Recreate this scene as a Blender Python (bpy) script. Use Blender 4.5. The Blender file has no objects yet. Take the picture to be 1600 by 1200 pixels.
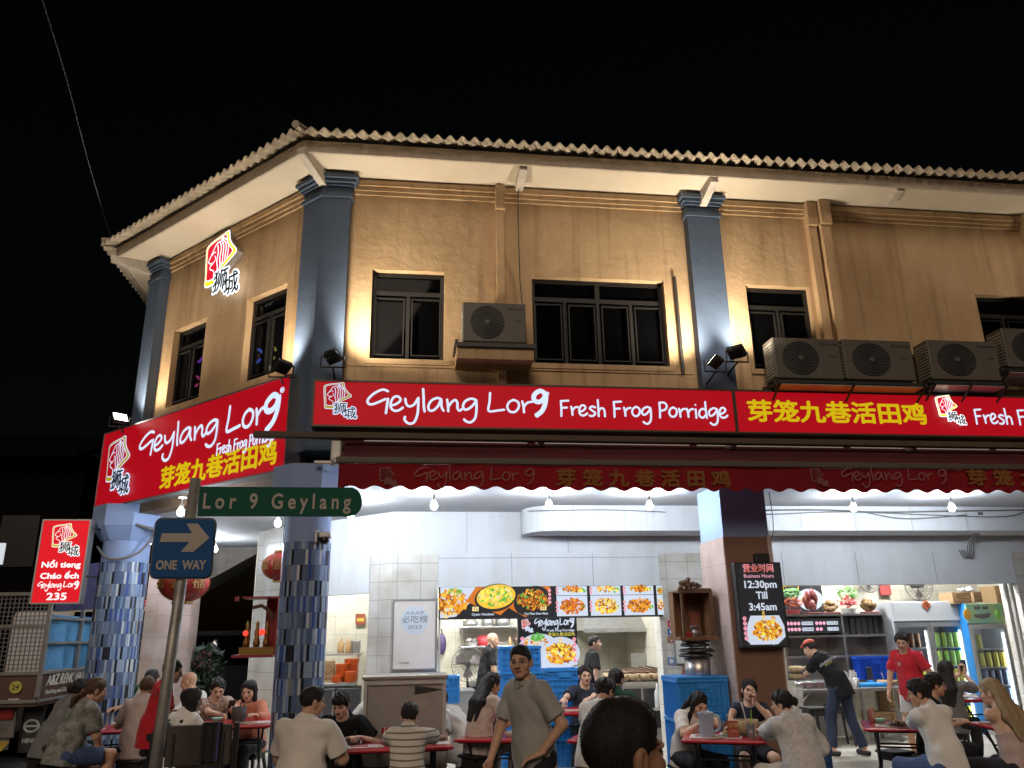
import bpy, bmesh, math, random
import numpy as np
from mathutils import Vector, Matrix, Quaternion
from mathutils.bvhtree import BVHTree
random.seed(9); rng = np.random.default_rng(9)
rad = math.radians; PI = math.pi
sc = bpy.context.scene
C = bpy.context.collection

# ------------------------------------------------------------------ camera
F_PX, CAM_H = 1241.28, 1.75
def _axes(p, r, y):
    fwd = Vector((math.sin(y)*math.cos(p), math.cos(y)*math.cos(p), math.sin(p)))
    right = Vector((math.cos(y), -math.sin(y), 0)); up = right.cross(fwd)
    return math.cos(r)*right+math.sin(r)*up, -math.sin(r)*right+math.cos(r)*up, fwd
CR, CU, CF = _axes(rad(17.514), rad(-0.9956), rad(7.8101))
cam_d = bpy.data.cameras.new('camera'); cam = bpy.data.objects.new('camera', cam_d); C.objects.link(cam)
cam_d.sensor_width = 36; cam_d.lens = 36*F_PX/1600; cam_d.clip_end = 500; cam_d.clip_start = .05
cam.matrix_world = Matrix(((CR.x, CU.x, -CF.x, 0), (CR.y, CU.y, -CF.y, 0), (CR.z, CU.z, -CF.z, CAM_H), (0, 0, 0, 1)))
sc.camera = cam
# a pixel of the 1600x1200 photo as a point at a known depth Y or height Z
def _ray(x, y): return CF*F_PX + CR*(x-800) - CU*(y-600)
def onY(x, y, Y): d = _ray(x, y); return Vector((0, 0, CAM_H)) + d*(Y/d.y)
def onZ(x, y, Z): d = _ray(x, y); return Vector((0, 0, CAM_H)) + d*((Z-CAM_H)/d.z)

# ------------------------------------------------------------------ night sky, faint street glow
w = bpy.data.worlds.new('World'); sc.world = w; w.use_nodes = True
nt = w.node_tree; sky = nt.nodes.new('ShaderNodeTexSky'); sky.sky_type = 'NISHITA'; sky.sun_disc = False
sky.sun_elevation = rad(2); sky.sun_rotation = rad(200)
nt.nodes['Background'].inputs['Strength'].default_value = 0.0012
nt.links.new(sky.outputs[0], nt.nodes['Background'].inputs[0])
sd = bpy.data.lights.new('street_glow', 'SUN'); sd.energy = 1.0; sd.angle = rad(28); sd.color = (1, .81, .64)
so = bpy.data.objects.new('street_glow', sd); C.objects.link(so)
so.rotation_euler = Vector((.2, .84, -.48)).to_track_quat('-Z', 'Y').to_euler()
sc.view_settings.view_transform = 'Standard'; sc.view_settings.look = 'None'
sc.view_settings.exposure = 0; sc.view_settings.gamma = 1
sc.cycles.use_denoising = True; sc.cycles.max_bounces = 6; sc.cycles.diffuse_bounces = 3; sc.cycles.glossy_bounces = 2
sc.cycles.transmission_bounces = 6; sc.cycles.transparent_max_bounces = 8; sc.cycles.sample_clamp_indirect = 4

# ------------------------------------------------------------------ materials
MT = {}
def M(name, col=(.5, .5, .5), rough=.6, metal=0, var=0, vs=6, bump=0, bs=40, emit=None, es=0, spec=None, trans=0, col2=None, sheen=0):
    if name in MT: return MT[name]
    m = bpy.data.materials.new(name); m.use_nodes = True; t = m.node_tree; b = t.nodes['Principled BSDF']
    b.inputs['Base Color'].default_value = (*col, 1); b.inputs['Roughness'].default_value = rough; b.inputs['Metallic'].default_value = metal
    if spec is not None: b.inputs['Specular IOR Level'].default_value = spec
    if trans: b.inputs['Transmission Weight'].default_value = trans
    if sheen: b.inputs['Sheen Weight'].default_value = sheen
    if emit: b.inputs['Emission Color'].default_value = (*emit, 1); b.inputs['Emission Strength'].default_value = es
    if var or bump or col2: tc = t.nodes.new('ShaderNodeTexCoord')
    if var or col2:
        n = t.nodes.new('ShaderNodeTexNoise'); n.inputs['Scale'].default_value = vs; n.inputs['Detail'].default_value = 6; n.inputs['Roughness'].default_value = .65
        t.links.new(tc.outputs['Object'], n.inputs['Vector'])
        r = t.nodes.new('ShaderNodeValToRGB'); r.color_ramp.elements[0].position = .3; r.color_ramp.elements[1].position = .7
        a = col2 or tuple(c*(1-var) for c in col); r.color_ramp.elements[0].color = (*a, 1)
        r.color_ramp.elements[1].color = (*[min(1, c*(1+(0 if col2 else var))) for c in col], 1)
        t.links.new(n.outputs['Fac'], r.inputs[0]); t.links.new(r.outputs[0], b.inputs['Base Color'])
    if bump:
        n2 = t.nodes.new('ShaderNodeTexNoise'); n2.inputs['Scale'].default_value = bs; n2.inputs['Detail'].default_value = 5
        t.links.new(tc.outputs['Object'], n2.inputs['Vector'])
        bp = t.nodes.new('ShaderNodeBump'); bp.inputs['Strength'].default_value = bump; bp.inputs['Distance'].default_value = .02
        t.links.new(n2.outputs['Fac'], bp.inputs['Height']); t.links.new(bp.outputs[0], b.inputs['Normal'])
    MT[name] = m; return m
def cloth(name, col, var=.06, bump=.38, col2=None, vs=3):
    if name in MT: return MT[name]
    m = M(name, col, .85, 0, var, vs, 0, 40, col2=col2, sheen=.15 if sum(col) > .3 else 0, spec=.2); t = m.node_tree; tc = t.nodes.new('ShaderNodeTexCoord')
    mp = t.nodes.new('ShaderNodeMapping'); mp.inputs['Scale'].default_value = (1, 1, .45); mp.inputs['Rotation'].default_value = (.4, .5, .2)
    n = t.nodes.new('ShaderNodeTexNoise'); n.inputs['Scale'].default_value = 6.5; n.inputs['Detail'].default_value = 2; n.inputs['Distortion'].default_value = .7
    t.links.new(tc.outputs['Object'], mp.inputs[0]); t.links.new(mp.outputs[0], n.inputs['Vector'])
    b = t.nodes.new('ShaderNodeBump'); b.inputs['Strength'].default_value = bump; b.inputs['Distance'].default_value = .06
    t.links.new(n.outputs['Fac'], b.inputs['Height']); t.links.new(b.outputs[0], t.nodes['Principled BSDF'].inputs['Normal']); return m
def E(name, col, s):
    return M(name, tuple(min(.9, c)*.15 for c in col), .5, emit=col, es=s, spec=.2)

# ------------------------------------------------------------------ mesh builder
class MB:
    def __init__(s, T=None): s.v = []; s.f = []; s.mi = []; s.m = 0; s.T = T or Matrix(); s.cut = []
    def add(s, vs, fs):
        o = len(s.v); s.cut.append((o, len(s.f))); s.v += [s.T @ Vector(p) for p in vs]; s.f += [tuple(i+o for i in f) for f in fs]; s.mi += [s.m]*len(fs)
    def box(s, x0, x1, y0, y1, z0, z1):
        s.add([(x, y, z) for x in (x0, x1) for y in (y0, y1) for z in (z0, z1)], [(0, 1, 3, 2), (4, 6, 7, 5), (0, 4, 5, 1), (2, 3, 7, 6), (0, 2, 6, 4), (1, 5, 7, 3)]); return s
    def bbox(s, x0, x1, y0, y1, z0, z1, b=.01):     # a box with chamfered edges
        bm = bmesh.new(); bmesh.ops.create_cube(bm, size=1)
        for v in bm.verts: v.co = Vector(((x0+x1)/2+v.co.x*(x1-x0), (y0+y1)/2+v.co.y*(y1-y0), (z0+z1)/2+v.co.z*(z1-z0)))
        bmesh.ops.bevel(bm, geom=list(bm.edges), offset=min(b, .45*min(x1-x0, y1-y0, z1-z0)), segments=2, affect='EDGES', profile=.5)
        bm.verts.index_update(); s.add([v.co for v in bm.verts], [[v.index for v in f.verts] for f in bm.faces]); bm.free(); return s
    def cyl(s, a, b, r0, r1=None, n=12, cap=True):
        a, b = Vector(a), Vector(b); r1 = r0 if r1 is None else r1; d = (b-a).normalized()
        u = d.orthogonal().normalized(); q = d.cross(u)
        vs = []; fs = []
        for i in range(n):
            c = u*math.cos(2*PI*i/n)+q*math.sin(2*PI*i/n); vs += [a+c*r0, b+c*r1]
        for i in range(n): j = (i+1) % n; fs.append((2*i, 2*j, 2*j+1, 2*i+1))
        if cap: fs += [tuple(2*i for i in range(n))[::-1], tuple(2*i+1 for i in range(n))]
        s.add(vs, fs); return s
    def tube(s, pts, r, n=6, flat=None, nrm=None):  # sweep; r number or list; flat squashes along nrm
        pts = [Vector(p) for p in pts]; k = len(pts); R = [r]*k if not hasattr(r, '__len__') else list(r)
        d = [(pts[min(i+1, k-1)]-pts[max(i-1, 0)]).normalized() for i in range(k)]
        vs = []; fs = []; u = None
        for i in range(k):
            if nrm is not None: nn = Vector(nrm); u = d[i].cross(nn).normalized(); q = nn
            else:
                u = d[i].orthogonal().normalized() if u is None else (u-d[i]*u.dot(d[i])).normalized(); q = d[i].cross(u)
            for j in range(n):
                a = 2*PI*j/n; vs.append(pts[i]+u*math.cos(a)*R[i]+q*math.sin(a)*(flat if flat else R[i]))
        for i in range(k-1):
            for j in range(n): l = (j+1) % n; fs.append((i*n+j, i*n+l, i*n+n+l, i*n+n+j))
        fs += [tuple(range(n))[::-1], tuple(range((k-1)*n, k*n))]
        s.add(vs, fs); return s
    def lathe(s, prof, c=(0, 0, 0), n=20, cap=True):
        c = Vector(c); vs = []; fs = []; k = len(prof)
        for r, z in prof:
            for j in range(n): a = 2*PI*j/n; vs.append(c+Vector((r*math.cos(a), r*math.sin(a), z)))
        for i in range(k-1):
            for j in range(n): l = (j+1) % n; fs.append((i*n+j, i*n+l, i*n+n+l, i*n+n+j))
        if cap: fs += [tuple(range(n))[::-1], tuple(range((k-1)*n, k*n))]
        s.add(vs, fs); return s
    def prism(s, poly, o, u, v, depth):             # polygon in frame (o,u,v) extruded along u x v by depth
        o, u, v = Vector(o), Vector(u), Vector(v); nn = u.cross(v).normalized(); k = len(poly)
        vs = [o+u*p[0]+v*p[1] for p in poly]; vs += [p+nn*depth for p in vs]
        s.add(vs, [tuple(range(k))[::-1], tuple(range(k, 2*k))]+[(i, (i+1) % k, (i+1) % k+k, i+k) for i in range(k)]); return s
    def sph(s, c, r, n=10, m=7):
        r = (r, r, r) if not hasattr(r, '__len__') else r; c = Vector(c); vs = [c+Vector((0, 0, r[2]))]; fs = []
        for i in range(1, m):
            t = PI*i/m
            for j in range(n): a = 2*PI*j/n; vs.append(c+Vector((r[0]*math.sin(t)*math.cos(a), r[1]*math.sin(t)*math.sin(a), r[2]*math.cos(t))))
        vs.append(c-Vector((0, 0, r[2]))); L = len(vs)-1
        for j in range(n): l = (j+1) % n; fs += [(0, 1+j, 1+l), (L, L-n+l, L-n+j)]
        for i in range(m-2):
            for j in range(n): l = (j+1) % n; fs.append((1+i*n+j, 1+(i+1)*n+j, 1+(i+1)*n+l, 1+i*n+l))
        s.add(vs, fs); return s
    def build(s, name, mat, parent=None, smooth=False, label=None):
        me = bpy.data.meshes.new(name); T = WM.get(parent, Matrix()).inverted() if parent else Matrix()
        me.from_pydata([T @ p for p in s.v], [], s.f)
        for mm in (mat if isinstance(mat, (list, tuple)) else [mat]): me.materials.append(mm)
        me.polygons.foreach_set('material_index', s.mi)
        if smooth: me.polygons.foreach_set('use_smooth', [True]*len(s.f))
        bm = bmesh.new(); bm.from_mesh(me); bmesh.ops.recalc_face_normals(bm, faces=bm.faces); bm.to_mesh(me); bm.free()
        o = bpy.data.objects.new(name, me); C.objects.link(o)
        if parent: o.parent = parent; WM[o] = WM[parent]
        if label: o['label'] = label
        return o
    def build_each(s, name, mat, parent=None, smooth=False):   # every shape added becomes a part of its own
        e = s.cut+[(len(s.v), len(s.f))]
        for (a, b), (c, d) in zip(e, e[1:]):
            q = MB(); q.v = s.v[a:c]; q.f = [tuple(i-a for i in f) for f in s.f[b:d]]; q.mi = s.mi[b:d]; q.build(name, mat, parent, smooth)
WM = {}   # world matrices of the Empties, so that parts may be given in world space
def thing(name, label, cat, loc=(0, 0, 0), rz=0, group=None):
    o = bpy.data.objects.new(name, None); C.objects.link(o); o.location = loc; o.rotation_euler = (0, 0, rz); o.empty_display_size = .1
    WM[o] = Matrix.Translation(loc) @ Matrix.Rotation(rz, 4, 'Z'); tag(o, label, cat, group); return o
def tag(o, label=None, cat=None, group=None, kind=None):
    if label: o['label'] = label
    if cat: o['category'] = cat
    if group: o['group'] = group
    if kind: o['kind'] = kind
    return o
def copy_tree(o, parent=None, loc=None, rz=None, label=None):
    c = o.copy(); C.objects.link(c)
    if parent: c.parent = parent
    for ch in list(o.children): copy_tree(ch, c)
    if loc is not None: c.location = loc
    if rz is not None: c.rotation_euler = (0, 0, rz)
    if label: c['label'] = label
    if loc is not None: WM[c] = Matrix.Translation(loc) @ Matrix.Rotation(c.rotation_euler.z, 4, 'Z')
    return c

# ------------------------------------------------------------------ writing
def text_mesh(s, size=1, off=0, ext=.004, shear=0, align='CENTER', space=1):
    c = bpy.data.curves.new('t', 'FONT'); c.body = s; c.size = size; c.offset = off; c.extrude = ext; c.shear = shear; c.align_x = align; c.align_y = 'CENTER'; c.space_character = space; c.resolution_u = 4
    o = bpy.data.objects.new('t', c); C.objects.link(o)
    me = o.evaluated_get(bpy.context.evaluated_depsgraph_get()).to_mesh()
    vs = [v.co.copy() for v in me.vertices]; fs = [tuple(p.vertices) for p in me.polygons]
    bpy.data.objects.remove(o); bpy.data.curves.remove(c); return vs, fs
def put_text(mb, s, o, u, v, size, width=None, bold=0, **k):   # centred at o in the plane of unit vectors u (right) and v (up)
    if bold:
        for i in range(8): put_text(mb, s, Vector(o)+Vector(u)*bold*math.cos(i*PI/4)+Vector(v)*bold*math.sin(i*PI/4)+Vector(u).cross(Vector(v))*.0003*i, u, v, size, width, **k)
        return
    k.pop('off', 0) if not s.isascii() else None
    vs, fs = text_mesh(s, size, **k); o, u, v = Vector(o), Vector(u), Vector(v); nn = u.cross(v)
    sx = 1
    if width:
        xs = [p.x for p in vs]; cx = (max(xs)+min(xs))/2; sx = width/(max(xs)-min(xs)); vs = [Vector(((p.x-cx)*sx, p.y, p.z)) for p in vs]
    mb.add([o+u*p.x+v*p.y+nn*p.z for p in vs], fs)
# handwriting: strokes in a unit em, x to the right
G = {
 'G': ([[(.62,.80),(.45,.86),(.2,.72),(.02,.5),(.03,.36),(.15,.33),(.35,.42),(.55,.53)],[(.62,.55),(.6,.35),(.57,.02)]], .68),
 'e': ([[(.04,.30),(.2,.36),(.32,.5),(.25,.62),(.12,.6),(.03,.42),(.04,.22),(.14,.12),(.28,.14),(.4,.24)]], .44),
 'y': ([[(.02,.56),(.06,.36),(.16,.28),(.3,.36),(.4,.56)],[(.42,.6),(.42,.3),(.4,.0),(.3,-.28),(.14,-.32),(.02,-.2),(.03,-.08)]], .5),
 'l': ([[(.06,.92),(.08,.6),(.09,.3),(.12,.1)]], .2),
 'a': ([[(.42,.55),(.3,.6),(.12,.5),(.03,.3),(.07,.15),(.2,.17),(.34,.34),(.42,.56),(.43,.3),(.5,.14)]], .54),
 'n': ([[(.06,.56),(.09,.32),(.1,.12)],[(.1,.28),(.2,.46),(.32,.54),(.38,.42),(.38,.26),(.44,.16),(.52,.22)]], .52),
 'g': ([[(.42,.56),(.28,.6),(.1,.5),(.03,.32),(.1,.2),(.24,.26),(.38,.42),(.44,.56)],[(.44,.56),(.45,.25),(.41,-.08),(.28,-.24),(.14,-.22),(.06,-.14)]], .52),
 'L': ([[(.08,.86),(.06,.5),(.03,.16),(.3,.18),(.52,.22)]], .58),
 'o': ([[(.24,.6),(.1,.52),(.03,.34),(.1,.16),(.26,.14),(.38,.3),(.38,.5),(.24,.6),(.2,.58)]], .46),
 'r': ([[(.04,.56),(.08,.34),(.09,.12)],[(.09,.34),(.2,.5),(.36,.54)]], .38),
 '9': ([[(.46,.74),(.3,.82),(.1,.66),(.1,.46),(.26,.4),(.42,.52),(.5,.74),(.48,.4),(.36,.08),(.14,-.12)]], .6),
 'F': ([[(.06,.84),(.07,.4),(.06,.06)],[(.05,.82),(.42,.85)],[(.06,.48),(.34,.5)]], .48),
 's': ([[(.34,.52),(.2,.58),(.07,.48),(.2,.36),(.32,.24),(.2,.1),(.04,.12)]], .4),
 'h': ([[(.06,.92),(.07,.5),(.07,.08)],[(.07,.34),(.2,.5),(.34,.42),(.36,.08)]], .46),
 'P': ([[(.08,.84),(.08,.4),(.06,.06)],[(.06,.82),(.3,.84),(.42,.68),(.32,.48),(.08,.42)]], .48),
 'i': ([[(.08,.54),(.08,.08)],[(.08,.74),(.085,.76)]], .18),
 'd': ([[(.36,.5),(.22,.56),(.07,.42),(.06,.2),(.2,.1),(.36,.24)],[(.38,.92),(.38,.5),(.4,.08)]], .48),
 ' ': ([], .28)}
def smooth_line(p, k=4):
    if len(p) < 3: return [Vector((*q, 0)) for q in p]
    p = [Vector((*q, 0)) for q in p]; out = []
    for i in range(len(p)-1):
        a, b, c, d = p[max(i-1, 0)], p[i], p[i+1], p[min(i+2, len(p)-1)]
        for j in range(k):
            t = j/k; out.append(.5*((2*b)+(c-a)*t+(2*a-5*b+4*c-d)*t*t+(3*b-a-3*c+d)*t**3))
    return out+[p[-1]]
def stroke_w(s): return sum(G[c][1] for c in s)
def put_hand(mb, s, o, u, v, size, wr=.05, width=None, bold=(), k=4, flat=.006):
    o, u, v = Vector(o), Vector(u), Vector(v); nn = u.cross(v); sx = (width/stroke_w(s)/size) if width else 1; x = 0; z = 0
    for ch in s:
        st, adv = G[ch]
        for line in st:
            q = [o+u*((p.x+x)*size*sx)+v*(p.y*size)+nn*z for p in smooth_line(line, k)]
            e0 = q[0]-(q[1]-q[0]).normalized()*wr*size*.6; e1 = q[-1]+(q[-1]-q[-2]).normalized()*wr*size*.6
            W = wr*size*(1.7 if ch in bold else 1)
            mb.tube([e0]+q+[e1], [W*.35]+[W]*len(q)+[W*.35], 6, flat, nn); z += .0007
        x += adv
# ================================================================== THE SHOPHOUSE
def nodes_of(m): return m.node_tree, m.node_tree.nodes['Principled BSDF']
def tile_mat(name, col, grout, tw=.3, th=.2, rough=.25, var=.06, off=0.0):
    if name in MT: return MT[name]
    m = M(name, col, rough); t, b = nodes_of(m); L = t.links; N = t.nodes.new
    tc = N('ShaderNodeTexCoord'); sp = N('ShaderNodeSeparateXYZ'); L.new(tc.outputs['Object'], sp.inputs[0])
    ma = N('ShaderNodeMath'); ma.operation = 'MULTIPLY_ADD'; ma.inputs[1].default_value = -.41; L.new(sp.outputs['Y'], ma.inputs[0]); L.new(sp.outputs['X'], ma.inputs[2])
    cb = N('ShaderNodeCombineXYZ'); L.new(ma.outputs[0], cb.inputs[0]); L.new(sp.outputs['Z'], cb.inputs[1])
    br = N('ShaderNodeTexBrick'); br.offset = off; br.inputs['Scale'].default_value = 1; br.inputs['Brick Width'].default_value = tw; br.inputs['Row Height'].default_value = th; br.inputs['Mortar Size'].default_value = .004; br.inputs['Mortar Smooth'].default_value = .2
    br.inputs['Color1'].default_value = (*col, 1); br.inputs['Color2'].default_value = (*[c*(1-var) for c in col], 1); br.inputs['Mortar'].default_value = (*grout, 1)
    L.new(cb.outputs[0], br.inputs['Vector']); n = N('ShaderNodeTexNoise'); n.inputs['Scale'].default_value = 2.2; n.inputs['Detail'].default_value = 8; L.new(tc.outputs['Object'], n.inputs['Vector'])
    mx = N('ShaderNodeMix'); mx.data_type = 'RGBA'; mx.blend_type = 'MULTIPLY'; mx.inputs[0].default_value = 1
    rp = N('ShaderNodeValToRGB'); rp.color_ramp.elements[0].position = .3; rp.color_ramp.elements[0].color = (.72, .68, .60, 1); rp.color_ramp.elements[1].position = .62; rp.color_ramp.elements[1].color = (1, 1, 1, 1)
    L.new(n.outputs['Fac'], rp.inputs[0]); L.new(br.outputs['Color'], mx.inputs['A']); L.new(rp.outputs[0], mx.inputs['B']); L.new(mx.outputs['Result'], b.inputs['Base Color'])
    bp = N('ShaderNodeBump'); bp.inputs['Strength'].default_value = .5; bp.inputs['Distance'].default_value = .003; bp.invert = True; L.new(br.outputs['Fac'], bp.inputs['Height']); L.new(bp.outputs[0], b.inputs['Normal']); return m
def plaster(name, col, dirt=(.6, .55, .5), amt=.5, bump=.35, streak=0):
    m = M(name, col, .8); t, b = nodes_of(m); L = t.links; N = t.nodes.new; tc = N('ShaderNodeTexCoord')
    n = N('ShaderNodeTexNoise'); n.inputs['Scale'].default_value = 1.1; n.inputs['Detail'].default_value = 9; n.inputs['Roughness'].default_value = .62
    mp = N('ShaderNodeMapping'); mp.inputs['Scale'].default_value = (1.4, 1.4, .5); L.new(tc.outputs['Object'], mp.inputs[0]); L.new(mp.outputs[0], n.inputs['Vector'])
    rp = N('ShaderNodeValToRGB'); rp.color_ramp.elements[0].position = .32; rp.color_ramp.elements[1].position = .66
    rp.color_ramp.elements[0].color = (*[c*((1-amt)+amt*d) for c, d in zip(col, dirt)], 1); rp.color_ramp.elements[1].color = (*col, 1); L.new(n.outputs['Fac'], rp.inputs[0])
    n3 = N('ShaderNodeTexNoise'); n3.inputs['Scale'].default_value = 1; n3.inputs['Detail'].default_value = 7; mp3 = N('ShaderNodeMapping'); mp3.inputs['Scale'].default_value = (7, 7, .35); L.new(tc.outputs['Object'], mp3.inputs[0]); L.new(mp3.outputs[0], n3.inputs['Vector'])
    r3 = N('ShaderNodeValToRGB'); r3.color_ramp.elements[0].position = .30; r3.color_ramp.elements[0].color = (.70, .66, .62, 1); r3.color_ramp.elements[1].position = .46; r3.color_ramp.elements[1].color = (1, 1, 1, 1); L.new(n3.outputs['Fac'], r3.inputs[0])
    m3 = N('ShaderNodeMix'); m3.data_type = 'RGBA'; m3.blend_type = 'MULTIPLY'; m3.inputs[0].default_value = streak; L.new(rp.outputs[0], m3.inputs['A']); L.new(r3.outputs[0], m3.inputs['B']); L.new(m3.outputs['Result'], b.inputs['Base Color'])
    n2 = N('ShaderNodeTexNoise'); n2.inputs['Scale'].default_value = 5; n2.inputs['Detail'].default_value = 9; n2.inputs['Roughness'].default_value = .6; L.new(tc.outputs['Object'], n2.inputs['Vector'])
    bp = N('ShaderNodeBump'); bp.inputs['Strength'].default_value = bump; bp.inputs['Distance'].default_value = .05; L.new(n2.outputs['Fac'], bp.inputs['Height']); L.new(bp.outputs[0], b.inputs['Normal']); return m
def mosaic(name, r):
    m = M(name, (.2, .3, .5), .22); t, b = nodes_of(m); L = t.links; N = t.nodes.new
    def mth(op, a, c=None, d=None):
        x = N('ShaderNodeMath'); x.operation = op
        for i, q in enumerate((a, c, d)):
            if q is None: continue
            if isinstance(q, (int, float)): x.inputs[i].default_value = q
            else: L.new(q, x.inputs[i])
        return x.outputs[0]
    tc = N('ShaderNodeTexCoord'); sp = N('ShaderNodeSeparateXYZ'); L.new(tc.outputs['Object'], sp.inputs[0])
    ang = mth('ARCTAN2', sp.outputs['Y'], sp.outputs['X']); v = mth('MULTIPLY', sp.outputs['Z'], 1/.168); row = mth('FLOOR', v)
    u = mth('ADD', mth('MULTIPLY', ang, r/.032), mth('MULTIPLY', row, .37)); cell = mth('FLOOR', u)
    cb = N('ShaderNodeCombineXYZ'); L.new(cell, cb.inputs[0]); L.new(row, cb.inputs[1]); wn = N('ShaderNodeTexWhiteNoise'); L.new(cb.outputs[0], wn.inputs['Vector'])
    rp = N('ShaderNodeValToRGB'); rp.color_ramp.interpolation = 'CONSTANT'; e = rp.color_ramp.elements
    cols = [(0, (.015, .018, .03)), (.13, (.10, .15, .27)), (.28, (.17, .24, .38)), (.42, (.05, .10, .34)), (.52, (.20, .30, .50)), (.66, (.30, .38, .50)), (.78, (.08, .12, .24)), (.87, (.50, .55, .60)), (.93, (.03, .06, .20)), (.97, (.24, .22, .22))]
    cols = [(p, tuple(min(.6, q*.95+.005) for q in c)) for p, c in cols]
    e[0].position, e[0].color = 0, (*cols[0][1], 1); e[1].position, e[1].color = cols[1][0], (*cols[1][1], 1)
    for p, c in cols[2:]: q = e.new(p); q.color = (*c, 1)
    L.new(wn.outputs['Value'], rp.inputs[0]); fu = mth('FRACT', u); fv = mth('FRACT', v); g = mth('MAXIMUM', mth('LESS_THAN', fu, .07), mth('LESS_THAN', fv, .03))
    mx = N('ShaderNodeMix'); mx.data_type = 'RGBA'; L.new(g, mx.inputs[0]); L.new(rp.outputs[0], mx.inputs['A']); mx.inputs['B'].default_value = (.10, .11, .13, 1); L.new(mx.outputs['Result'], b.inputs['Base Color'])
    L.new(mth('ADD', mth('MULTIPLY', g, .5), mth('MULTIPLY_ADD', wn.outputs['Value'], .25, .12)), b.inputs['Roughness']); return m

TAN = plaster('ochre_plaster', (.61, .42, .24), (.62, .55, .45), .75, .42, .9); BLUE = plaster('blue_grey_paint', (.085, .122, .19), (.6, .6, .6), .5, .22); BLUE2 = plaster('blue_paint', (.27, .37, .62), (.75, .75, .75), .5, .25)
WHITE = plaster('white_paint', (.72, .75, .79), (.80, .78, .74), .75, .12, .22); SOFF = plaster('soffit_paint', (.78, .68, .53), (.8, .75, .7), .5, .05); GREYW = M('grey_wood', (.56, .47, .37), .7, var=.2)
BRONZE = M('dark_bronze', (.018, .016, .015), .5, .2); GLASS = M('dark_window_glass', (.002, .002, .0022), .03, spec=.06)
WTILE = tile_mat('white_wall_tile', (.70, .68, .64), (.34, .33, .31), .33, .25, .3, .04); CTILE = tile_mat('cream_kitchen_tile', (.62, .59, .48), (.36, .34, .28), .36, .30, .3, .05); PTILE = tile_mat('pink_pillar_tile', (.50, .39, .36), (.33, .26, .24), .36, .36, .4, .04)
STEEL = M('brushed_steel', (.50, .49, .47), .35, .85, var=.12, vs=9); BLACK = M('black_paint', (.02, .02, .02), .55); DARKM = M('dark_metal', (.06, .06, .062), .5, .6)
FY, A45 = 9.5, math.sqrt(.5)
P0 = Vector((-1.1, FY, 0)); dL = Vector((-A45, A45, 0)); nL = Vector((-A45, -A45, 0)); Zv = Vector((0, 0, 1)); Xv = Vector((1, 0, 0)); UL = -dL    # UL: to the right when seen from the street
def onCh(x, y, off=0, base=P0):
    d = _ray(x, y); P = base+nL*off; c = Vector((0, 0, CAM_H)); return c+d*((P-c).dot(nL)/d.dot(nL))

floor_ = MB(); floor_.prism([(-4.6, 12.8), (-1.25, 9.42), (16, 9.42), (16, 18), (-4.6, 18)], (0, 0, 0), (1, 0, 0), (0, 1, 0), .12)
tag(floor_.build('five_foot_way_floor', tile_mat('floor_screed', (.40, .38, .33), (.30, .28, .25), .6, .6, .5, .05)), kind='structure')
tag(MB().box(-60, 60, -20, 80, -.2, 0).build('road', M('asphalt', (.055, .054, .052), .85, var=.25, vs=30, bump=.3, bs=200)), kind='structure')
yl = MB()
for k in range(2): yl.box(-9, -4.9+.0*k, 11.25+.35*k, 11.37+.35*k, 0, .004)
tag(yl.build('road_marking', M('yellow_road_paint', (.50, .40, .12), .8, var=.3, vs=20)), kind='structure')

B = thing('corner_shophouse', 'two storey ochre corner shophouse with blue columns and corrugated roof', 'building', (0, FY, 0))
def wall_run(name, o, u, th, s0, s1, z0, z1, holes, mat):
    mb = MB(); nn = Vector((-u.y, u.x, 0)) if False else u.cross(Zv)   # u x Z
    mb.T = Matrix.Translation(o) @ Matrix(((u.x, th.x, 0, 0), (u.y, th.y, 0, 0), (0, 0, 1, 0), (0, 0, 0, 1)))
    s = s0
    for a, b, c, d in sorted(holes):
        mb.box(s, a, 0, .22, z0, z1); mb.box(a, b, 0, .22, z0, c); mb.box(a, b, 0, .22, d, z1); s = b
    mb.box(s, s1, 0, .22, z0, z1); return mb.build(name, mat, B)
WZ0, WZ1 = 5.06, 6.29
winR = [(-.49, .44), (1.59, 3.40), (4.57, 5.5), (8.02, 9.8)]; winL = [(.75, 1.64), (2.64, 3.52)]
wall_run('wall', Vector((0, FY, 0)), Xv, Vector((0, 1, 0)), -1.1, 14, 3.9, 7.64, [(a, b, WZ0, WZ1) for a, b in winR], TAN)
wall_run('wall', P0, dL, -nL, 0, 4.1, 3.9, 7.64, [(a, b, WZ0, WZ1) for a, b in winL], TAN)
Bc = P0+dL*4.1
MB().box(Bc.x, Bc.x+.22, Bc.y+.1, 24, 3.9, 7.64).build('wall', TAN, B)
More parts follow.
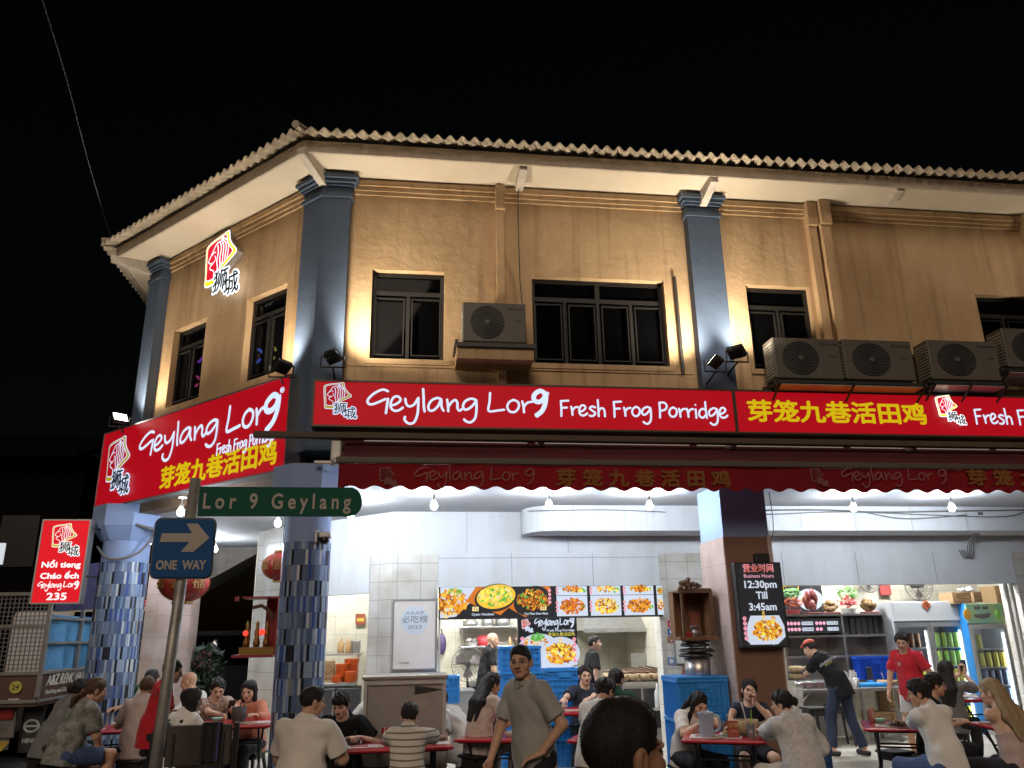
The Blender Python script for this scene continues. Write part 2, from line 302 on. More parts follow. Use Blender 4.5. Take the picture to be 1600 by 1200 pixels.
# rooms behind the windows stay dark
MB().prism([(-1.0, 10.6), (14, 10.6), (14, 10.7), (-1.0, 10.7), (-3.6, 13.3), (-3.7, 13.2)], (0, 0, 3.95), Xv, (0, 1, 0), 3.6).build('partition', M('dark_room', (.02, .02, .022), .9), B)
def window(o, u, back, w_, z0, z1, npane, ntop):
    T = Matrix.Translation(o) @ Matrix(((u.x, back.x, 0, 0), (u.y, back.y, 0, 0), (0, 0, 1, 0), (0, 0, 0, 1)))
    f = MB(T); zt = z0+(z1-z0)*.765
    for a, b, c, d in ((0, w_, z0, z0+.05), (0, w_, z1-.05, z1), (0, .05, z0+.05, z1-.05), (w_-.05, w_, z0+.05, z1-.05), (.05, w_-.05, zt-.03, zt+.03)): f.box(a, b, .10, .17, c, d)
    for k in range(1, npane): f.box(w_*k/npane-.022, w_*k/npane+.022, .101, .169, z0+.05, zt-.03)
    for k in range(1, ntop): f.box(w_*k/ntop-.03, w_*k/ntop+.03, .101, .169, zt+.03, z1-.05)
    for k in range(npane):   # casement sashes
        a, b = w_*k/npane+.045, w_*(k+1)/npane-.045
        for q in ((a, b, z0+.084, z0+.10), (a, b, zt-.085, zt-.069), (a, a+.016, z0+.10, zt-.085), (b-.016, b, z0+.10, zt-.085)): f.box(q[0], q[1], .085, .12, q[2], q[3])
    fo = f.build('window', BRONZE, B); MB(T).box(.03, w_-.03, .135, .145, z0+.03, z1-.03).build('pane', GLASS, fo); return fo
for (a, b), n1, n2 in zip(winR, (2, 4, 2, 4), (1, 2, 1, 2)): window(Vector((a, FY, 0)), Xv, Vector((0, 1, 0)), b-a, WZ0, WZ1, n1, n2)
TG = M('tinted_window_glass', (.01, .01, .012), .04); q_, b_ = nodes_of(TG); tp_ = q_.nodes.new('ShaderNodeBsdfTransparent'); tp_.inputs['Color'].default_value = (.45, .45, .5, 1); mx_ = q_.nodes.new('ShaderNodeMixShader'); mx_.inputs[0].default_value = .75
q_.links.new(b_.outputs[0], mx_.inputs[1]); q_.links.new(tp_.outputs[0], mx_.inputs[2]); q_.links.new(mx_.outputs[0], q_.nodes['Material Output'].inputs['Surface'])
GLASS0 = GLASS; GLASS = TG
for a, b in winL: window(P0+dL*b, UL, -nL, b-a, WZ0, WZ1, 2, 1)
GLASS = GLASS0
# sill ledges, cornice mouldings
mb = MB()
for a, b in winR: mb.box(a-.06, b+.06, FY-.035, FY-.001, WZ0-.07, WZ0-.002)
mb.box(-.78, 3.7, FY-.02, FY-.0005, WZ0-.10, WZ0-.072)
mb.build_each('window_sill', TAN, B)
mb = MB()
for i, (pr, a, b) in enumerate(((.03, 7.36, 7.41), (.055, 7.412, 7.47), (.085, 7.472, 7.55))):
    mb.box(-.8, 14, FY-pr, FY-.0005, a, b)
    mb.T = Matrix.Translation(P0) @ Matrix(((dL.x, nL.x, 0, 0), (dL.y, nL.y, 0, 0), (0, 0, 1, 0), (0, 0, 0, 1))); mb.box(.3, 3.8, .0005, pr, a, b); mb.T = Matrix()
mb.build_each('cornice', TAN, B)
# upper pilasters with stepped capitals
def off_poly(P, out, e=.0):   # wrapped corner pilaster: plan polygon
    return P
cz0, cz1 = 3.35, 7.38
def corner_plan(g): # corner A, g = extra growth
    w2 = .30+g; p = .16+g; t = math.tan(rad(22.5))
    a = P0+nL*p; c = Vector((P0.x, FY-p, 0)); m = P0+(nL+Vector((0, -1, 0))).normalized()*(p/math.cos(rad(22.5)))
    return [(P0+dL*w2).to_2d(), (P0+dL*w2+nL*p).to_2d(), m.to_2d(), (P0+Xv*w2+Vector((0, -p, 0))).to_2d(), (P0+Xv*w2).to_2d(), (P0+Vector((.1, .3, 0))).to_2d()]
def left_plan(g):   # corner B, turning into the side street
    w2 = .27+g; p = .16+g; d3 = Vector((0, 1, 0)); n3 = Vector((-1, 0, 0)); m = Bc+(nL+n3).normalized()*(p/math.cos(rad(22.5)))
    return [q.to_2d() for q in (Bc-dL*w2, Bc-dL*w2+nL*p, m, Bc+d3*w2+n3*p, Bc+d3*w2, Bc+Vector((.25, 0, 0)))]
def flat_plan(x0, x1, g): return [(x0-g, FY), (x0-g, FY-.16-g), (x1+g, FY-.16-g), (x1+g, FY)]
for plan in (corner_plan, left_plan, lambda g: flat_plan(3.76, 4.22, g), lambda g: flat_plan(10.3, 10.8, g)):
    mb = MB(); mb.prism(plan(0), (0, 0, cz0+.5), Xv, (0, 1, 0), cz1-cz0-.5)
    for g, a, b in ((.025, 7.22, 7.27), (.03, 7.382, 7.42), (.06, 7.422, 7.47), (.09, 7.472, 7.52), (.05, 7.522, 7.56)): mb.prism(plan(g), (0, 0, a), Xv, (0, 1, 0), b-a)
    mb.build('pilaster', BLUE, B)
# soffit, fascia, brackets
EO = .62
tn = math.tan(rad(22.5))
def eave_pts(off): # offset outline at the street side: right end, corner A, corner B, far end of the side street
    a = P0+(nL+Vector((0, -1, 0))).normalized()*(off/math.cos(rad(22.5))); b = Bc+(nL+Vector((-1, 0, 0))).normalized()*(off/math.cos(rad(22.5)))
    return [Vector((14.5, FY-off, 0)), a, b, Vector((Bc.x-off, 24, 0))]
def band(name, o0, o1, z0, z1, mat, za=None):
    A_, B_ = eave_pts(o0), eave_pts(o1); mb = MB()
    for i in range(3):
        q = [A_[i], A_[i+1], B_[i+1], B_[i]]; mb.add([(p.x, p.y, z0) for p in q]+[(p.x, p.y, z1) for p in q], [(0, 1, 2, 3), (7, 6, 5, 4), (0, 4, 5, 1), (1, 5, 6, 2), (2, 6, 7, 3), (3, 7, 4, 0)])
    return mb.build(name, mat, B)
band('soffit', -.05, EO-.002, 7.58, 7.60, SOFF)
band('fascia', EO, EO+.03, 7.555, 7.72, GREYW)
mb = MB()
def bracket(o, nn, L, h=.16):
    u = Vector((-nn.y, nn.x, 0)); o = Vector(o)
    mb.add([o+u*x+nn*y+Zv*z for x in (-.05, .05) for y, z in ((0, 7.578), (0, 7.578-h*1.3), (L, 7.578-h*.6), (L, 7.578))], [(0, 1, 2, 3), (7, 6, 5, 4), (0, 4, 5, 1), (1, 5, 6, 2), (2, 6, 7, 3), (3, 7, 4, 0)])
bs = (nL+Vector((0, -1, 0))).normalized()
bracket(P0+bs*.14, bs, EO*1.0); bracket((1.42, FY-.2, 0), Vector((0, -1, 0)), .40, .11); bracket((4.0, FY-.17, 0), Vector((0, -1, 0)), .46); bracket((6.7, FY-.3, 0), Vector((0, -1, 0)), .31, .10); bracket((9.4, FY-.2, 0), Vector((0, -1, 0)), .40, .11)
bb = (nL+Vector((-1, 0, 0))).normalized(); bracket(Bc+bb*.14, bb, EO)
mb.build_each('bracket', M('cream_wood', (.62, .55, .46), .7, var=.15), B)
# corrugated roof sheets, mitred at the corners
def roof_sheet(a, b, nrm, m0, m1, run=4.5, pitch=rad(16)):
    mb = MB(); u = (b-a).normalized(); L = (b-a).length; ns = int(L/.0195); nt_ = 7; vs = []; fs = []
    for k in range(2):
        for j in range(nt_+1):
            t = run*j/nt_; s0, s1 = t*m0, L-t*m1
            for i in range(ns+1):
                s = s0+(s1-s0)*i/ns; p = a+u*s-nrm*t; z = 7.745+math.tan(pitch)*t+.037*math.sin(2*PI*s/.156)+(-.012 if k else 0); vs.append((p.x, p.y, z))
    W = ns+1; K = W*(nt_+1)
    for j in range(nt_):
        for i in range(ns): q = j*W+i; fs += [(q, q+1, q+W+1, q+W), (K+q, K+q+W, K+q+W+1, K+q+1)]
    for i in range(ns): fs.append((i, K+i, K+i+1, i+1))
    mb.add(vs, fs); return mb
RM = M('old_fibre_cement', (.58, .49, .37), .9, var=.35, vs=5, bump=.3, bs=50)
rp = eave_pts(EO+.24)
ro = roof_sheet(rp[1], rp[0], Vector((0, -1, 0)), tn, 0).build('roof', RM, B)
roof_sheet(rp[2], rp[1], nL, tn, tn).build('roof', RM, B); roof_sheet(rp[3], rp[2], Vector((-1, 0, 0)), 0, tn).build('roof', RM, B)
mb = MB(); mb.tube([(rp[1].x, rp[1].y, 7.80), (rp[1].x+.25, rp[1].y+.6, 7.98), (rp[1].x+1.0, rp[1].y+2.4, 8.5)], .05, 8); mb.tube([(rp[2].x, rp[2].y, 7.80), (rp[2].x+.9, rp[2].y+.4, 8.05)], .05, 8); mb.build_each('ridge_cap', RM, B)
# downpipes and boxed strips on the wall
for x, w_, d in ((1.17, .10, .09), (5.62, .12, .10), (5.79, .13, .16), (9.03, .11, .10)):
    mb = MB(); mb.box(x-w_/2, x+w_/2, FY-d, FY-.001, 4.75, 7.2); mb.box(x-w_/2-.012, x+w_/2+.012, FY-d-.05, FY-.001, 7.2, 7.56); mb.build('downpipe', TAN, B)
mb = MB(); mb.tube([(3.56, FY-.03, 4.95), (3.56, FY-.03, 5.6), (3.55, FY-.03, 6.35)], .022, 6); mb.tube([(1.40, FY-.26, 7.5), (1.41, FY-.1, 7.1), (1.43, FY-.02, 6.2), (1.5, FY-.02, 5.2)], .007, 5); mb.build_each('conduit', DARKM, B)
# ground-floor beam, ceiling, columns
mb = MB(); mb.box(-.7, 14, FY-.12, FY+.14, 3.62, 3.899); mb.T = Matrix.Translation(P0) @ Matrix(((dL.x, nL.x, 0, 0), (dL.y, nL.y, 0, 0), (0, 0, 1, 0), (0, 0, 0, 1))); mb.box(.3, 3.9, -.14, .12, 3.5, 3.899); mb.T = Matrix(); mb.build_each('beam', M('brown_beam_paint', (.20, .13, .08), .7, var=.2), B)
MB().prism([(-4.2, 12.75), (-1.1, FY+.15), (14, FY+.15), (14, 18), (-4.2, 18)], (0, 0, 3.49), Xv, (0, 1, 0), .12).build('ceiling', plaster('greyed_ceiling_paint', (.52, .53, .56), (.8, .8, .78), .6, .05), B)  # bulb glare toned down in the colour of this white ceiling
for nm, (cx, cy), r, hb in (('column', (-1.10, 9.42), .268, 2.78), ('column', (-4.02, 12.42), .33, 2.83)):
    cr = thing('tiled_column', 'x', 'column', (cx, cy, 0)) if False else None
    e = bpy.data.objects.new('column', None); C.objects.link(e); e.parent = B; e.location = Vector((cx, cy, 0))-Vector((0, FY, 0)); WM[e] = Matrix.Translation((cx, cy, 0))
    m1 = MB(); m1.lathe([(r, .12), (r, hb)], (cx, cy, 0), 40, False); m1.lathe([(r-.012, hb), (r-.012, 3.62)], (cx, cy, 0), 40, False); MT.pop('mosaic', None)
    m1.mi = [0]*40+[1]*40
    m1.build('shaft', [mosaic('mosaic_%d' % (r*100), r), BLUE2], e, True)
    m2 = MB(); k = 8; 
    def ring(rr, z): return [(cx+rr*math.cos(PI/8+2*PI*j/8), cy+rr*math.sin(PI/8+2*PI*j/8), z) for j in range(8)]
    rs = [ring(r+.02, 3.13), ring(r+.17, 3.33), ring(r+.17, 3.63)]
    m2.add(sum(rs, []), [tuple(range(8))[::-1], tuple(range(16, 24))]+[(i*8+j, i*8+(j+1) % 8, i*8+8+(j+1) % 8, i*8+8+j) for i in (0, 1) for j in range(8)]); m2.build('capital', BLUE2, e)
# square column carrying the business-hours screen
mb = MB(); mb.box(3.84, 4.42, 9.34, 10.1, 2.84, 3.62); mb.build('pillar', BLUE2, B)
mb = MB(); mb.box(3.822, 3.84, 9.322, 10.11, .12, 2.84); mb.box(4.42, 4.438, 9.322, 10.11, .12, 2.84); mb.m = 1; mb.box(3.84, 4.42, 9.322, 9.34, .12, 2.84)
mb.build('pillar_cladding', [PTILE, M('brown_panel', (.22, .115, .085), .5, var=.12, vs=3)], B)
MB().box(4.37, 4.42, 9.29, 9.32, 2.4, 2.86).build('trunking', PTILE, B)
# inner shop front: tiled pillars, white boards above the openings, boxed duct
Qx = -.17; Qp = Vector((Qx, 11.7, 0))
def inner(s, d): return Qp+dL*s-nL*d
mb = MB(); mb.prism([(Qx, 11.7), (.49, 11.7), (.49, 12.05), (inner(.45, .35).x, inner(.45, .35).y), (inner(.45, 0).x, inner(.45, 0).y)], (0, 0, .12), Xv, (0, 1, 0), 2.76)
mb.box(3.76, 4.42, 11.7, 12.1, .12, 2.88); mb.box(9.56, 11.5, 11.7, 12.1, .12, 2.88); mb.build_each('tiled_pillar', WTILE, B)
mb = MB()
mb.T = Matrix.Translation(Qp) @ Matrix(((dL.x, nL.x, 0, 0), (dL.y, nL.y, 0, 0), (0, 0, 1, 0), (0, 0, 0, 1))); mb.box(2.49, 2.88, -.25, .03, .12, 3.489); mb.box(2.881, 3.28, -.14, -.06, .12, 3.489); mb.T = Matrix(); mb.build_each('tiled_pillar', WTILE, B)
mb = MB()
def wslab(a, b, z0, z1, y0=11.7, th=.14): mb.box(a, b, y0, y0+th, z0, z1)
wslab(.492, 3.758, 2.41, 2.88, 11.69); wslab(4.422, 9.558, 2.39, 2.88, 11.69); wslab(-.17, 14, 2.882, 3.489, 11.72)
mb.T = Matrix.Translation(Qp) @ Matrix(((dL.x, nL.x, 0, 0), (dL.y, nL.y, 0, 0), (0, 0, 1, 0), (0, 0, 0, 1)))
mb.box(.452, 2.488, -.13, .01, 2.36, 2.95); mb.box(.0, .451, -.12, .005, 2.881, 2.951); mb.box(0.0, 2.49, -.14, -.02, 2.952, 3.489); mb.T = Matrix(); mb.build_each('shopfront_board', WHITE, B); mb = MB()
for x in (1.55, 2.75): mb.box(x, x+.007, 11.687, 11.6895, 2.42, 2.88)
for x in (5.7, 6.9, 8.2): mb.box(x, x+.007, 11.687, 11.6895, 2.40, 2.88)
for x in (.9, 2.4): mb.box(x, x+.006, 11.717, 11.7195, 2.89, 3.48)
mb.box(.50, 3.75, 11.685, 11.6895, 2.815, 2.822)
mb.build('board_joint', M('joint_dark', (.30, .30, .33), .8), B)
mb = MB(); DY = 11.05; dz = onY(1200, 829, DY).z; dx = onY(822, 838, DY+.2).x; pl = [(14, 11.68), (14, DY)]+[(dx+.46-.46*math.sin(a), DY+.46-.46*math.cos(a)) for a in np.linspace(0, PI/2, 10)]+[(dx, 11.68)]
mb.prism(pl[::-1], (0, 0, dz), Xv, (0, 1, 0), 3.488-dz); mb.build('boxed_duct', WHITE, B)
mb = MB()
for x in (2.35, 3.1, 4.9, 5.75, 6.6, 7.5, 8.4): mb.box(x, x+.006, DY-.005, DY-.001, dz, 3.486)
mb.build('duct_joint', M('joint_grey', (.5, .5, .52), .8), B)
# kitchens behind
mb = MB(); mb.box(-2.6, 4.2, 15.4, 15.6, .12, 3.489); mb.box(4.2, 4.35, 12.1, 15.4, .12, 3.489); mb.box(4.352, 11.5, 14.0, 14.2, .12, 3.489); mb.box(10.6, 10.8, 12.1, 14.0, .12, 3.489); mb.box(-.35, -.25, 12.6, 15.4, .12, 3.489); mb.box(-2.55, -.36, 14.6, 14.7, .12, 3.489); mb.build_each('kitchen_wall', CTILE, B)
mb = MB(); mb.box(9.30, 9.36, 11.66, 11.70, .12, 2.39); mb.box(.50, .53, 11.66, 11.70, .12, 2.41); mb.box(3.71, 3.76, 11.66, 11.70, .12, 2.41); mb.box(9.40, 9.43, 11.64, 11.69, .12, 2.39); mb.build_each('shutter_rail', M('worn_white_metal', (.55, .54, .50), .5, .3, var=.15), B)
# side street pillar and stair soffit
MB().box(-4.42, -3.66, 15.0, 15.6, .12, 3.48).build('tiled_pillar', PTILE, B)
mb = MB(); mb.prism([(-4.6, 2.35), (-2.7, 3.45), (-2.7, 3.48), (-4.6, 3.48)], (0, 16.4, 0), Xv, Zv, -1.2); mb.build('stair_soffit', M('raw_concrete', (.16, .14, .125), .9, var=.3, vs=4, bump=.3), B)
# surface wiring under the ceiling
mb = MB()
def cab(pts, r=.008): mb.tube(smooth3(pts), r, 5)
def smooth3(p, k=5):
    p = [Vector(q) for q in p]; out = []
    for i in range(len(p)-1):
        a, b, c, d = p[max(i-1, 0)], p[i], p[i+1], p[min(i+2, len(p)-1)]
        for j in range(k): t = j/k; out.append(.5*((2*b)+(c-a)*t+(2*a-5*b+4*c-d)*t*t+(3*b-a-3*c+d)*t**3))
    return out+[p[-1]]
cab([(1.7, DY-.02, 3.40), (2.8, DY-.02, 3.42), (3.7, DY-.02, 3.39)], .007); cab([(4.5, DY-.02, 3.41), (6.0, DY-.02, 3.43), (7.0, DY-.02, 3.40), (8.3, DY-.03, 3.42), (9.6, DY-.03, 3.44)], .012); cab([(4.5, DY-.03, 3.39), (5.2, DY-.03, 3.36), (6.5, DY-.03, 3.40), (8.8, DY-.04, 3.33), (9.4, DY-.04, 3.42)]); cab([(6.8, DY-.03, 3.39), (7.4, DY-.04, 3.30), (8.4, DY-.04, 3.36)])
cab([(4.52, 9.4, 3.4), (4.53, 9.4, 3.05), (4.48, 9.36, 2.85), (4.42, 9.33, 2.78)], .006)
for k in range(4): cab([(8.6+.02*k, DY-.03, 3.4), (8.7+.03*k, 11.2, 3.22), (8.72+.03*k, 11.5, 3.02), (8.7+.04*k, 11.62, 2.78), (8.62+.03*k, 11.64, 2.9)], .007)
cab([(-4.35, 12.2, 3.05), (-4.1, 12.02, 2.86), (-3.75, 12.1, 2.95), (-3.55, 12.2, 3.3)], .018); cab([(-4.3, 12.3, 3.4), (-3.9, 12.0, 3.36), (-3.4, 12.15, 3.22), (-3.3, 12.3, 3.1)], .022)
mb.build_each('wiring', M('grey_cable', (.16, .16, .165), .6), B)
# ================================================================== SIGNS, AWNING, LAMPS, AIR CONDITIONERS
LR = E('lit_red_acrylic', (.385, .003, .009), 1.0); LW = E('lit_white_acrylic', (.66, .78, 1.0), 1.05); LY = E('lit_yellow_acrylic', (.62, .45, .004), 1.0); LK = M('black_vinyl', (.01, .01, .01), .4)
LWB = E('bright_white_acrylic', (.9, .95, 1.0), 1.6); LYB = E('bright_yellow_acrylic', (1.0, .80, .01), 1.2); LRB = E('bright_red_acrylic', (.72, .008, .03), 1.1)
FRAME = M('sign_frame_brown', (.10, .07, .05), .5, .3); ALU = M('aluminium', (.45, .45, .46), .4, .8)
def ins(poly, k):
    cx = sum(p[0] for p in poly)/len(poly); cy = sum(p[1] for p in poly)/len(poly); return [(cx+(p[0]-cx)*k, cy+(p[1]-cy)*k) for p in poly]
LOGO = [(.0, .78), (.03, .87), (.2, .93), (.5, .97), (.68, 1.0), (.73, .95), (.76, .80), (.86, .66), (.99, .53), (.98, .45), (.75, .33), (.6, .24), (.46, .05), (.36, .0), (.12, .0), (.06, .06), (.05, .25), (.02, .5)]
def put_emblem(parent, o, u, v, s, mats, outline_only=False, name='emblem'):
    o, u, v = Vector(o), Vector(u), Vector(v); n = u.cross(v); mb = MB()
    sm = [(p.x, p.y) for p in smooth_line(LOGO+[LOGO[0]], 3)][:-1]
    for i, (k, m, d) in enumerate(((1, 0, 0), (.95, 1, .004), (.83, 0, .008), (.79, 2, .012))):
        mb.m = m; q = ins(sm, k)
        if k < .9: q = [(x-.015, y+.02) for x, y in q]
        mb.prism([(x*s, y*s) for x, y in q], o+n*d, u, v, .0035)
    mb.m = 0; z = .0165
    P = lambda x, y: o+u*x*s+v*y*s+n*z
    for line, w in (([(.46, .84), (.34, .80), (.27, .70), (.20, .60), (.15, .52), (.20, .46), (.30, .44), (.22, .40), (.22, .34), (.30, .30), (.36, .24), (.36, .10)], .016), ([(.24, .62), (.31, .66), (.36, .64)], .014), ([(.30, .44), (.37, .50), (.34, .58)], .012), ([(.40, .78), (.44, .62), (.42, .45), (.46, .30), (.42, .16)], .02),
                    ([(.46, .84), (.53, .68), (.51, .48), (.54, .32), (.48, .2)], .02), ([(.50, .86), (.60, .70), (.60, .50), (.60, .36), (.54, .25)], .02), ([(.52, .88), (.67, .72), (.68, .52), (.67, .40)], .02), ([(.54, .90), (.72, .76), (.76, .56), (.74, .42)], .018)):
        mb.tube([P(p.x, p.y) for p in smooth_line(line, 4)], w*s*.72, 5, .002, n); z += .0003
    for k, (ch, x, y) in enumerate((('狮', .60, -.03), ('城', 1.0, -.19))):
        mb.m = 0; put_text(mb, ch, o+u*x*s+v*y*s+n*(.021+.005*k), u+v*.0, v, s*.46, bold=.040*s, ext=.002, shear=-.15 if k else .1)
        mb.m = 3; put_text(mb, ch, o+u*x*s+v*y*s+n*(.0275+.003*k), u+v*.0, v, s*.46, bold=.004*s, ext=.002, shear=-.15 if k else .1)
    return mb.build(name, mats, parent)
LOGO_M = [LW, E('lit_dull_yellow', (.42, .30, .01), 1), LR, LK]; LOGO_B = [LWB, LYB, LRB, LK]
def sign_box(label, o, u, w_, h_, depth, frame=.022, face=LR, fm=FRAME, group=None, cat='sign', name='shop_sign', ret=None):
    """o lower left corner of the lit face; u right; the box goes back from it"""
    o, u = Vector(o), Vector(u); n = u.cross(Zv); t = thing(name, label, cat, o+u*w_/2-n*depth, 0, group)
    mb = MB(Matrix.Translation(o) @ Matrix(((u.x, n.x, 0, 0), (u.y, n.y, 0, 0), (0, 0, 1, 0), (0, 0, 0, 1))))
    f = frame
    for a, b, c, d in ((-f, w_+f, -f, 0), (-f, w_+f, h_, h_+f), (-f, 0, 0, h_), (w_, w_+f, 0, h_)): mb.box(a, b, -depth, .012, c, d)
    mb.box(0, w_, -depth, -depth+.01, 0, h_); mb.build('casing', fm, t)
    fb = MB(mb.T); fb.box(.001, w_-.001, -.03, 0, .001, h_-.001); fb.build('face', face, t)
    return t, n
Yv = 9.2
# right-hand facade, first lightbox
a = onY(489, 665, Yv); b = onY(1146, 607, Yv)
SZ0, SZ1 = 4.125, 4.655
t, n = sign_box('long red lightbox with a lion emblem and white Geylang Lor 9 Fresh Frog Porridge lettering', (a.x, Yv, SZ0), Xv, b.x-a.x-.03, SZ1-SZ0, .2)
def LP(x, y, Y=Yv-.001): return onY(x, y, Y)
q = onY(507, 650, Yv-.001); put_emblem(t, (onY(503, 652, Yv).x, Yv-.001, onY(503, 636, Yv).z-.02), Xv, Zv, .33, LOGO_M)
mb = MB(); p = onY(573, 651, Yv)
put_hand(mb, 'Geylang', (p.x, Yv-.004, onY(660, 648, Yv).z), Xv, Zv, .35, .042, onY(748, 640, Yv).x-p.x)
p = onY(762, 650, Yv); put_hand(mb, 'Lor', (p.x, Yv-.004, p.z+.01), Xv, Zv, .33, .042, onY(833, 640, Yv).x-p.x)
p = onY(831, 651, Yv); put_hand(mb, '9', (p.x, Yv-.004, p.z+.05), Xv, Zv, .34, .05, onY(858, 640, Yv).x-p.x, bold='9')
p = onY(875, 650, Yv); put_hand(mb, 'Fresh Frog Porridge', (p.x, Yv-.004, p.z-.02), Xv, Zv, .255, .05, onY(1137, 650, Yv).x-p.x)
p = onY(855, 616, Yv); put_text(mb, '®', (p.x, Yv-.006, p.z), Xv, Zv, .07)
mb.build('lettering', LW, t)
# second lightbox
a2 = onY(1154, 670, Yv).x; b2 = 10.2
t, n = sign_box('long red lightbox with yellow Chinese characters left of a bright emblem', (a2, Yv, SZ0), Xv, b2-a2, SZ1-SZ0, .2)
mb = MB(); c0, c1 = onY(1168, 640, Yv), onY(1444, 640, Yv); put_text(mb, '芽笼九巷活田鸡', ((c0.x+c1.x)/2, Yv-.004, SZ0+.255), Xv, Zv, .30, c1.x-c0.x, bold=.008); mb.build('characters', LY, t)
put_emblem(t, (onY(1463, 650, Yv).x, Yv-.03, onY(1463, 652, Yv).z), Xv, Zv, .30, LOGO_B)
mb = MB(); p = onY(1525, 664, Yv); put_hand(mb, 'Fresh Frog Porridge', (p.x, Yv-.004, p.z-.005), Xv, Zv, .255, .05, 2.0); mb.build('lettering', LW, t)
# chamfer lightbox
OFF = .3; bl, br = onCh(148, 795, OFF), onCh(445, 732, OFF); tl, tr = onCh(168, 675, OFF), onCh(463, 588, OFF)
z0c, z1c = (bl.z+br.z)/2, (tl.z+tr.z)/2; o = P0+nL*OFF+dL*((bl-P0).dot(dL)); o.z = z0c; wc = (br-bl).dot(UL)-.01
t, n = sign_box('large red corner lightbox facing the junction with three lines of lettering', o, UL, wc, z1c-z0c, .2, fm=ALU, frame=.02)
def CP(x, y, k=.004): return onCh(x, y, OFF+k)
def cw(x0, x1, y): return (CP(x1, y)-CP(x0, y)).dot(UL)
put_emblem(t, CP(163, 755, .001), UL, Zv, .66, LOGO_M)
mb = MB(); p = CP(217, 706); put_hand(mb, 'Geylang', p-Zv*.10, UL, Zv, .41, .052, cw(217, 338, 690)); p = CP(352, 682); put_hand(mb, 'Lor', p-Zv*.01, UL, Zv, .47, .048, cw(352, 412, 670))
p = CP(409, 668); put_hand(mb, '9', p-Zv*.0, UL, Zv, .46, .05, cw(409, 437, 650), bold='9'); p = CP(338, 706); put_hand(mb, 'Fresh Frog Porridge', p-Zv*.06, UL, Zv, .19, .052, cw(338, 429, 690)); p = CP(441, 610); put_text(mb, '®', p, UL, Zv, .10); mb.build('lettering', LW, t)
mb = MB(); p = (CP(253, 745)+CP(429, 715))/2; put_text(mb, '芽笼九巷活田鸡', p, UL, Zv, .32, cw(253, 429, 725), bold=.008); mb.build('characters', LY, t)
# hanging vertical lightbox beside the left column (double sided)
Yh = 11.9; a, b = onY(48, 941, Yh), onY(122, 942, Yh); c, d = onY(70, 812, Yh), onY(142, 815, Yh)
zb, zt = (a.z+b.z)/2, (c.z+d.z)/2; wv = b.x-a.x; oh = Vector(((a.x+c.x)/2, Yh, zb))
t, n = sign_box('upright red hanging lightbox reading Noi tieng Chao ech 235', oh, Xv, wv, zt-zb, .16, fm=ALU, face=E('lit_red_hanging', (.70, .008, .016), 1), frame=.018)
put_emblem(t, oh+Vector((.13, -.001, .74)), Xv, Zv, .33, [E('w2', (1, 1, 1), 1), LY, MT['lit_red_hanging'], LK])
mb = MB()
for s_, zz, sz, ww in (('Nổi tieng', .50, .105, .50), ('Cháo ếch', .35, .105, .49), ('235', .075, .13, .25)): put_text(mb, s_, oh+Vector((wv/2+.01, -.003, zz)), Xv, Zv, sz, ww, bold=.0035, ext=.002)
put_hand(mb, 'Geylang', oh+Vector((.05, -.004, .185)), Xv, Zv, .105, .05, .31); put_hand(mb, 'Lor9', oh+Vector((.38, -.004, .19)), Xv, Zv, .105, .055, .20, bold='9'); mb.build('lettering', MT['w2'], t)
mb = MB(); mb.cyl((oh.x+wv+.02, Yh+.08, zt-.1), (-4.2, 12.3, zt-.1), .015); mb.cyl((oh.x+wv+.02, Yh+.08, zb+.35), (-4.25, 12.3, zb+.35), .012); mb.build_each('bracket', DARKM, t)
# emblem sign on the upper chamfer wall
lo_ = onCh(316, 455, .12); t = thing('wall_emblem', 'glowing lion emblem sign on the ochre chamfer wall above the windows', 'sign', lo_)
put_emblem(t, lo_+Zv*.02, UL, Zv, .80, LOGO_B); mb = MB(); sm = [(p.x*.8, p.y*.8) for p in smooth_line(LOGO+[LOGO[0]], 3)][:-1]
mb.prism(sm, lo_+Zv*.02-nL*.11, UL, Zv, .108); mb.build('casing', ALU, t)
mb = MB(); mb.box(-.1, .1, 0, .03, 0, .05); mb.T = Matrix.Translation(lo_+Zv*.92-nL*.1); mb.v = []; mb.f = []; mb.mi = []; mb.box(0, .35, -.03, .03, 0, .05); mb.build('bracket', DARKM, t)

# awning: folding arm housing, canvas, bar, scalloped valance with faded lettering
t = thing('awning', 'dark red fabric awning with a scalloped valance under the lightboxes', 'awning', (5, FY, 3.6))
CAN = M('dark_red_canvas', (.17, .009, .018), .85, var=.25, vs=2.5, bump=.15, bs=120)
zt_ = onY(900, 694, 9.3).z; zb_ = onY(900, 720, 8.6).z
mb = MB(); X0, X1 = -.72, 13
for k in range(24):
    xa, xb = X0+(X1-X0)*k/24, X0+(X1-X0)*(k+1)/24
    pts = []
    for x in (xa, xb): pts += [(x, 9.3, zt_), (x, 8.95, (zt_+zb_)/2-.02-.008*math.sin(x*3)), (x, 8.6, zb_)]
    mb.add(pts+[(p[0], p[1]+.004, p[2]-.006) for p in pts], [(0, 3, 4, 1), (1, 4, 5, 2), (6, 7, 10, 9), (7, 8, 11, 10)])
mb.build('canvas', M('shaded_canvas', (.075, .006, .010), .9, var=.3, vs=3), t)  # slope darker than the valance: shade painted into the same canvas
mb = MB(); mb.bbox(X0-.03, X1, 8.56, 8.63, zb_-.055, zb_+.012, .01); mb.build('front_bar', M('grey_brown_bar', (.10, .08, .065), .6, .1), t)
vz = zb_-.056; mb = MB(); nn_ = 900; per = .262
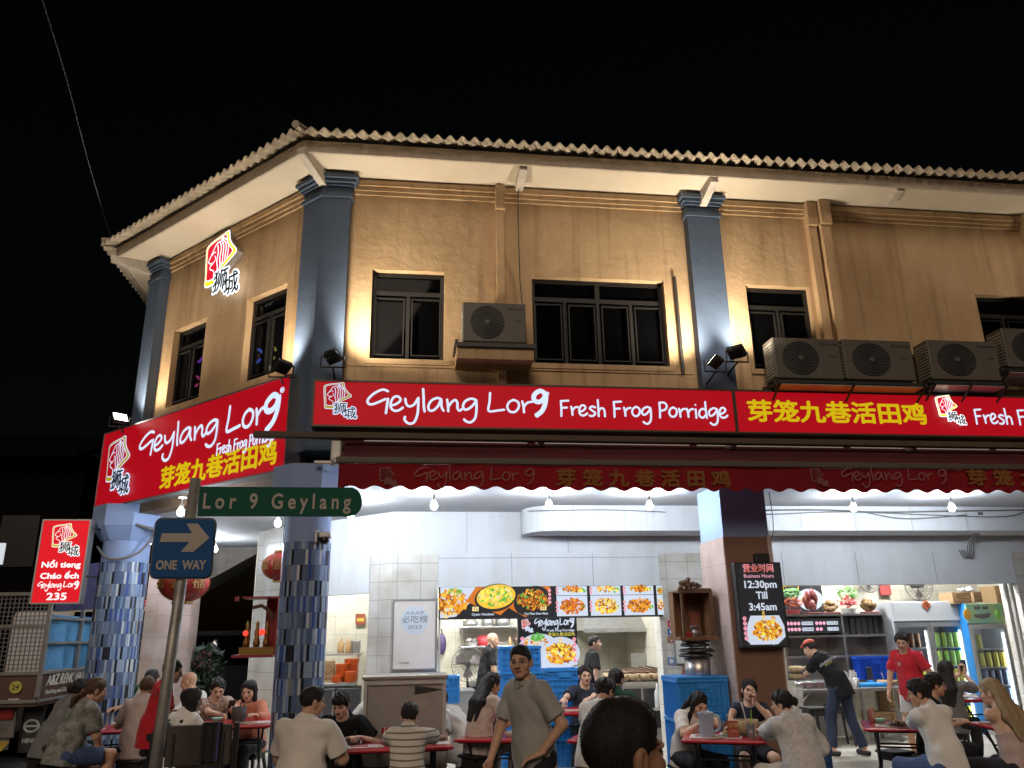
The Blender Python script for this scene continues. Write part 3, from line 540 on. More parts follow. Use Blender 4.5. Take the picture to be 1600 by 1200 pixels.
for k in range(nn_):
    xa, xb = X0+(X1-X0)*k/nn_, X0+(X1-X0)*(k+1)/nn_
    f = lambda x: onY(900, 764, 8.6).z-.0+.022*(-math.cos(2*PI*(x-X0)/per)) ; g = lambda x: 8.6+.012*math.sin(x*5.1)+.006*math.sin(x*13)
    mb.add([(xa, g(xa), vz), (xb, g(xb), vz), (xb, g(xb)-.01, f(xb)), (xa, g(xa)-.01, f(xa)), (xa, g(xa)+.006, vz), (xb, g(xb)+.006, vz), (xb, g(xb)-.004, f(xb)), (xa, g(xa)-.004, f(xa))], [(0, 3, 2, 1), (4, 5, 6, 7), (3, 7, 6, 2)])
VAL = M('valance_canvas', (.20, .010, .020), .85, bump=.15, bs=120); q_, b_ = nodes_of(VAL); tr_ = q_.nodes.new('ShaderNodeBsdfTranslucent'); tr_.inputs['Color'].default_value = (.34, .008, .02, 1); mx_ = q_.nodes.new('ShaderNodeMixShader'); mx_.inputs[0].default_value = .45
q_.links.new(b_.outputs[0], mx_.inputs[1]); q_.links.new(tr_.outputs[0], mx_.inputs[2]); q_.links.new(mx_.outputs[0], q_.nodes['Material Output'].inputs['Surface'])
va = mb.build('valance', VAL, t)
FW = M('faded_cream_print', (.27, .10, .09), .85); FYL = M('faded_yellow_print', (.22, .085, .015), .85)
Ya = 8.565; mb = MB(); zc = onY(900, 757, Ya).z
for x0, x1 in ((648, 838), (1316, 1482)):
    p = onY(x0, 752, Ya); put_hand(mb, 'Geylang Lor 9', (p.x, Ya, p.z-.005), Xv, Zv, .19, .042, onY(x1, 752, Ya).x-p.x, flat=.003)
mb.build('lettering', FW, va)
mb = MB()
for x0, x1 in ((870, 1140), (1512, 1780)): p, p1 = onY(x0, 748, Ya), onY(x1, 748, Ya); put_text(mb, '芽 笼 九 巷 活 田 鸡', ((p.x+p1.x)/2, Ya, p.z), Xv, Zv, .20, p1.x-p.x, bold=.007)
mb.build('characters', FYL, va)
fe = [FW, FW, VAL, FW]
for x in (592, 1268): p = onY(x, 752, Ya); put_emblem(va, (p.x, Ya+.008, p.z), Xv, Zv, .16, fe)
mb = MB(); zh = onY(800, 686, 9.05).z; mb.bbox(-1.72, 13, 9.0, 9.10, zh-.03, zh+.045, .015); mb.build('housing', M('housing_brown', (.085, .058, .04), .7, 0, var=.2), t)
mb = MB()
for x in (-.80, 1.6, 4.0, 6.4, 8.8): mb.bbox(x-.03, x+.03, 9.11, 9.35, zh-.06, zh+.03, .01)
mb.cyl((-.78, 9.3, 3.7), (-.78, 8.75, 3.62), .028, n=8); mb.bbox(-1.02, -.7, 8.9, 8.95, 3.60, 3.64, .01); mb.bbox(-.84, -.72, 8.85, 9.2, 3.62, 3.86, .02); mb.build_each('arm', M('worn_white_metal'), t)
mb = MB()
for x in np.arange(-.5, 12.9, 2.05): mb.box(x, x+1.95, 9.31, 9.335, zt_+.0, zt_+.075)
mb.build_each('gap_light_strip', M('gap_light_white', (.75, .75, .75), .5), t)  # white strips added for the light seen through the gap above the canvas

# bulbs under the ceiling
WHP = M('white_plastic', (.75, .75, .73), .45); BULB = E('bulb_glow', (.85, .925, 1.0), 760)
def make_bulb(): 
    r = thing('light_bulb', 'x', 'lamp'); MB().lathe([(.05, 0), (.055, -.008), (.05, -.02), (.012, -.024), (.012, -.10), (.022, -.11), (.026, -.15)], n=14).build('socket', WHP, r, True)
    MB().lathe([(.022, -.15), (.036, -.175), (.042, -.20), (.036, -.228), (.018, -.243), (.002, -.246)], n=14).build('globe', BULB, r, True); return r
bulbs = [((678, 793), 'bulb under the ceiling below the cream Geylang of the awning'), ((858, 792), 'bulb beside the rounded end of the white boxed duct'), ((1015, 793), 'bulb in front of the duct just left of the blue square pillar'), ((1334, 796), 'bulb in front of the duct right of the blue square pillar'), ((1488, 796), 'bulb in front of the duct near the right edge'),
         ((434, 820), 'bulb just left of the tiled corner column'), ((282, 803), 'bulb hanging above the one way plate'), ((232, 850), 'bulb between the left tiled column and the one way plate'), ((336, 860), 'bulb at the right edge of the one way plate'), ((548, 806), 'bulb peeping below the rounded end of the green street plate')]
pb = None
for k, (px, lb) in enumerate(bulbs):
    p = onZ(px[0], px[1], 3.27); lb = 'glowing white '+lb
    if pb is None: pb = make_bulb(); pb.location = (p.x, p.y, 3.49); pb['label'] = lb
    else: copy_tree(pb, None, (p.x, p.y, 3.49), 0, lb)
for o in C.objects:
    if o.name.startswith('light_bulb'): o['group'] = 'bulbs under the ceiling'
# floodlights washing the upper wall
def flood(label, loc, aim, target, watts, glow=True, sp=120):
    loc, aim = Vector(loc), Vector(aim).normalized(); r = thing('floodlight', label, 'floodlight', loc, 0, 'floodlights on the sign ledge')
    q = aim.to_track_quat('Z', 'Y').to_matrix().to_4x4(); T = Matrix.Translation(loc) @ q @ Matrix.Scale(.82, 4)
    mb = MB(T); mb.bbox(-.13, .13, -.10, .10, -.06, .0, .015)
    for k in range(6): mb.box(-.11, .11, -.08+.03*k, -.072+.03*k, -.09, -.06)
    for a, b, c, d in ((-.135, .135, -.105, -.09), (-.135, .135, .09, .105), (-.135, -.12, -.09, .09), (.12, .135, -.09, .09)): mb.box(a, b, c, d, .0, .012)
    mb.build('housing', BLACK, r); MB(T).box(-.12, .12, -.09, .09, .001, .006).build('lens', E('flood_lens', (1, .95, .85), 14), r)
    mb = MB(); mb.tube([loc+Vector((-.14, 0, 0)), loc+Vector((-.14, 0, -.14)), loc+Vector((.14, 0, -.14)), loc+Vector((.14, 0, 0))], .012, 5); mb.cyl(loc+Vector((0, 0, -.14)), loc+Vector((0, .34, -.20)), .014, n=6); mb.build('yoke', BLACK, r)
    ld = bpy.data.lights.new('flood_lamp', 'SPOT'); ld.energy = watts*1.9; ld.spot_size = rad(sp); ld.spot_blend = .9; ld.shadow_soft_size = .09; ld.color = (1, .88, .70)
    lo = bpy.data.objects.new('flood_lamp', ld); C.objects.link(lo); lo.parent = r; p = loc+aim*.03; lo.location = p-loc; lo.rotation_euler = (Vector(target)-p).to_track_quat('-Z', 'Y').to_euler()
    return r
flood('black floodlight right of the blue corner pilaster aimed at the single window', onY(521, 556, 9.0), (.55, .45, .8), (1.0, 9.5, 7.3), 150)
p = onCh(440, 572, .42); flood('black floodlight on the chamfer side of the blue corner pilaster', p, (-.6, .45, .8), (-2.0, 10.6, 7.4), 110)
flood('black floodlight tilted left at the foot of the second blue pilaster', onY(1117, 564, 8.95), (-.5, .5, .85), (2.7, 9.5, 7.2), 150)
flood('black floodlight tilted right at the foot of the second blue pilaster', onY(1151, 549, 9.0), (.55, .45, .8), (5.1, 9.5, 7.2), 110)
p = onCh(188, 652, .45); flood('switched on floodlight shining at the left end of the corner lightbox', p, (.5, -.55, .55), (-3.3, 11.7, 7.2), 90)
flood('black floodlight at the third blue pilaster past the right edge', (10.0, 9.0, 5.05), (-.5, .5, .8), (9.2, 9.5, 6.8), 45)

# glowing rings added behind the corner panes for neon reflections in the glass
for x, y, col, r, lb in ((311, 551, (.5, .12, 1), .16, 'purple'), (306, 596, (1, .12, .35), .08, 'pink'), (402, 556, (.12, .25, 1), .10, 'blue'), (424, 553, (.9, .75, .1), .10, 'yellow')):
    c = onCh(x, y, -.55); t = thing('neon_lamp', lb+' glowing ring behind an upper corner window standing for a neon reflection', 'lamp', c, 0, 'neon reflections behind the corner windows'); MB().tube([c+UL*r*math.cos(a)+Zv*r*math.sin(a) for a in np.linspace(.3, 5.6, 26)], .018, 6).build('tube', E('neon_'+lb, col, 1.6), t); MB().cyl(c-Zv*r, (c.x, c.y, 5.0), .01).build('stand', BLACK, t)
# air conditioners
ACW = M('ac_casing', (.115, .10, .085), .5, var=.08, vs=3); ACD = M('ac_grille_dark', (.03, .03, .03), .6); ACG = M('ac_louvre', (.35, .33, .28), .5)
def make_ac(w_, h_):
    r = thing('air_conditioner', 'x', 'air conditioner'); d = .30
    mb = MB(); mb.bbox(0, w_, 0, d, 0, h_, .012); mb.box(.05, .12, .05, d-.05, -.03, .0); mb.box(w_-.12, w_-.05, .05, d-.05, -.03, .0); mb.build('casing', ACW, r)
    cx, cz, R_ = w_*.385, h_*.5, h_*.41; mb = MB(); mb.cyl((cx, -.004, cz), (cx, .01, cz), R_, n=32); mb.build('fan_opening', ACD, r)
    mb = MB()
    for k in range(5): mb.tube([(cx+R_*(.22+.19*k)*math.cos(a), -.012, cz+R_*(.22+.19*k)*math.sin(a)) for a in np.linspace(0, 2*PI, 33)], .0035, 4)
    for k in range(18): a = 2*PI*k/18; mb.tube([(cx+R_*q*math.cos(a+.9*q), -.014, cz+R_*q*math.sin(a+.9*q)) for q in (.16, .4, .7, 1.0)], .003, 4)
    mb.build('fan_grille', M('ac_wire', (.06, .055, .05), .5), r); MB().cyl((cx, -.02, cz), (cx, -.004, cz), R_*.13, n=14).build('fan_hub', M('hub_grey', (.12, .12, .115), .5), r)
    mb = MB(); put_text(mb, 'Panasonic', (w_*.84, -.004, h_*.86), Xv, Zv, .055, ext=.001); put_text(mb, 'INVERTER', (w_*.87, -.004, h_*.55), Xv, Zv, .02, ext=.001); mb.build('lettering', M('dark_print', (.04, .04, .05), .5), r)
    mb = MB()
    for k in range(11):
        for j in range(2): mb.box(-.006, .002, .03+.125*j, .14+.125*j, .04+k*(h_-.08)/11, .04+(k+.55)*(h_-.08)/11)
    mb.build('side_louvre', ACG, r); return r
Yac = 9.1; ac0 = None
for k, (x0, y0, x1, y1, lb) in enumerate(((723, 533, 821, 475, 'air conditioner standing alone on the ochre ledge between the windows'), (1214, 590, 1310, 530, 'air conditioner below the small window right of the second pilaster'), (1324, 592, 1422, 533, 'air conditioner in the middle of the right-hand rack'), (1458, 592, 1555, 534, 'air conditioner right of the middle one on the rack'), (1576, 573, 1668, 516, 'air conditioner cut off by the right edge'))):
    a, b = onY(x0, y0, Yac), onY(x1, y1, Yac)
    if ac0 is None: ac0 = make_ac(.80, .53); ac = ac0; ac.location = (a.x, Yac, a.z); ac['label'] = 'beige '+lb
    else: ac = copy_tree(ac0, None, (a.x, Yac, a.z), 0, 'beige '+lb)
    ac['group'] = 'air conditioners on the facade'; ac.scale = ((b.x-a.x)/.8, 1, (b.z-a.z)/.53); AZ = a.z
a, b = onY(714, 541, 9.0), onY(835, 560, 9.0); t = thing('ledge', 'ochre concrete ledge carrying the lone air conditioner', 'ledge', ((a.x+b.x)/2, FY, a.z))
MB().bbox(a.x, b.x, 9.02, FY-.02, b.z-.02, a.z+.02, .01).build('slab', TAN, t); mb = MB(); mb.box(a.x-.02, b.x+.02, 8.98, 9.02, a.z-.0, a.z+.05); mb.box(a.x-.02, a.x+.02, 9.02, 9.45, a.z+.022, a.z+.10); mb.build('tray', DARKM, t)
for k, (xa, xb, z) in enumerate(((4.60, 6.62, onY(1214, 590, Yac).z-.035), (6.72, 7.78, onY(1458, 592, Yac).z-.035), (7.8, 9.0, onY(1576, 573, Yac).z-.035))):
    t = thing('bracket_rack', ['black steel rack under two air conditioners', 'black steel rack under the third air conditioner of the row', 'black steel rack under the air conditioner at the right edge'][k], 'rack', ((xa+xb)/2, FY, z), 0, 'steel racks under air conditioners')
    mb = MB()
    for y in (9.08, 9.40): mb.box(xa, xb, y-.02, y+.02, z-.04, z)
    for x in (xa+.02, (xa+xb)/2, xb-.02): mb.box(x-.02, x+.02, 8.95, FY-.002, z-.085, z-.042); mb.cyl((x, 8.97, z-.09), (x, FY-.02, z-.40), .016, n=6)
    mb.build('frame', DARKM, t); MB().prism([(8.98, z-.09), (9.42, z-.13), (9.42, z-.12), (8.98, z-.08)], (xa+.05, 0, 0), (0, 1, 0), Zv, xb-xa-.1).build('drip_tray', M('grey_tray', (.55, .5, .5), .35, .4), t)
# security camera on the corner column
p = onY(506, 838, 9.2); t = thing('security_camera', 'small white dome security camera on the corner column', 'camera', p)
mb = MB(); mb.bbox(p.x-.10, p.x-.06, 9.15, 9.35, p.z-.08, p.z+.06, .01); mb.bbox(p.x-.06, p.x+.08, 9.16, 9.28, p.z-.02, p.z+.05, .015); mb.build('bracket', ALU, t); MB().sph((p.x+.01, 9.2, p.z-.045), (.055, .055, .045), 14, 8).build('dome', M('dome_black', (.02, .02, .02), .1), t, True)
# ================================================================== STREET FURNITURE, VEHICLES, SHOP CONTENTS
# street name post
Yp = 6.0
def PP(x, y, Y=Yp): return onY(x, y, Y)
pt, pbm = PP(306, 748), PP(243, 1195); dv = (pbm-pt).normalized(); gp = pt+dv*(pt.z/-dv.z)
t = thing('street_sign', 'leaning grey post with a green Lor 9 Geylang plate and a blue one way plate', 'street sign', gp)
PG = M('galvanised_pole', (.36, .34, .32), .5, .45, var=.35, vs=7)
MB().cyl(gp, pt, .040, .038, 18).build('pole', PG, t, True)
l = PP(310, 783, Yp-.05); r_ = PP(566, 783, Yp-.05); hh = (PP(400, 760, Yp).z-PP(400, 805, Yp).z)/2; c0 = Vector((l.x, Yp-.05, l.z)); W_ = r_.x-l.x; sl = math.atan2(PP(545, 784).z-PP(320, 783).z, 1.0)
pu = Vector((math.cos(sl), 0, math.sin(sl))); pv = Vector((-math.sin(sl), 0, math.cos(sl)))
poly = [(0, -hh), (W_-hh*.8, -hh)]+[(W_-hh*.8+hh*.8*math.sin(a), -hh*math.cos(a)) for a in np.linspace(.2, PI-.2, 8)]+[(W_-hh*.8, hh), (0, hh)]
pl = MB(); pl.prism(poly, c0, pu, pv, -.03); po = pl.build('name_plate', M('street_green', (.008, .085, .06), .6, spec=.15), t)
mb = MB(); put_text(mb, 'Lor 9 Geylang', c0+pu*(W_*.48)-Vector((0, .003, 0))-pv*.005, pu, pv, .155, W_*.90, off=.003, ext=.002, space=1.5); mb.build('lettering', M('reflective_cream', (.40, .35, .30), .5), po)
mb = MB(); mb.bbox(c0.x+.05, c0.x+.13, Yp-.02, Yp+.03, c0.z-hh*.8, c0.z+hh*.8, .01); mb.build('clamp', PG, t)
q = [PP(x, y, Yp-.06) for x, y in ((234, 902), (328, 902), (337, 811), (244, 811))]; o_ = (q[0]+q[1]+q[2]+q[3])/4; u_ = ((q[1]-q[0])+(q[2]-q[3])).normalized(); v_ = Vector((-u_.z, 0, u_.x)); sk = ((q[3]-q[0])+(q[2]-q[1]))/2; v_ = sk.normalized(); w2, h2 = (q[1]-q[0]).length/2, sk.length/2
def rr(w, h, r): return [(sx*(w-r)+r*math.cos(a), sy*(h-r)+r*math.sin(a)) for sx, sy, a0 in ((1, -1, -PI/2), (1, 1, 0), (-1, 1, PI/2), (-1, -1, PI)) for a in np.linspace(a0, a0+PI/2, 5)]
mb = MB(); mb.prism(rr(w2, h2, .04), o_, u_, v_, -.012); op = mb.build('one_way_plate', M('traffic_blue', (.016, .085, .24), .6, spec=.15), t)
RC = MT['reflective_cream']; mb = MB(); A_ = [(-.80, .14), (.28, .14), (.06, -.10), (.34, -.10), (.86, .32), (.34, .76), (.06, .76), (.28, .50), (-.80, .50)]; A_ = [(-.80, .20), (.20, .20), (-.06, -.14), (.36, -.14), (.86, .34), (.42, .84), (.04, .84), (.26, .50), (-.76, .50)]
mb.prism([(x*w2, y*h2) for x, y in A_], o_-Vector((0, .0015, 0)), u_, v_, .002); mb.build('arrow', RC, op); mb = MB(); put_text(mb, 'ONE  WAY', o_-v_*h2*.60-Vector((0, .002, 0)), u_, v_, .085, w2*1.68, off=.003, ext=.002); mb.build('lettering', RC, op)
mb = MB(); mb.prism(rr(w2+.012, h2+.012, .05), o_+Vector((0, .0125, 0)), u_, v_, -.006); mb.build('rim', M('plate_rim', (.10, .10, .10), .5), op)
# overhead wire
tag(MB().tube(smooth3([onY(60, -20, 9.5), onY(103, 120, 10.5), onY(140, 260, 11.5), onY(178, 385, 12.6)]), .008, 5).build('overhead_wire', M('grey_cable', (.36, .36, .37), .6)), 'thin grey wire running down from the sky to the roof corner', 'wire')

# caged lorry in the side street
LX0, LX1, LY, LD = -8.3, -5.25, 13.2, 18.5
t = thing('lorry', 'caged works lorry with brown side boards parked in the side street', 'lorry', (-6.7, 15.5, 0))
BRN = M('lorry_brown', (.08, .04, .025), .5, var=.2); GRYP = M('lorry_grey_frame', (.20, .19, .18), .5, .3, var=.2); WD = M('lorry_plate', (.13, .12, .105), .6, .2, var=.3)
z1, z2, z3 = onY(60, 1090, LY).z, onY(60, 1052, LY).z, onY(60, 928, LY).z
mb = MB(); mb.box(LX0, LX1, LY, LY+.05, z1, z2); mb.box(LX1-.05, LX1, LY+.051, LD, z1, z2); mb.box(LX0, LX0+.05, LY+.051, LD, z1, z2); mb.box(LX0, LX1, LY, LD, z1-.12, z1-.002); mb.build('side_board', BRN, t)
mb = MB()
for z in (z1-.05, z2, (z2+z3)/2+.1, z3): mb.bbox(LX0, LX1, LY-.03, LY+.03, z-.025, z+.025, .006)
for x in (LX0, LX1-.9, LX1): mb.bbox(x-.03, x+.03, LY-.031, LY+.031, z1, z3+.03, .006)
for z in (z1-.05, z2, z2+.42, z3-.35, z3): mb.bbox(LX1-.03, LX1+.03, LY, LD, z-.02, z+.02, .006)
for y in (14.5, 15.9, 17.2): mb.bbox(LX1-.03, LX1+.031, y-.03, y+.03, z1, z3, .006)
mb.build('cage_frame', GRYP, t)
mb = MB()
for x in np.arange(LX0+.05, LX1-.05, .062): mb.box(x, x+.012, LY-.006, LY+.006, z2+.03, z3-.03)
for z in np.arange(z2+.06, z3, .062): mb.box(LX0, LX1, LY-.012, LY-.006, z, z+.012)
mb.build('wire_mesh', M('mesh_grey', (.15, .145, .14), .5, .4), t)
MB().box(LX1-.05, LX1-.035, LY+.1, LD-.1, z2+.03, z3-.30).build('blue_sheet', M('blue_tarpaulin', (.07, .22, .40), .5, var=.35, vs=3, bump=.4, bs=6), t)
Yq = Vector((0, 1, 0)); mb = MB(); ya = LY+.25; put_text(mb, 'A&Z RENOVATION &', (LX1+.002, ya+1.05, (z1+z2)/2+.05), Yq, Zv, .22, 2.1, shear=.25, off=.004); put_text(mb, 'Hacking and Dismantling Jobs House and', (LX1+.002, ya+1.05, (z1+z2)/2-.11), Yq, Zv, .09, 2.1, off=.001); mb.build('lettering', M('cream_letters', (.55, .5, .44), .6), t)
mb = MB(); c24 = onY(24, 1074, LY-.04); mb.cyl((c24.x, LY-.035, c24.z), (c24.x, LY-.001, c24.z), .085, n=20); mb.m = 1; put_text(mb, '24', (c24.x, LY-.037, c24.z), Xv, Zv, .10); mb.build('speed_disc', [M('disc_yellow', (.45, .40, .06), .5), LK], t)
MB().box(c24.x-.08, c24.x+.07, LY-.02, LY-.001, c24.z-.21, c24.z-.15).build('label_plate', M('label_grey', (.4, .37, .35), .5), t)
mb = MB(); mb.box(LX0, LX1-.31, LY+.15, LY+.2, .45, z1-.13); mb.box(LX0, LX1-.33, LY+.02, LY+.12, .30, .44); mb.build('rear_panel', WD, t)
mb = MB(); mb.box(LX1-.66, LX1-.34, LY+.12, LY+.149, .70, .84); tl_ = mb.build('tail_light', M('red_lens', (.22, .02, .015), .25), t)
mb = MB()
for k in range(8): mb.m = k % 2; x = LX1-.36-.2*(k+1); mb.add([(x+dx+(.08 if z > .3 else 0), y, z) for dx in (0, .2) for y in (LY+.0, LY+.018) for z in (.29, .42)], [(0, 1, 3, 2), (4, 6, 7, 5), (0, 4, 5, 1), (2, 3, 7, 6), (0, 2, 6, 4), (1, 5, 7, 3)])
mb.build('chevron_strip', [M('chevron_yellow', (.40, .26, .03), .5), LK], t)
mb = MB(); mb.box(LX1-.30, LX1, LY+.35, LY+.38, .22, .85); mb.m = 1; mb.tube([(LX1-.15+.10*math.cos(a), LY+.345, .58+.08*math.sin(a)) for a in np.linspace(0, 2*PI, 25)], .018, 5); mb.box(LX1-.235, LX1-.065, LY+.335, LY+.345, .567, .593); put_text(mb, 'HINO', (LX1-.15, LY+.345, .38), Xv, Zv, .08, off=.003); mb.build('mudflap', [BLACK, M('mudflap_white', (.4, .4, .4), .6)], t)
for y in (15.0, 17.6):
    for x in (LX0+.25, LX1-.30):
        w_ = MB().cyl((x-.13, y, .42), (x+.13, y, .42), .42, n=22).build('wheel', M('tyre_rubber', (.02, .02, .02), .8), t, True); MB().cyl((x+.10, y, .42), (x+.15, y, .42), .2, n=16).build('rim', GRYP, w_)
MB().bbox(LX0+.2, LX1-.1, LD, LD+1.7, .5, 2.4, .12).build('cab', M('cab_white', (.5, .5, .5), .4), t)
# pale lorry cab between the columns, dark van and green bin, pot plant
t = thing('lorry', 'pale lorry cab half hidden between the blue column and the pink pillar', 'lorry', (-5.6, 19, 0))
cw_ = M('cab_cream', (.50, .46, .38), .45); x0, x1 = onY(196, 1000, 18).x-1.3, onY(228, 1000, 18).x
mb = MB(); mb.prism([(18, .55), (20, .55), (20, 2.45), (18.5, 2.45), (18.1, 1.75)], (x0, 0, 0), (0, 1, 0), Zv, x1-x0); mb.build('cab', cw_, t); mb = MB(); mb.prism([(18.14, 1.72), (18.44, 2.32), (18.40, 2.36), (18.10, 1.76)], (x0+.1, 0, 0), (0, 1, 0), Zv, x1-x0-.2); mb.build('windscreen', GLASS, t)
mb = MB(); mb.box(x1, x1+.012, 18.35, 19.3, 1.55, 2.25); mb.build('side_window', GLASS, t); mb = MB(); mb.bbox(x1-.05, x1+.18, 17.7, 17.8, 1.5, 1.9, .03); mb.cyl((x1, 18.1, 2.0), (x1+.08, 17.75, 1.9), .015); mb.build('mirror', BLACK, t)
for y in (18.6,):
    for x in (x0+.2, x1-.15): MB().cyl((x-.12, y, .42), (x+.12, y, .42), .42, n=20).build('wheel', MT['tyre_rubber'], t, True)
MB().box(x0, x1, 20.02, 25, .8, 1.2).build('flat_bed', DARKM, t)
t = thing('van', 'dark parked van seen behind the pink pillar through the corridor', 'van', (-5.2, 21, 0)); ca, cb_ = onY(298, 1000, 20).x, onY(420, 1000, 20).x
DV = M('van_dark', (.02, .02, .024), .25, .2); mb = MB(); mb.prism([(0, .45), (2.4, .45), (2.4, 1.2), (2.2, 1.95), (.2, 1.95), (0, 1.2)], (ca-.3, 22, 0), Xv, Zv, 2.0); mb.build('body', DV, t)
MB().prism([(.15, 1.2), (2.25, 1.2), (2.1, 1.85), (.3, 1.85)], (ca-.3, 20-.02, 0), Xv, Zv, .018).build('windscreen', GLASS, t); 
for x in (.35, 2.05):
    MB().cyl((ca-.3+x, 19.97, .8), (ca-.3+x, 20.0, .8), .12, n=14).build('headlight', M('headlight_glass', (.5, .5, .5), .2), t); MB().cyl((ca-.3+x-.1, 20.5, .36), (ca-.3+x+.1, 20.5, .36), .36, n=18).build('wheel', MT['tyre_rubber'], t, True)
mb = MB(); mb.sph((onY(337, 1010, 19.8).x, 19.7, onY(337, 1010, 19.8).z), (.1, .05, .16), 10, 7); mb.build('mirror', M('chrome', (.6, .6, .6), .2, .9), t, True)
t = thing('wheelie_bin', 'green wheelie bin beside the pink tiled pillar', 'bin', onY(206, 1090, 14.6)*1.0); p = onY(206, 1045, 14.6); mb = MB()
mb.add([(p.x+sx*w_, 14.6+sy*w_, z) for z, w_ in ((.14, .22), (1.0, .29)) for sx, sy in ((-1, -1), (1, -1), (1, 1), (-1, 1))], [(0, 3, 2, 1), (4, 5, 6, 7)]+[(i, (i+1) % 4, (i+1) % 4+4, i+4) for i in range(4)]); mb.build('body', M('bin_green', (.012, .06, .02), .5), t); MB().bbox(p.x-.31, p.x+.31, 14.28, 14.93, 1.002, 1.06, .02).build('lid', MT['bin_green'], t)
def leafy(t, c, r, n, mat, sz=.05, name='foliage'):
    mb = MB()
    for k in range(n):
        d = Vector(rng.normal(size=3)); d.normalize(); p = Vector(c)+Vector((d.x*r[0], d.y*r[1], d.z*r[2]))*random.uniform(.5, 1.05); u = Vector(rng.normal(size=3)).normalized(); v = u.orthogonal().normalized(); s_ = sz*random.uniform(.6, 1.4)
        mb.add([p-u*s_, p-v*s_*.35, p+u*s_, p+v*s_*.35], [(0, 1, 2, 3)])
    return mb.build(name, mat, t)
p = onY(322, 1045, 15.5); t = thing('pot_plant', 'dark bushy pot plant with dim red flowers beyond the corridor', 'plant', (p.x, 15.5, .12)); LEAFD = M('leaf_dark', (.008, .02, .008), .6, var=.3); leafy(t, (p.x, 15.5, p.z), (.32, .3, .42), 420, LEAFD, .07); leafy(t, (p.x, 15.35, p.z+.15), (.2, .2, .2), 50, M('flower_red', (.09, .01, .015), .6), .04, 'flower'); MB().lathe([(.14, .12), (.2, .5), (.18, .5)], (p.x, 15.5, 0), 14).build('pot', M('terracotta', (.25, .1, .05), .7), t)
MB().cyl((p.x, 15.5, .5), (p.x, 15.5, p.z), .02).build('stem', LEAFD, t)
# neon and far buildings
p = onY(219, 966, 19); t = thing('neon_sign', 'small red neon Chinese sign glowing in the side street', 'sign', (p.x, 19, p.z)); mb = MB(); RN = E('neon_red', (1, .03, .02), 2.2)
for k, ch in enumerate('羊肉串'): put_text(mb, ch, (p.x, 18.97, p.z+.28-.27*k), Xv, Zv, .25, off=0, ext=.003)
mb.build('lettering', RN, t); MB().box(p.x-.2, p.x+.2, 19, 19.06, p.z-.5, p.z+.5).build('panel', BLACK, t)
t = thing('building', 'dark unlit row of buildings far down the side street', 'building', (-22, 34, 0)); BD = M('night_building', (.006, .0055, .0055), .9, var=.2, spec=0)
MB().box(-34, -13, 34, 44, 0, 9.2).build('wall', BD, t); MB().prism([(33, 8.8), (44, 12), (44, 12.2), (33, 9.0)], (-35, 0, 0), (0, 1, 0), Zv, 22).build('roof', BD, t)
for k in range(7): MB().box(-32+2.7*k, -30.6+2.7*k, 33.94, 33.99, 4.6, 6.6).build('window', M('night_window', (.01, .01, .012), .3), t)
p = onY(2, 866, 28); t = thing('lit_sign', 'white lit panel cut off at the left edge far away', 'sign', (p.x-.8, 28, p.z)); MB().bbox(p.x-1.4, p.x+.06, 28, 28.1, p.z-.32, p.z+.36, .02).build('panel', E('far_white', (.7, .75, .8), .9), t); MB().box(p.x-1.5, p.x-1.4, 27.99, 28.12, p.z-3, p.z+.4).build('post', DARKM, t)
t = thing('canopy', 'dark blue canvas canopy edge behind the hanging lightbox', 'canopy', (-5.9, 14, 2.4)); a = onY(128, 920, 14); b = onY(152, 912, 14); MB().prism([(0, -.35), (.95, -.30), (.95, .45), (0, .35)], (a.x-.35, 14, a.z), Xv, Zv, .03).build('canvas', M('canvas_navy', (.05, .05, .14), .7, bump=.3, bs=8), t)

# lanterns
def lantern(label, p, r):
    t = thing('lantern', label, 'lantern', p, 0, 'red paper lanterns'); LM = M('lantern_red', (.40, .03, .025), .55, col2=(.22, .015, .015), vs=5)
    n_ = 18; prof = [(r*.35, r*.72)]+[(r*math.cos(a)*1.0, r*.72*math.sin(a)) for a in np.linspace(1.15, -1.15, 11)]+[(r*.35, -r*.72)]
    MB().lathe(prof, p, n_).build('body', LM, t, True); mb = MB(); mb.lathe([(r*.42, r*.70), (r*.42, r*.80), (r*.3, r*.80)], p, 14); mb.lathe([(r*.42, -r*.70), (r*.42, -r*.80), (r*.3, -r*.80)], p, 14); GD = M('gold_trim', (.30, .17, .05), .5, .4); mb.build_each('rim', GD, t)
    mb = MB()
    for k in range(10): a = 2*PI*k/10; mb.tube([Vector(p)+Vector((r*1.012*math.cos(b)*math.cos(a), r*1.012*math.cos(b)*math.sin(a), r*.73*math.sin(b))) for b in np.linspace(-1.1, 1.1, 9)], .006, 4)
    mb.build('rib', GD, t); mb = MB()
    for k, ch in enumerate('福喜福'): a = -PI/2+(k-1)*.8; n = Vector((math.cos(a), math.sin(a), 0)); u = Vector((-n.y, n.x, 0)); put_text(mb, ch, Vector(p)+n*(r*1.02), u, Zv, r*.6, ext=.004)
    mb.build('lettering', GD, t); MB().cyl(Vector(p)+Zv*r*.8, Vector(p)+Zv*(3.49-p[2]), .006).build('cord', BLACK, t)
lantern('red lantern half hidden behind the tiled corner column', onY(440, 885, 10.9), .25); lantern('red lantern half hidden behind the one way plate', onY(288, 912, 10.8), .31)
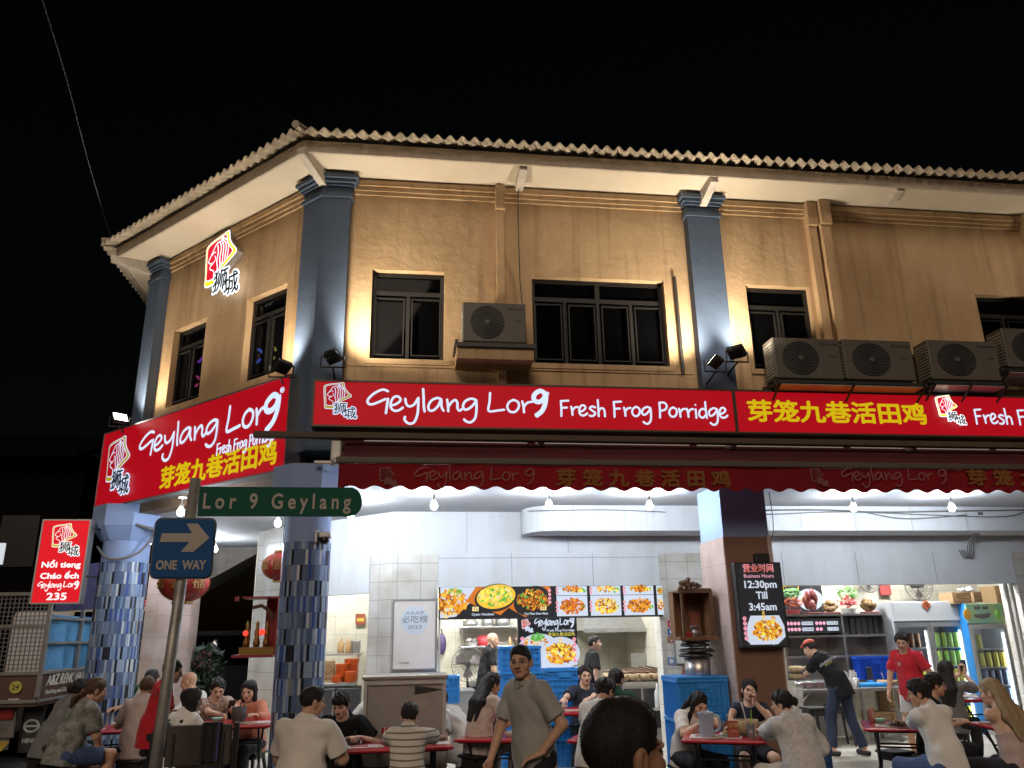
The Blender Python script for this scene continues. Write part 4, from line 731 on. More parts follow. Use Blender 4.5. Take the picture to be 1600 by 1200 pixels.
# altars
RED_L = M('red_lacquer', (.26, .02, .025), .4); WOODD = M('dark_wood', (.10, .05, .025), .5, var=.35, vs=8); GOLD = M('old_gold', (.26, .15, .04), .4, .6)
t = thing('altar', 'red lacquer altar box on the left of the corner column', 'altar', (-1.63, 9.85, 1.6)); ax0, ax1, az0, az1 = -1.83, -1.40, 1.585, 2.215
mb = MB(); mb.box(-1.60, ax1, 10.06, 10.08, az0, az1); mb.box(ax1-.02, ax1, 9.66, 10.06, az0, az1); mb.box(ax0+.02, ax1-.022, 9.66, 10.06, az1-.02, az1); mb.box(ax0-.04, ax1-.022, 9.62, 10.06, az0-.03, az0); mb.box(ax0-.06, ax0-.02, 9.64, 9.68, az1-.05, az1); mb.build('cabinet', RED_L, t)
mb = MB()
for x in (-1.76, -1.65, -1.54): mb.lathe([(.035, 0), (.042, .05), (.022, .10), (.034, .16), (.016, .21), (.022, .25), (.004, .29)], (x, 9.85, az0+.08), 10)
mb.build_each('figurine', GOLD, t, True); mb = MB(); mb.box(ax0+.02, ax1-.03, 9.70, 9.72, az0+.001, az0+.08); mb.build('offering_rail', GOLD, t); MB().sph((-1.76, 9.75, az0+.23), .03, 12, 8).build('lamp', E('altar_lamp', (1, .05, .03), 1.6), t, True); MB().sph((-1.58, 9.75, az0+.24), .035, 12, 8).build('lamp', E('altar_lamp', (1, .05, .03), 1.6), t, True)
mb = MB(); mb.tube([(-1.70, 9.75, az1-.12), (-1.60, 9.72, az1-.10), (-1.52, 9.7, az1-.15), (-1.46, 9.7, az1-.25)], .022, 6); mb.build('carving', WOODD, t)
t = thing('altar', 'brown wooden altar box with a carved front fixed left of the square pillar', 'altar', (3.7, 10, 1.6)); mb = MB(); X_, Y_ = 3.32, 9.85
mb.box(3.76, 3.779, 9.7, 10.15, 1.69, 2.24); mb.box(3.36, 3.758, 10.12, 10.14, 1.69, 2.24); mb.box(3.36, 3.758, 9.70, 10.118, 2.22, 2.24); mb.box(3.30, 3.779, 9.64, 10.14, 1.65, 1.688); mb.box(3.36, 3.378, 9.98, 10.118, 1.69, 2.218); mb.build('cabinet', M('altar_wood', (.17, .08, .035), .45, var=.3, vs=10), t)
mb = MB()
for k in range(26): a = random.uniform(0, PI); r = random.uniform(.02, .13); mb.sph((3.47+r*math.cos(a)*1.1, 9.66+random.uniform(-.01, .02), 2.25+r*math.sin(a)*.9), random.uniform(.018, .034), 6, 4)
mb.box(3.33, 3.75, 9.66, 9.70, 2.20, 2.255); mb.box(3.36, 3.39, 9.67, 9.70, 1.69, 2.2); mb.box(3.72, 3.758, 9.67, 9.70, 1.69, 2.2); mb.build('carved_front', WOODD, t)
mb = MB(); mb.lathe([(.05, 0), (.06, .04), (.04, .08), (.06, .12), (.055, .13)], (3.55, 9.78, 1.69), 12); mb.m = 1
for k in range(5): mb.cyl((3.55+.01*(k-2), 9.78, 1.80), (3.55+.03*(k-2), 9.78, 1.98), .003, n=4)
mb.build('incense_pot', [M('pewter', (.18, .16, .15), .4, .6), M('incense_red', (.4, .05, .05), .7)], t); mb = MB(); mb.bbox(3.38, 3.47, 9.66, 9.74, 1.69, 1.74, .005); mb.build_each('offering_box', RED_L, t)
mb = MB(); mb.cyl((3.6, 10.1, 1.2), (3.6, 10.1, 1.65), .012); mb.cyl((3.74, 10.0, 1.2), (3.74, 10.0, 1.65), .012); mb.build_each('leg', DARKM, t)

# food pictures: plates and heaps built as thin printed layers on the lit panels
def food(mb, o, u, v, cx, cy, rx, ry, cols, n, s, n0=.002):
    nn = u.cross(v)
    for k in range(n):
        a = random.uniform(0, 2*PI); r = math.sqrt(random.random()); x, y = cx+rx*r*math.cos(a), cy+ry*r*math.sin(a); mb.m = random.choice(cols); q = random.uniform(.5, 1.2)*s; b = random.uniform(0, PI); e = random.uniform(.35, .9); z = n0+.00006*k
        mb.add([o+u*(x+q*math.cos(t_)*math.cos(b)-q*e*math.sin(t_)*math.sin(b))+v*(y+q*math.cos(t_)*math.sin(b)+q*e*math.sin(t_)*math.cos(b))+nn*z for t_ in np.linspace(0, 2*PI, 7)[:-1]], [(0, 1, 2, 3, 4, 5)])
def ell(mb, o, u, v, cx, cy, rx, ry, z, n=22, rot=0):
    nn = u.cross(v); c, s = math.cos(rot), math.sin(rot); mb.add([o+u*(cx+rx*math.cos(a)*c-ry*math.sin(a)*s)+v*(cy+rx*math.cos(a)*s+ry*math.sin(a)*c)+nn*z for a in np.linspace(0, 2*PI, n+1)[:-1]], [tuple(range(n))])
FOODC = [(.02, .02, .022), (.60, .66, .78), (.80, .33, .02), (.62, .17, .015), (.85, .52, .05), (.32, .09, .012), (.12, .45, .05), (.85, .66, .30), (.60, .10, .02), (.9, .40, .55), (.28, .06, .02), (.9, .78, .1)]
FM = [E('print_%d' % i, c, 1.0) for i, c in enumerate(FOODC)]   # 0 black 1 plate 2 orange 3 rust 4 amber 5 brown 6 green 7 cream 8 red-brown 9 pink 10 wood 11 yellow
def discs(mb, o, u, v, pts, r=.022, chars='马来风光明月'):
    for k, (x, y) in enumerate(pts): mb.m = 9; ell(mb, o, u, v, x, y, r, r, .010, 14); mb.m = 8; put_text(mb, chars[k % len(chars)], o+u*x+v*y+u.cross(v)*.012, u, v, r*1.5, ext=.0005)
Vz = Zv
# long menu lightbox over the kitchen opening
t = thing('menu_lightbox', 'long lit menu board of food pictures over the kitchen opening', 'menu board', (2.1, 11.6, 2.2)); mb = MB(); mz0, mz1 = 1.985, 2.405; mb.box(.50, 3.74, 11.60, 11.68, mz0-.02, mz1+.003); mb.build('casing', BLACK, t)
mb = MB(); o = Vector((.52, 11.597, mz0)); u, v = Xv, Zv; H_ = mz1-mz0
mb.m = 0; mb.box(.51, 3.73, 11.5975, 11.599, mz0+.002, mz1-.002)
def quad(x0, x1, y0, y1, m, z): mb.m = m; mb.add([o+u*x+v*y-Vector((0, z, 0)) for x, y in ((x0, y0), (x1, y0), (x1, y1), (x0, y1))], [(0, 1, 2, 3)])
def poly_(pts, m, z): mb.m = m; mb.add([o+u*x+v*y-Vector((0, z, 0)) for x, y in pts], [tuple(range(len(pts)))])
poly_([(0, 0.0), (.22, 0.02), (.50, .28), (.55, H_), (.0, H_)], 1, .001); food(mb, o, u, v, .17, .22, .20, .17, [2, 2, 4, 3, 5], 170, .032); food(mb, o, u, v, .2, .36, .10, .05, [6, 6, 7], 40, .02, .014); food(mb, o, u, v, .12, .07, .10, .06, [7, 4, 1], 14, .03, .016)
poly_([(.36, .22), (.85, .03), (1.0, .16), (1.02, H_), (.50, H_)], 3, .0014); mb.m = 0; ell(mb, o, u, v, .78, .27, .30, .19, .002, 26, .15); mb.m = 4; ell(mb, o, u, v, .79, .285, .28, .165, .0025, 26, .15); food(mb, o, u, v, .79, .29, .25, .13, [4, 11, 11, 7, 6], 200, .03, .003)
poly_([(.95, .14), (1.2, .0), (1.56, .16), (1.57, H_), (1.35, H_)], 3, .0015); mb.m = 0; ell(mb, o, u, v, 1.30, .225, .27, .19, .0022, 26, .4); food(mb, o, u, v, 1.31, .235, .22, .14, [5, 5, 2, 3, 6, 4], 230, .024, .003)
quad(.45, .54, .09, .15, 7, .0045); quad(1.42, 1.51, .09, .15, 7, .005)
for x0 in (1.66, 2.155, 2.65, 3.145):
    w_ = .45 if x0 < 3.1 else .09
    for y0, y1 in ((.005, .285), (.292, .418)): quad(x0, x0+w_, y0, y1, 1, .0015)
    if w_ > .2:
        c = {1.66: [3, 8, 2, 5], 2.155: [4, 7, 2, 11, 5], 2.65: [2, 3, 5, 2]}[x0]; food(mb, o, u, v, x0+.23, .14, .17, .105, c, 130, .028, .003); food(mb, o, u, v, x0+.24, .375, .14, .04, c+[4], 60, .024, .003); food(mb, o, u, v, x0+.40, .13, .03, .04, [6, 7], 10, .018, .006); food(mb, o, u, v, x0+.38, .36, .05, .03, [6, 11], 14, .018, .006); discs(mb, o, u, v, [(x0-.005+.01, .08+.055*k) for k in range(3)]+[(x0+.01, .33+.05*k) for k in range(2)], .021)
    else: food(mb, o, u, v, x0+.05, .35, .04, .04, [6, 2, 8], 26, .02, .003); food(mb, o, u, v, x0+.05, .15, .04, .08, [7, 5, 3], 30, .022, .003)
discs(mb, o, u, v, [(1.56, .2+.055*k) for k in range(4)], .022); mb.m = 0; put_text(mb, '12', o+u*.495+v*.12-Vector((0, .006, 0)), u, v, .055, ext=.0004); put_text(mb, '23', o+u*1.465+v*.12-Vector((0, .007, 0)), u, v, .055, ext=.0004)
mb.m = 1; put_text(mb, 'Oyster Omelette', o+u*.60+v*.045-Vector((0, .007, 0)), u, v, .045, ext=.0004, off=.001); put_text(mb, 'Hot Plate Deer Meat', o+u*1.36+v*.045-Vector((0, .007, 0)), u, v, .04, ext=.0004, off=.001)
mb.build('menu_pictures', FM, t)
# standing menu board behind the crates
t = thing('menu_lightbox', 'upright lit menu screen with Geylang Lor 9 title behind the blue crates', 'menu board', (2.14, 12.2, 1.3)); mb = MB(); mb.box(1.70, 2.59, 12.2, 12.28, 1.30, 2.0); mb.cyl((2.1, 12.3, .12), (2.1, 12.3, 1.4), .03); mb.build('casing', BLACK, t)
mb = MB(); o = Vector((1.71, 12.197, 1.31)); mb.m = 0; mb.box(1.705, 2.585, 12.1985, 12.1995, 1.305, 1.995)
mb.m = 1; ell(mb, o, u, v, .30, .20, .33, .25, .0005, 26); ell(mb, o, u, v, .62, .17, .29, .23, .0012, 26); quad(.33, .87, .0, .10, 1, .0011); food(mb, o, u, v, .62, .17, .22, .14, [4, 2, 2, 3, 11, 5], 190, .032, .002); food(mb, o, u, v, .24, .33, .2, .06, [3, 7, 1, 2], 50, .03, .002); food(mb, o, u, v, .27, .40, .10, .05, [6], 50, .022, .006); food(mb, o, u, v, .62, .32, .02, .06, [7, 4], 14, .018, .012)
discs(mb, o, u, v, [(.83, .06+.075*k) for k in range(5)]+[(.05, .38), (.05, .30)], .03)
mb.m = 1; put_hand(mb, 'Geylang', o+u*.24+v*.545-Vector((0, .004, 0)), u, v, .15, .055, .36, flat=.002); put_hand(mb, 'Lor9', o+u*.62+v*.55-Vector((0, .004, 0)), u, v, .15, .055, .22, bold='9', flat=.002); put_text(mb, 'Fresh Frog Porridge', o+u*.63+v*.49-Vector((0, .004, 0)), u, v, .05, .42, off=.001, ext=.0005); mb.m = 11; put_text(mb, '芽笼九巷活田鸡', o+u*.64+v*.43-Vector((0, .004, 0)), u, v, .055, .40, off=.0, ext=.0005)
pic = mb.build('menu_pictures', FM, t); put_emblem(pic, (1.75, 12.19, 1.83), Xv, Zv, .14, [FM[1], FM[9], FM[8], FM[1]])
# business hours screen
t = thing('hours_screen', 'upright black screen showing business hours 12:30pm till 3:45am on the square pillar', 'screen', (4.16, 9.25, 1.56)); bx0, bx1, bz0, bz1 = 3.88, 4.465, 1.555, 2.525
mb = MB(); mb.bbox(bx0, bx1, 9.2, 9.318, bz0, bz1, .01); mb.bbox(4.18, 4.36, 9.24, 9.318, bz1+.002, bz1+.11, .012); mb.build('casing', BLACK, t); o = Vector((bx0+.02, 9.197, bz0+.02)); w_ = bx1-bx0-.04
mb = MB(); mb.m = 0; mb.box(bx0+.02, bx1-.02, 9.198, 9.1995, bz0+.02, bz1-.02)
mb.m = 1; mb.prism([(.06+p[0]*.001, p[1]) for p in []] or [(.05, .06), (.10, .02), (.42, .02), (.52, .10), (.52, .22), (.47, .34), (.12, .34), (.07, .24)], o-Vector((0, .0015, 0)), u, v, .0008); food(mb, o, u, v, .30, .175, .17, .11, [4, 2, 3, 2, 11, 5], 210, .024, .004); food(mb, o, u, v, .27, .34, .014, .05, [7, 4], 14, .014, .018); food(mb, o, u, v, .38, .30, .03, .03, [4, 2], 12, .016, .018); discs(mb, o, u, v, [(.04, .09+.055*k) for k in range(5)], .024)
mb.m = 9; put_text(mb, '营业时间', o+u*(w_/2)+v*.875-Vector((0, .003, 0)), u, v, .105, .38, off=0, ext=.0005); mb.m = 8; put_text(mb, '营业时间', o+u*(w_/2)+v*.872-Vector((0, .0045, 0)), u, v, .10, .36, off=0, ext=.0005); mb.m = 9; put_text(mb, 'Business Hours', o+u*(w_/2)+v*.79-Vector((0, .003, 0)), u, v, .06, .37, ext=.0005)
mb.m = 1
for s_, y in (('12:30pm', .69), ('Till', .565), ('3:45am', .435)): put_text(mb, s_, o+u*(w_/2+.01)+v*y-Vector((0, .003, 0)), u, v, .115, {'12:30pm': .40, 'Till': .14, '3:45am': .34}[s_], off=.003, ext=.0005)
put_text(mb, 'Butter Fried Frog', o+u*.22+v*.03-Vector((0, .02, 0)), u, v, .035, .3, ext=.0005); mb.build('screen_picture', FM, t)
# ================================================================== SHOP CONTENTS
REDT = M('red_table_laminate', (.46, .016, .03), .25, var=.1, vs=3); PAPER = M('paper_white', (.62, .60, .57), .7); CRB = M('crate_blue', (.03, .25, .68), .4); STB = M('stool_black', (.02, .02, .022), .45)
def make_table():
    r = thing('folding_table', 'x', 'table'); mb = MB(); mb.bbox(-.40, .40, -.40, .40, .725, .755, .012); mb.build('tabletop', REDT, r)
    mb = MB(); mb.box(-.36, .36, -.36, .36, .712, .724); mb.build('apron', M('table_underside', (.12, .02, .02), .6), r)
    for sx in (-1, 1):
        for k in (-1, 1): MB().tube([(sx*.27, -k*.30, .712), (sx*.27, -k*.05, .40), (sx*.27, k*.30, .02)], .014, 6).build('leg', STB, r)
    mb = MB()
    for k in (-1, 1): mb.cyl((-.27, k*.30, .03), (.27, k*.30, .03), .012, n=6); mb.cyl((-.27, k*.14, .55), (.27, k*.14, .55), .01, n=6)
    mb.build_each('stretcher', STB, r); return r
tb = make_table(); tb.location = (-.05, 8.42, 0); tb.rotation_euler = (0, 0, rad(2)); WM[tb] = Matrix.Translation(tb.location)
TBL = [((-.05, 8.42, 0), 2, 'red folding table in front of the grey metal cabinet'), ((3.22, 8.28, 0), -24, 'red folding table left of the square pillar with a jug and clay pot'), ((5.35, 8.62, 0), -28, 'red folding table before the leaning worker with a clay pot on its right'), ((6.50, 8.25, 0), -10, 'red folding table with plastic cups in front of the blonde woman'),
       ((1.05, 8.95, 0), -20, 'red folding table half hidden behind the standing man'), ((2.15, 8.55, 0), -24, 'red folding table half hidden behind the nearest head'), ((1.92, 10.15, .12), 0, 'red folding table in front of the smiling woman in navy'), ((-1.80, 9.85, .12), 4, 'red folding table left of the tiled corner column'), ((-3.55, 10.95, 0), 10, 'red folding table right of the leaf print shirt'), ((7.25, 10.3, .12), 4, 'red folding table by the drinks fridges')]
for k, (l, a, lb) in enumerate(TBL):
    c = tb if k == 0 else copy_tree(tb, None, l, rad(a)); c['label'] = lb; c['group'] = 'red folding tables'
tb.scale = (1.38, .62, 1); 
def top(k, x=0, y=0, dz=0): l, a, _ = TBL[k]; a = rad(a); return Vector((l[0]+x*math.cos(a)-y*math.sin(a), l[1]+x*math.sin(a)+y*math.cos(a), l[2]+.756+dz))
def make_stool():
    r = thing('stool', 'x', 'stool'); mb = MB(); mb.bbox(-.15, .15, -.15, .15, .425, .455, .012); mb.build('seat', STB, r)
    for sx in (-1, 1):
        for sy in (-1, 1): mb = MB(); mb.add([(sx*(a+w1*p), sy*(a+w1*q), z) for z, a, w1 in ((0, .165, .028), (.426, .115, .032)) for p, q in ((0, 0), (-1, 0), (-1, -1), (0, -1))], [(0, 3, 2, 1), (4, 5, 6, 7)]+[(i, (i+1) % 4, (i+1) % 4+4, i+4) for i in range(4)]); mb.build('leg', STB, r)
    mb = MB()
    for z in (.36,):
        for s_ in (-1, 1): mb.box(-.10, .10, s_*.125-.008, s_*.125+.008, z, z+.066); mb.box(s_*.125-.008, s_*.125+.008, -.10, .10, z, z+.066)
    mb.build('apron', STB, r); return r
STOOLS = []; st0 = make_stool(); _used = [0]
def stool(x, y, z, label, rz=0, h=.455):
    c = st0 if not _used[0] else copy_tree(st0, None); _used[0] = 1; c.location = (x, y, z); c.rotation_euler = (0, 0, rad(rz)); c['label'] = label; c['group'] = 'black plastic stools'; c.scale = (1, 1, max(.5, h/.455)); return c
p = onZ(1398, 1172, .455); stool(p.x, p.y, 0, 'empty black plastic stool in front of the red table by the leaning worker', 12)
stool(5.95, 11.75, .12, 'tall black plastic stool under the steel counter left of the leaning worker', 5, .56); stool(6.45, 12.0, .12, 'tall black plastic stool under the steel counter behind the leaning worker', -8, .56)
# things on the tables
def can(p, label, body, letters, h=.122, r=.033):
    t = thing('drink_can', label, 'can', p); MB().lathe([(r*.85, 0), (r, .008), (r, h-.012), (r*.8, h)], p, 16).build('body', body, t, True); MB().lathe([(r*.8, h), (r*.78, h-.004), (.001, h-.004)], p, 14).build('lid', ALU, t)
    mb = MB(); vs, fs = text_mesh(letters, .04, 0, .0008)
    mb.add([Vector(p)+Vector(((r+.001+q.z)*math.sin(q.y/r), -(r+.001+q.z)*math.cos(q.y/r), h/2+q.x)) for q in vs], fs); mb.build('lettering', PAPER, t)
CRED = M('can_red', (.36, .015, .02), .3, .3)
can(top(0, -.09, .06), 'red cola can standing on the table by the boy in black', CRED, 'Coca-Cola', .155, .036)
can(top(2, -.28, .22), 'red and cream can on the table by the leaning worker', M('can_peach', (.45, .18, .14), .3, .3), 'Cola', .15, .035); can(top(4, -.28, .0), 'red and white can on the table by the standing man', M('can_pink', (.5, .2, .18), .3, .3), 'Cola', .15, .035); can(top(6, -.22, .05), 'small red can beside the black sauce pot', CRED, 'Cola')
t = thing('menu_stand', 'red menu card leaning on the table between the two women', 'menu', top(1, .12, -.22)); p = top(1, .10, -.20); mb = MB(); mb.prism([(-.055, 0), (.055, 0), (.055, .155), (-.055, .155)], p, Vector((.98, -.15, 0)).normalized(), Vector((0, .15, .99)).normalized(), -.012); mb.build('card', M('menu_red', (.30, .03, .025), .4), t); mb = MB(); put_text(mb, '菜单', p+Vector((0, -.002, .11)), Vector((.98, -.15, 0)).normalized(), Vector((0, .15, .99)).normalized(), .05, ext=.001); put_text(mb, 'MENU', p+Vector((0, .003, .06)), Vector((.98, -.15, 0)).normalized(), Vector((0, .15, .99)).normalized(), .025, ext=.001); mb.build('lettering', M('menu_gold', (.6, .4, .1), .5), t)
def jug(p):
    t = thing('water_jug', 'pale grey blue plastic jug on the table of the eating woman', 'jug', p); JM = M('jug_plastic', (.34, .40, .50), .3); mb = MB(); mb.lathe([(.062, 0), (.070, .02), (.068, .13), (.078, .215), (.082, .228), (.075, .225), (.063, .13), (.063, .03), (.001, .02)], p, 20, False); mb.build('body', JM, t, True)
    MB().tube(smooth3([p+Vector((.068, 0, .20)), p+Vector((.125, -.02, .18)), p+Vector((.125, -.02, .08)), p+Vector((.066, 0, .04))]), .013, 7).build('handle', JM, t, True); mb = MB(); mb.add([p+Vector(q) for q in ((-.07, -.02, .215), (-.07, .02, .215), (-.108, 0, .242), (-.073, 0, .165))], [(0, 1, 2), (0, 2, 3), (1, 3, 2)]); mb.build('spout', JM, t)
jug(top(1, -.16, -.16))
CLAY = M('clay_pot', (.38, .27, .15), .75, var=.3, vs=10, bump=.2); CLAYD = M('clay_dark', (.05, .04, .035), .6)
def claypot(p, label, R=.115, h=.12, lid=False, spoon=True, group=None):
    t = thing('clay_pot', label, 'pot', p, 0, group); mb = MB(); mb.lathe([(R*.6, 0), (R*.95, h*.35), (R, h*.7), (R*.93, h), (R*.85, h), (R*.88, h*.7), (R*.5, h*.2), (.001, h*.2)], p, 22, False); mb.build('body', CLAY, t, True); MB().lathe([(R*.87, h*.72), (.001, h*.75)], p, 18, False).build('porridge', M('porridge', (.10, .06, .035), .3), t)
    MB().cyl(p+Vector((R*.9, 0, h*.65)), p+Vector((R*1.75, -.03, h*.85)), .016, .018, 8).build('handle', CLAY, t)
    MB().lathe([(R*.62, -.002), (R*1.25, .004), (R*1.25, .008), (R*.62, .004)], p, 20, False).build('saucer', CLAYD, t)
    if spoon:
        mb = MB(); mb.tube([p+Vector((.0, 0, h*.8)), p+Vector((-.03, -.02, h*1.7)), p+Vector((-.045, -.02, h*2.2))], [.006, .006, .011], 6, .004, Vector((0, -1, 0))); mb.build('spoon', PAPER, t)
claypot(top(1, .22, .08), 'clay pot with a white spoon in front of the woman in navy', .125, .14); claypot(top(2, .16, .05), 'clay pot with a spoon beside the man in the white tee', .115, .12)
claypot(top(2, .30, -.12), 'small clay bowl right of the bigger clay pot', .07, .08, spoon=True)
def cup(p, label, liquid, h=.12, group='plastic cups on the tables', straw=None):
    t = thing('plastic_cup', label, 'cup', p, 0, group); CUPM = M('clear_cup', (.55, .55, .55), .1, trans=.75); MB().lathe([(.030, 0), (.043, h), (.041, h), (.028, .004), (.001, .004)], p, 18, False).build('wall', CUPM, t, True)
    if liquid: MB().lathe([(.026, .006), (.034, h*.6), (.001, h*.6)], p, 14).build('drink', liquid, t, True)
    if straw: MB().cyl(p+Vector((.0, 0, .02)), p+Vector((.02, -.01, h*2.0)), .004, n=6).build('straw', straw, t)
STR = M('straw_white', (.7, .7, .7), .5); STRR = M('straw_red', (.5, .05, .05), .5); COLA = M('cola', (.03, .008, .006), .1); TEA = M('iced_tea', (.30, .06, .02), .2)
cup(top(1, .26, -.24), 'clear plastic cup of iced water beside the red menu card', M('ice_water', (.6, .6, .62), .2), .13, straw=M('straw_green', (.25, .5, .05), .5)); cup(top(3, -.24, .0), 'plastic cup of red drink with a straw on the table of the blonde', TEA, .12, straw=STRR); cup(top(3, -.12, -.16), 'plastic cup of dark cola at the corner of the table of the blonde', COLA, .12, straw=STR); cup(top(4, -.10, .1), 'clear plastic cup on the table behind the standing man', None, .13)
cup(top(5, -.2, -.1), 'plastic cup at the left end of the table by the nearest head', TEA, .11)
def sheet(p, label, w_, h_, rz, mats, name='place_mat'):
    t = thing(name, label, 'paper', p); u = Vector((math.cos(rad(rz)), math.sin(rad(rz)), 0)); v = Vector((-u.y, u.x, 0)); MB().prism([(-w_/2, -h_/2), (w_/2, -h_/2), (w_/2, h_/2), (-w_/2, h_/2)], p, u, v, .004).build('sheet', PAPER, t)
    mb = MB(); mb.prism([(-w_*.4, -h_*.2), (w_*.1, -h_*.3), (w_*.1, h_*.3), (-w_*.4, h_*.3)], Vector(p)+Zv*.0045, u, v, .001); mb.build('print', mats, t)
PRR = M('print_red', (.4, .03, .04), .5); PRB = M('print_brown', (.3, .2, .1), .6)
sheet(top(0, -.28, -.02), 'menu book lying in front of the boy in black', .34, .22, 5, PRR, 'menu_book'); sheet(top(0, .46, .02), 'white sheet right of the boy in stripes', .15, .2, 0, PAPER); sheet(top(1, -.08, -.12), 'printed paper mat under the jug', .5, .3, -24, PRB); sheet(top(2, -.1, -.1), 'paper mat under the dark plate', .34, .26, -28, PRB); sheet(top(3, .15, -.1), 'paper mat beside the cola cup', .3, .2, -10, PRB); sheet(top(6, .18, -.1), 'paper mat on the table of the smiling woman', .3, .2, 0, PRB); sheet(top(7, .2, -.12), 'paper mat by the woman in orange', .34, .24, 8, PRB); sheet(top(8, -.12, -.1), 'white paper on the table by the leaf print shirt', .28, .2, 0, PAPER)
sheet(top(9, .1, .0), 'white tray paper on the table by the fridges', .4, .24, 4, PAPER)
def plate(p, label, r, m, heap=None):
    t = thing('plate', label, 'plate', p); MB().lathe([(r*.6, 0), (r, .018), (r*.97, .022), (r*.6, .006), (.001, .006)], p, 20, False).build('dish', m, t, True)
    if heap:
        mb = MB()
        for k in range(26): a = random.uniform(0, 6.28); q = r*.6*math.sqrt(random.random()); mb.sph(Vector(p)+Vector((q*math.cos(a), q*math.sin(a), .015+random.uniform(0, .02))), random.uniform(.012, .022), 6, 4)
        mb.build('food', heap, t)
FDB = M('braised_food', (.16, .07, .03), .4, var=.4, vs=30); plate(top(2, -.02, -.12, .006), 'dark iron plate of braised food held by the man in the white tee', .14, CLAYD, FDB); plate(top(1, .05, -.05, .006), 'small plate of noodles in front of the eating woman', .10, M('china_white', (.6, .6, .58), .3), M('noodles', (.45, .3, .12), .5, var=.3, vs=40)); plate(top(3, .05, .12), 'red plate in front of the man with glasses', .12, PRR, FDB)
def sauce(p, label, r=.06, h=.1, sticks=False):
    t = thing('sauce_pot', label, 'pot', p, 0, 'black sauce pots'); MB().lathe([(r*.8, 0), (r, h*.3), (r, h), (r*.9, h), (r*.85, h*.5), (.001, h*.5)], p, 16, False).build('body', CLAYD, t, True); MB().cyl(p+Vector((0, 0, h*.7)), p+Vector((.03, 0, h*1.9)), .006, n=6).build('ladle', DARKM, t)
sauce(top(6, -.08, -.12), 'black sauce pot in front of the smiling woman', .07, .10); sauce(top(7, .02, .0), 'black pot holding chopsticks in front of the woman in orange', .08, .16); sauce(top(0, -.40, .12), 'black bowl in the hands of the boy in black', .07, .07); sauce(top(8, -.28, .05), 'black sauce dish beside the leaf print shirt', .07, .05); sauce(top(1, .02, .18), 'black pot behind the jug', .06, .11)

# steel cabinet, poster, blue crates
cx0, cx1 = -.385, .475; t = thing('cabinet', 'grey steel cabinet with its back to the street behind the striped boy', 'cabinet', (.05, 9.3, 0)); CBM = M('cabinet_grey', (.33, .30, .285), .6, .2, var=.16, vs=5)
mb = MB(); mb.box(cx0+.03, cx1-.03, 9.03, 9.05, .05, 1.30); mb.box(cx0+.03, cx1-.03, 9.48, 9.5, .05, 1.32); mb.build('carcass', CBM, t); mb = MB(); mb.box(cx0, cx0+.035, 9.0, 9.5, 0, 1.32); mb.box(cx1-.035, cx1, 9.0, 9.5, 0, 1.32); mb.box(cx0+.035, cx1-.035, 9.0, 9.03, 1.27, 1.32); mb.build_each('frame', M('cabinet_frame', (.52, .50, .48), .5, .3, var=.12, vs=6), t); mb = MB(); mb.bbox(cx0-.02, cx1+.02, 8.97, 9.52, 1.322, 1.362, .01); mb.build('top', STEEL, t)
p = onY(648, 1079, 9.03); MB().prism([(0, 0), (.30, .045), (0, .09)], (p.x, 9.029, p.z-.04), Xv, Zv, .006).build('pennant', M('pennant_black', (.03, .025, .02), .7), t)
def crate(label, x0, x1, y0, y1, z0, z1, mat=CRB, lid=False):
    t = thing('crate', label, 'crate', ((x0+x1)/2, (y0+y1)/2, z0), 0, 'blue plastic crates'); mb = MB(); th = .012
    mb.box(x0, x1, y0, y0+th, z0, z1-.03); mb.box(x0, x1, y1-th, y1, z0, z1-.03); mb.box(x0, x0+th, y0+th, y1-th, z0, z1-.03); mb.box(x1-th, x1, y0+th, y1-th, z0, z1-.03); mb.box(x0+th, x1-th, y0+th, y1-th, z0, z0+.015); mb.build('shell', mat, t)
    mb = MB(); o = .024
    for a, b, c, d in ((x0-o, x1+o, y0-o, y0+.01), (x0-o, x1+o, y1-.01, y1+o), (x0-o, x0+.01, y0+.011, y1-.011), (x1-.01, x1+o, y0+.011, y1-.011)): mb.box(a, b, c, d, z1-.035, z1)
    if lid: mb.bbox(x0-.02, x1+.02, y0-.02, y1+.02, z1+.002, z1+.03, .008)
    mb.build('rim', mat, t); mb = MB(); nx = max(4, int((x1-x0)/.06)); nz = max(3, int((z1-z0)/.07))
    for k in range(nx+1): x = x0+(x1-x0-.012)*k/nx; mb.box(x, x+.012, y0-.02, y0-.0005, z0+.01, z1-.04)
    for k in range(1, nz): z = z0+(z1-z0)*k/nz; mb.box(x0, x1, y0-.016, y0-.0004, z, z+.012)
    ny = max(4, int((y1-y0)/.06))
    for sx, xx in ((-1, x0), (1, x1)):
        for k in range(ny+1): y = y0+(y1-y0-.012)*k/ny; mb.box(min(xx, xx+sx*.018), max(xx, xx+sx*.018), y, y+.012, z0+.01, z1-.04)
    mb.box((x0+x1)/2-.08, (x0+x1)/2+.08, y0-.024, y0-.0205, z1-.11, z1-.045); mb.build('rib', mat, t)
def pxc(x0, x1, y0, y1, Y): a, b = onY(x0, y1, Y), onY(x1, y0, Y); return a.x, b.x, a.z, b.z
a, b, c, d = pxc(786, 850, 1048, 1100, 11.0); crate('blue crate at the bottom left of the stack behind the standing man', a, b, 11.0, 11.4, c, d)
a2_, b2_, c2_, d2_ = pxc(856, 908, 1044, 1100, 11.0); crate('blue crate beside the smiling woman, right of the stack', a2_, b2_, 11.0, 11.4, c2_, d2_)
crate('blue crate on the floor under the stack behind the standing man', a, b, 11.0, 11.4, c-.42, c-.005); crate('blue crate on the floor behind the smiling woman', a2_, b2_, 11.0, 11.4, c2_-.42, c2_-.005)
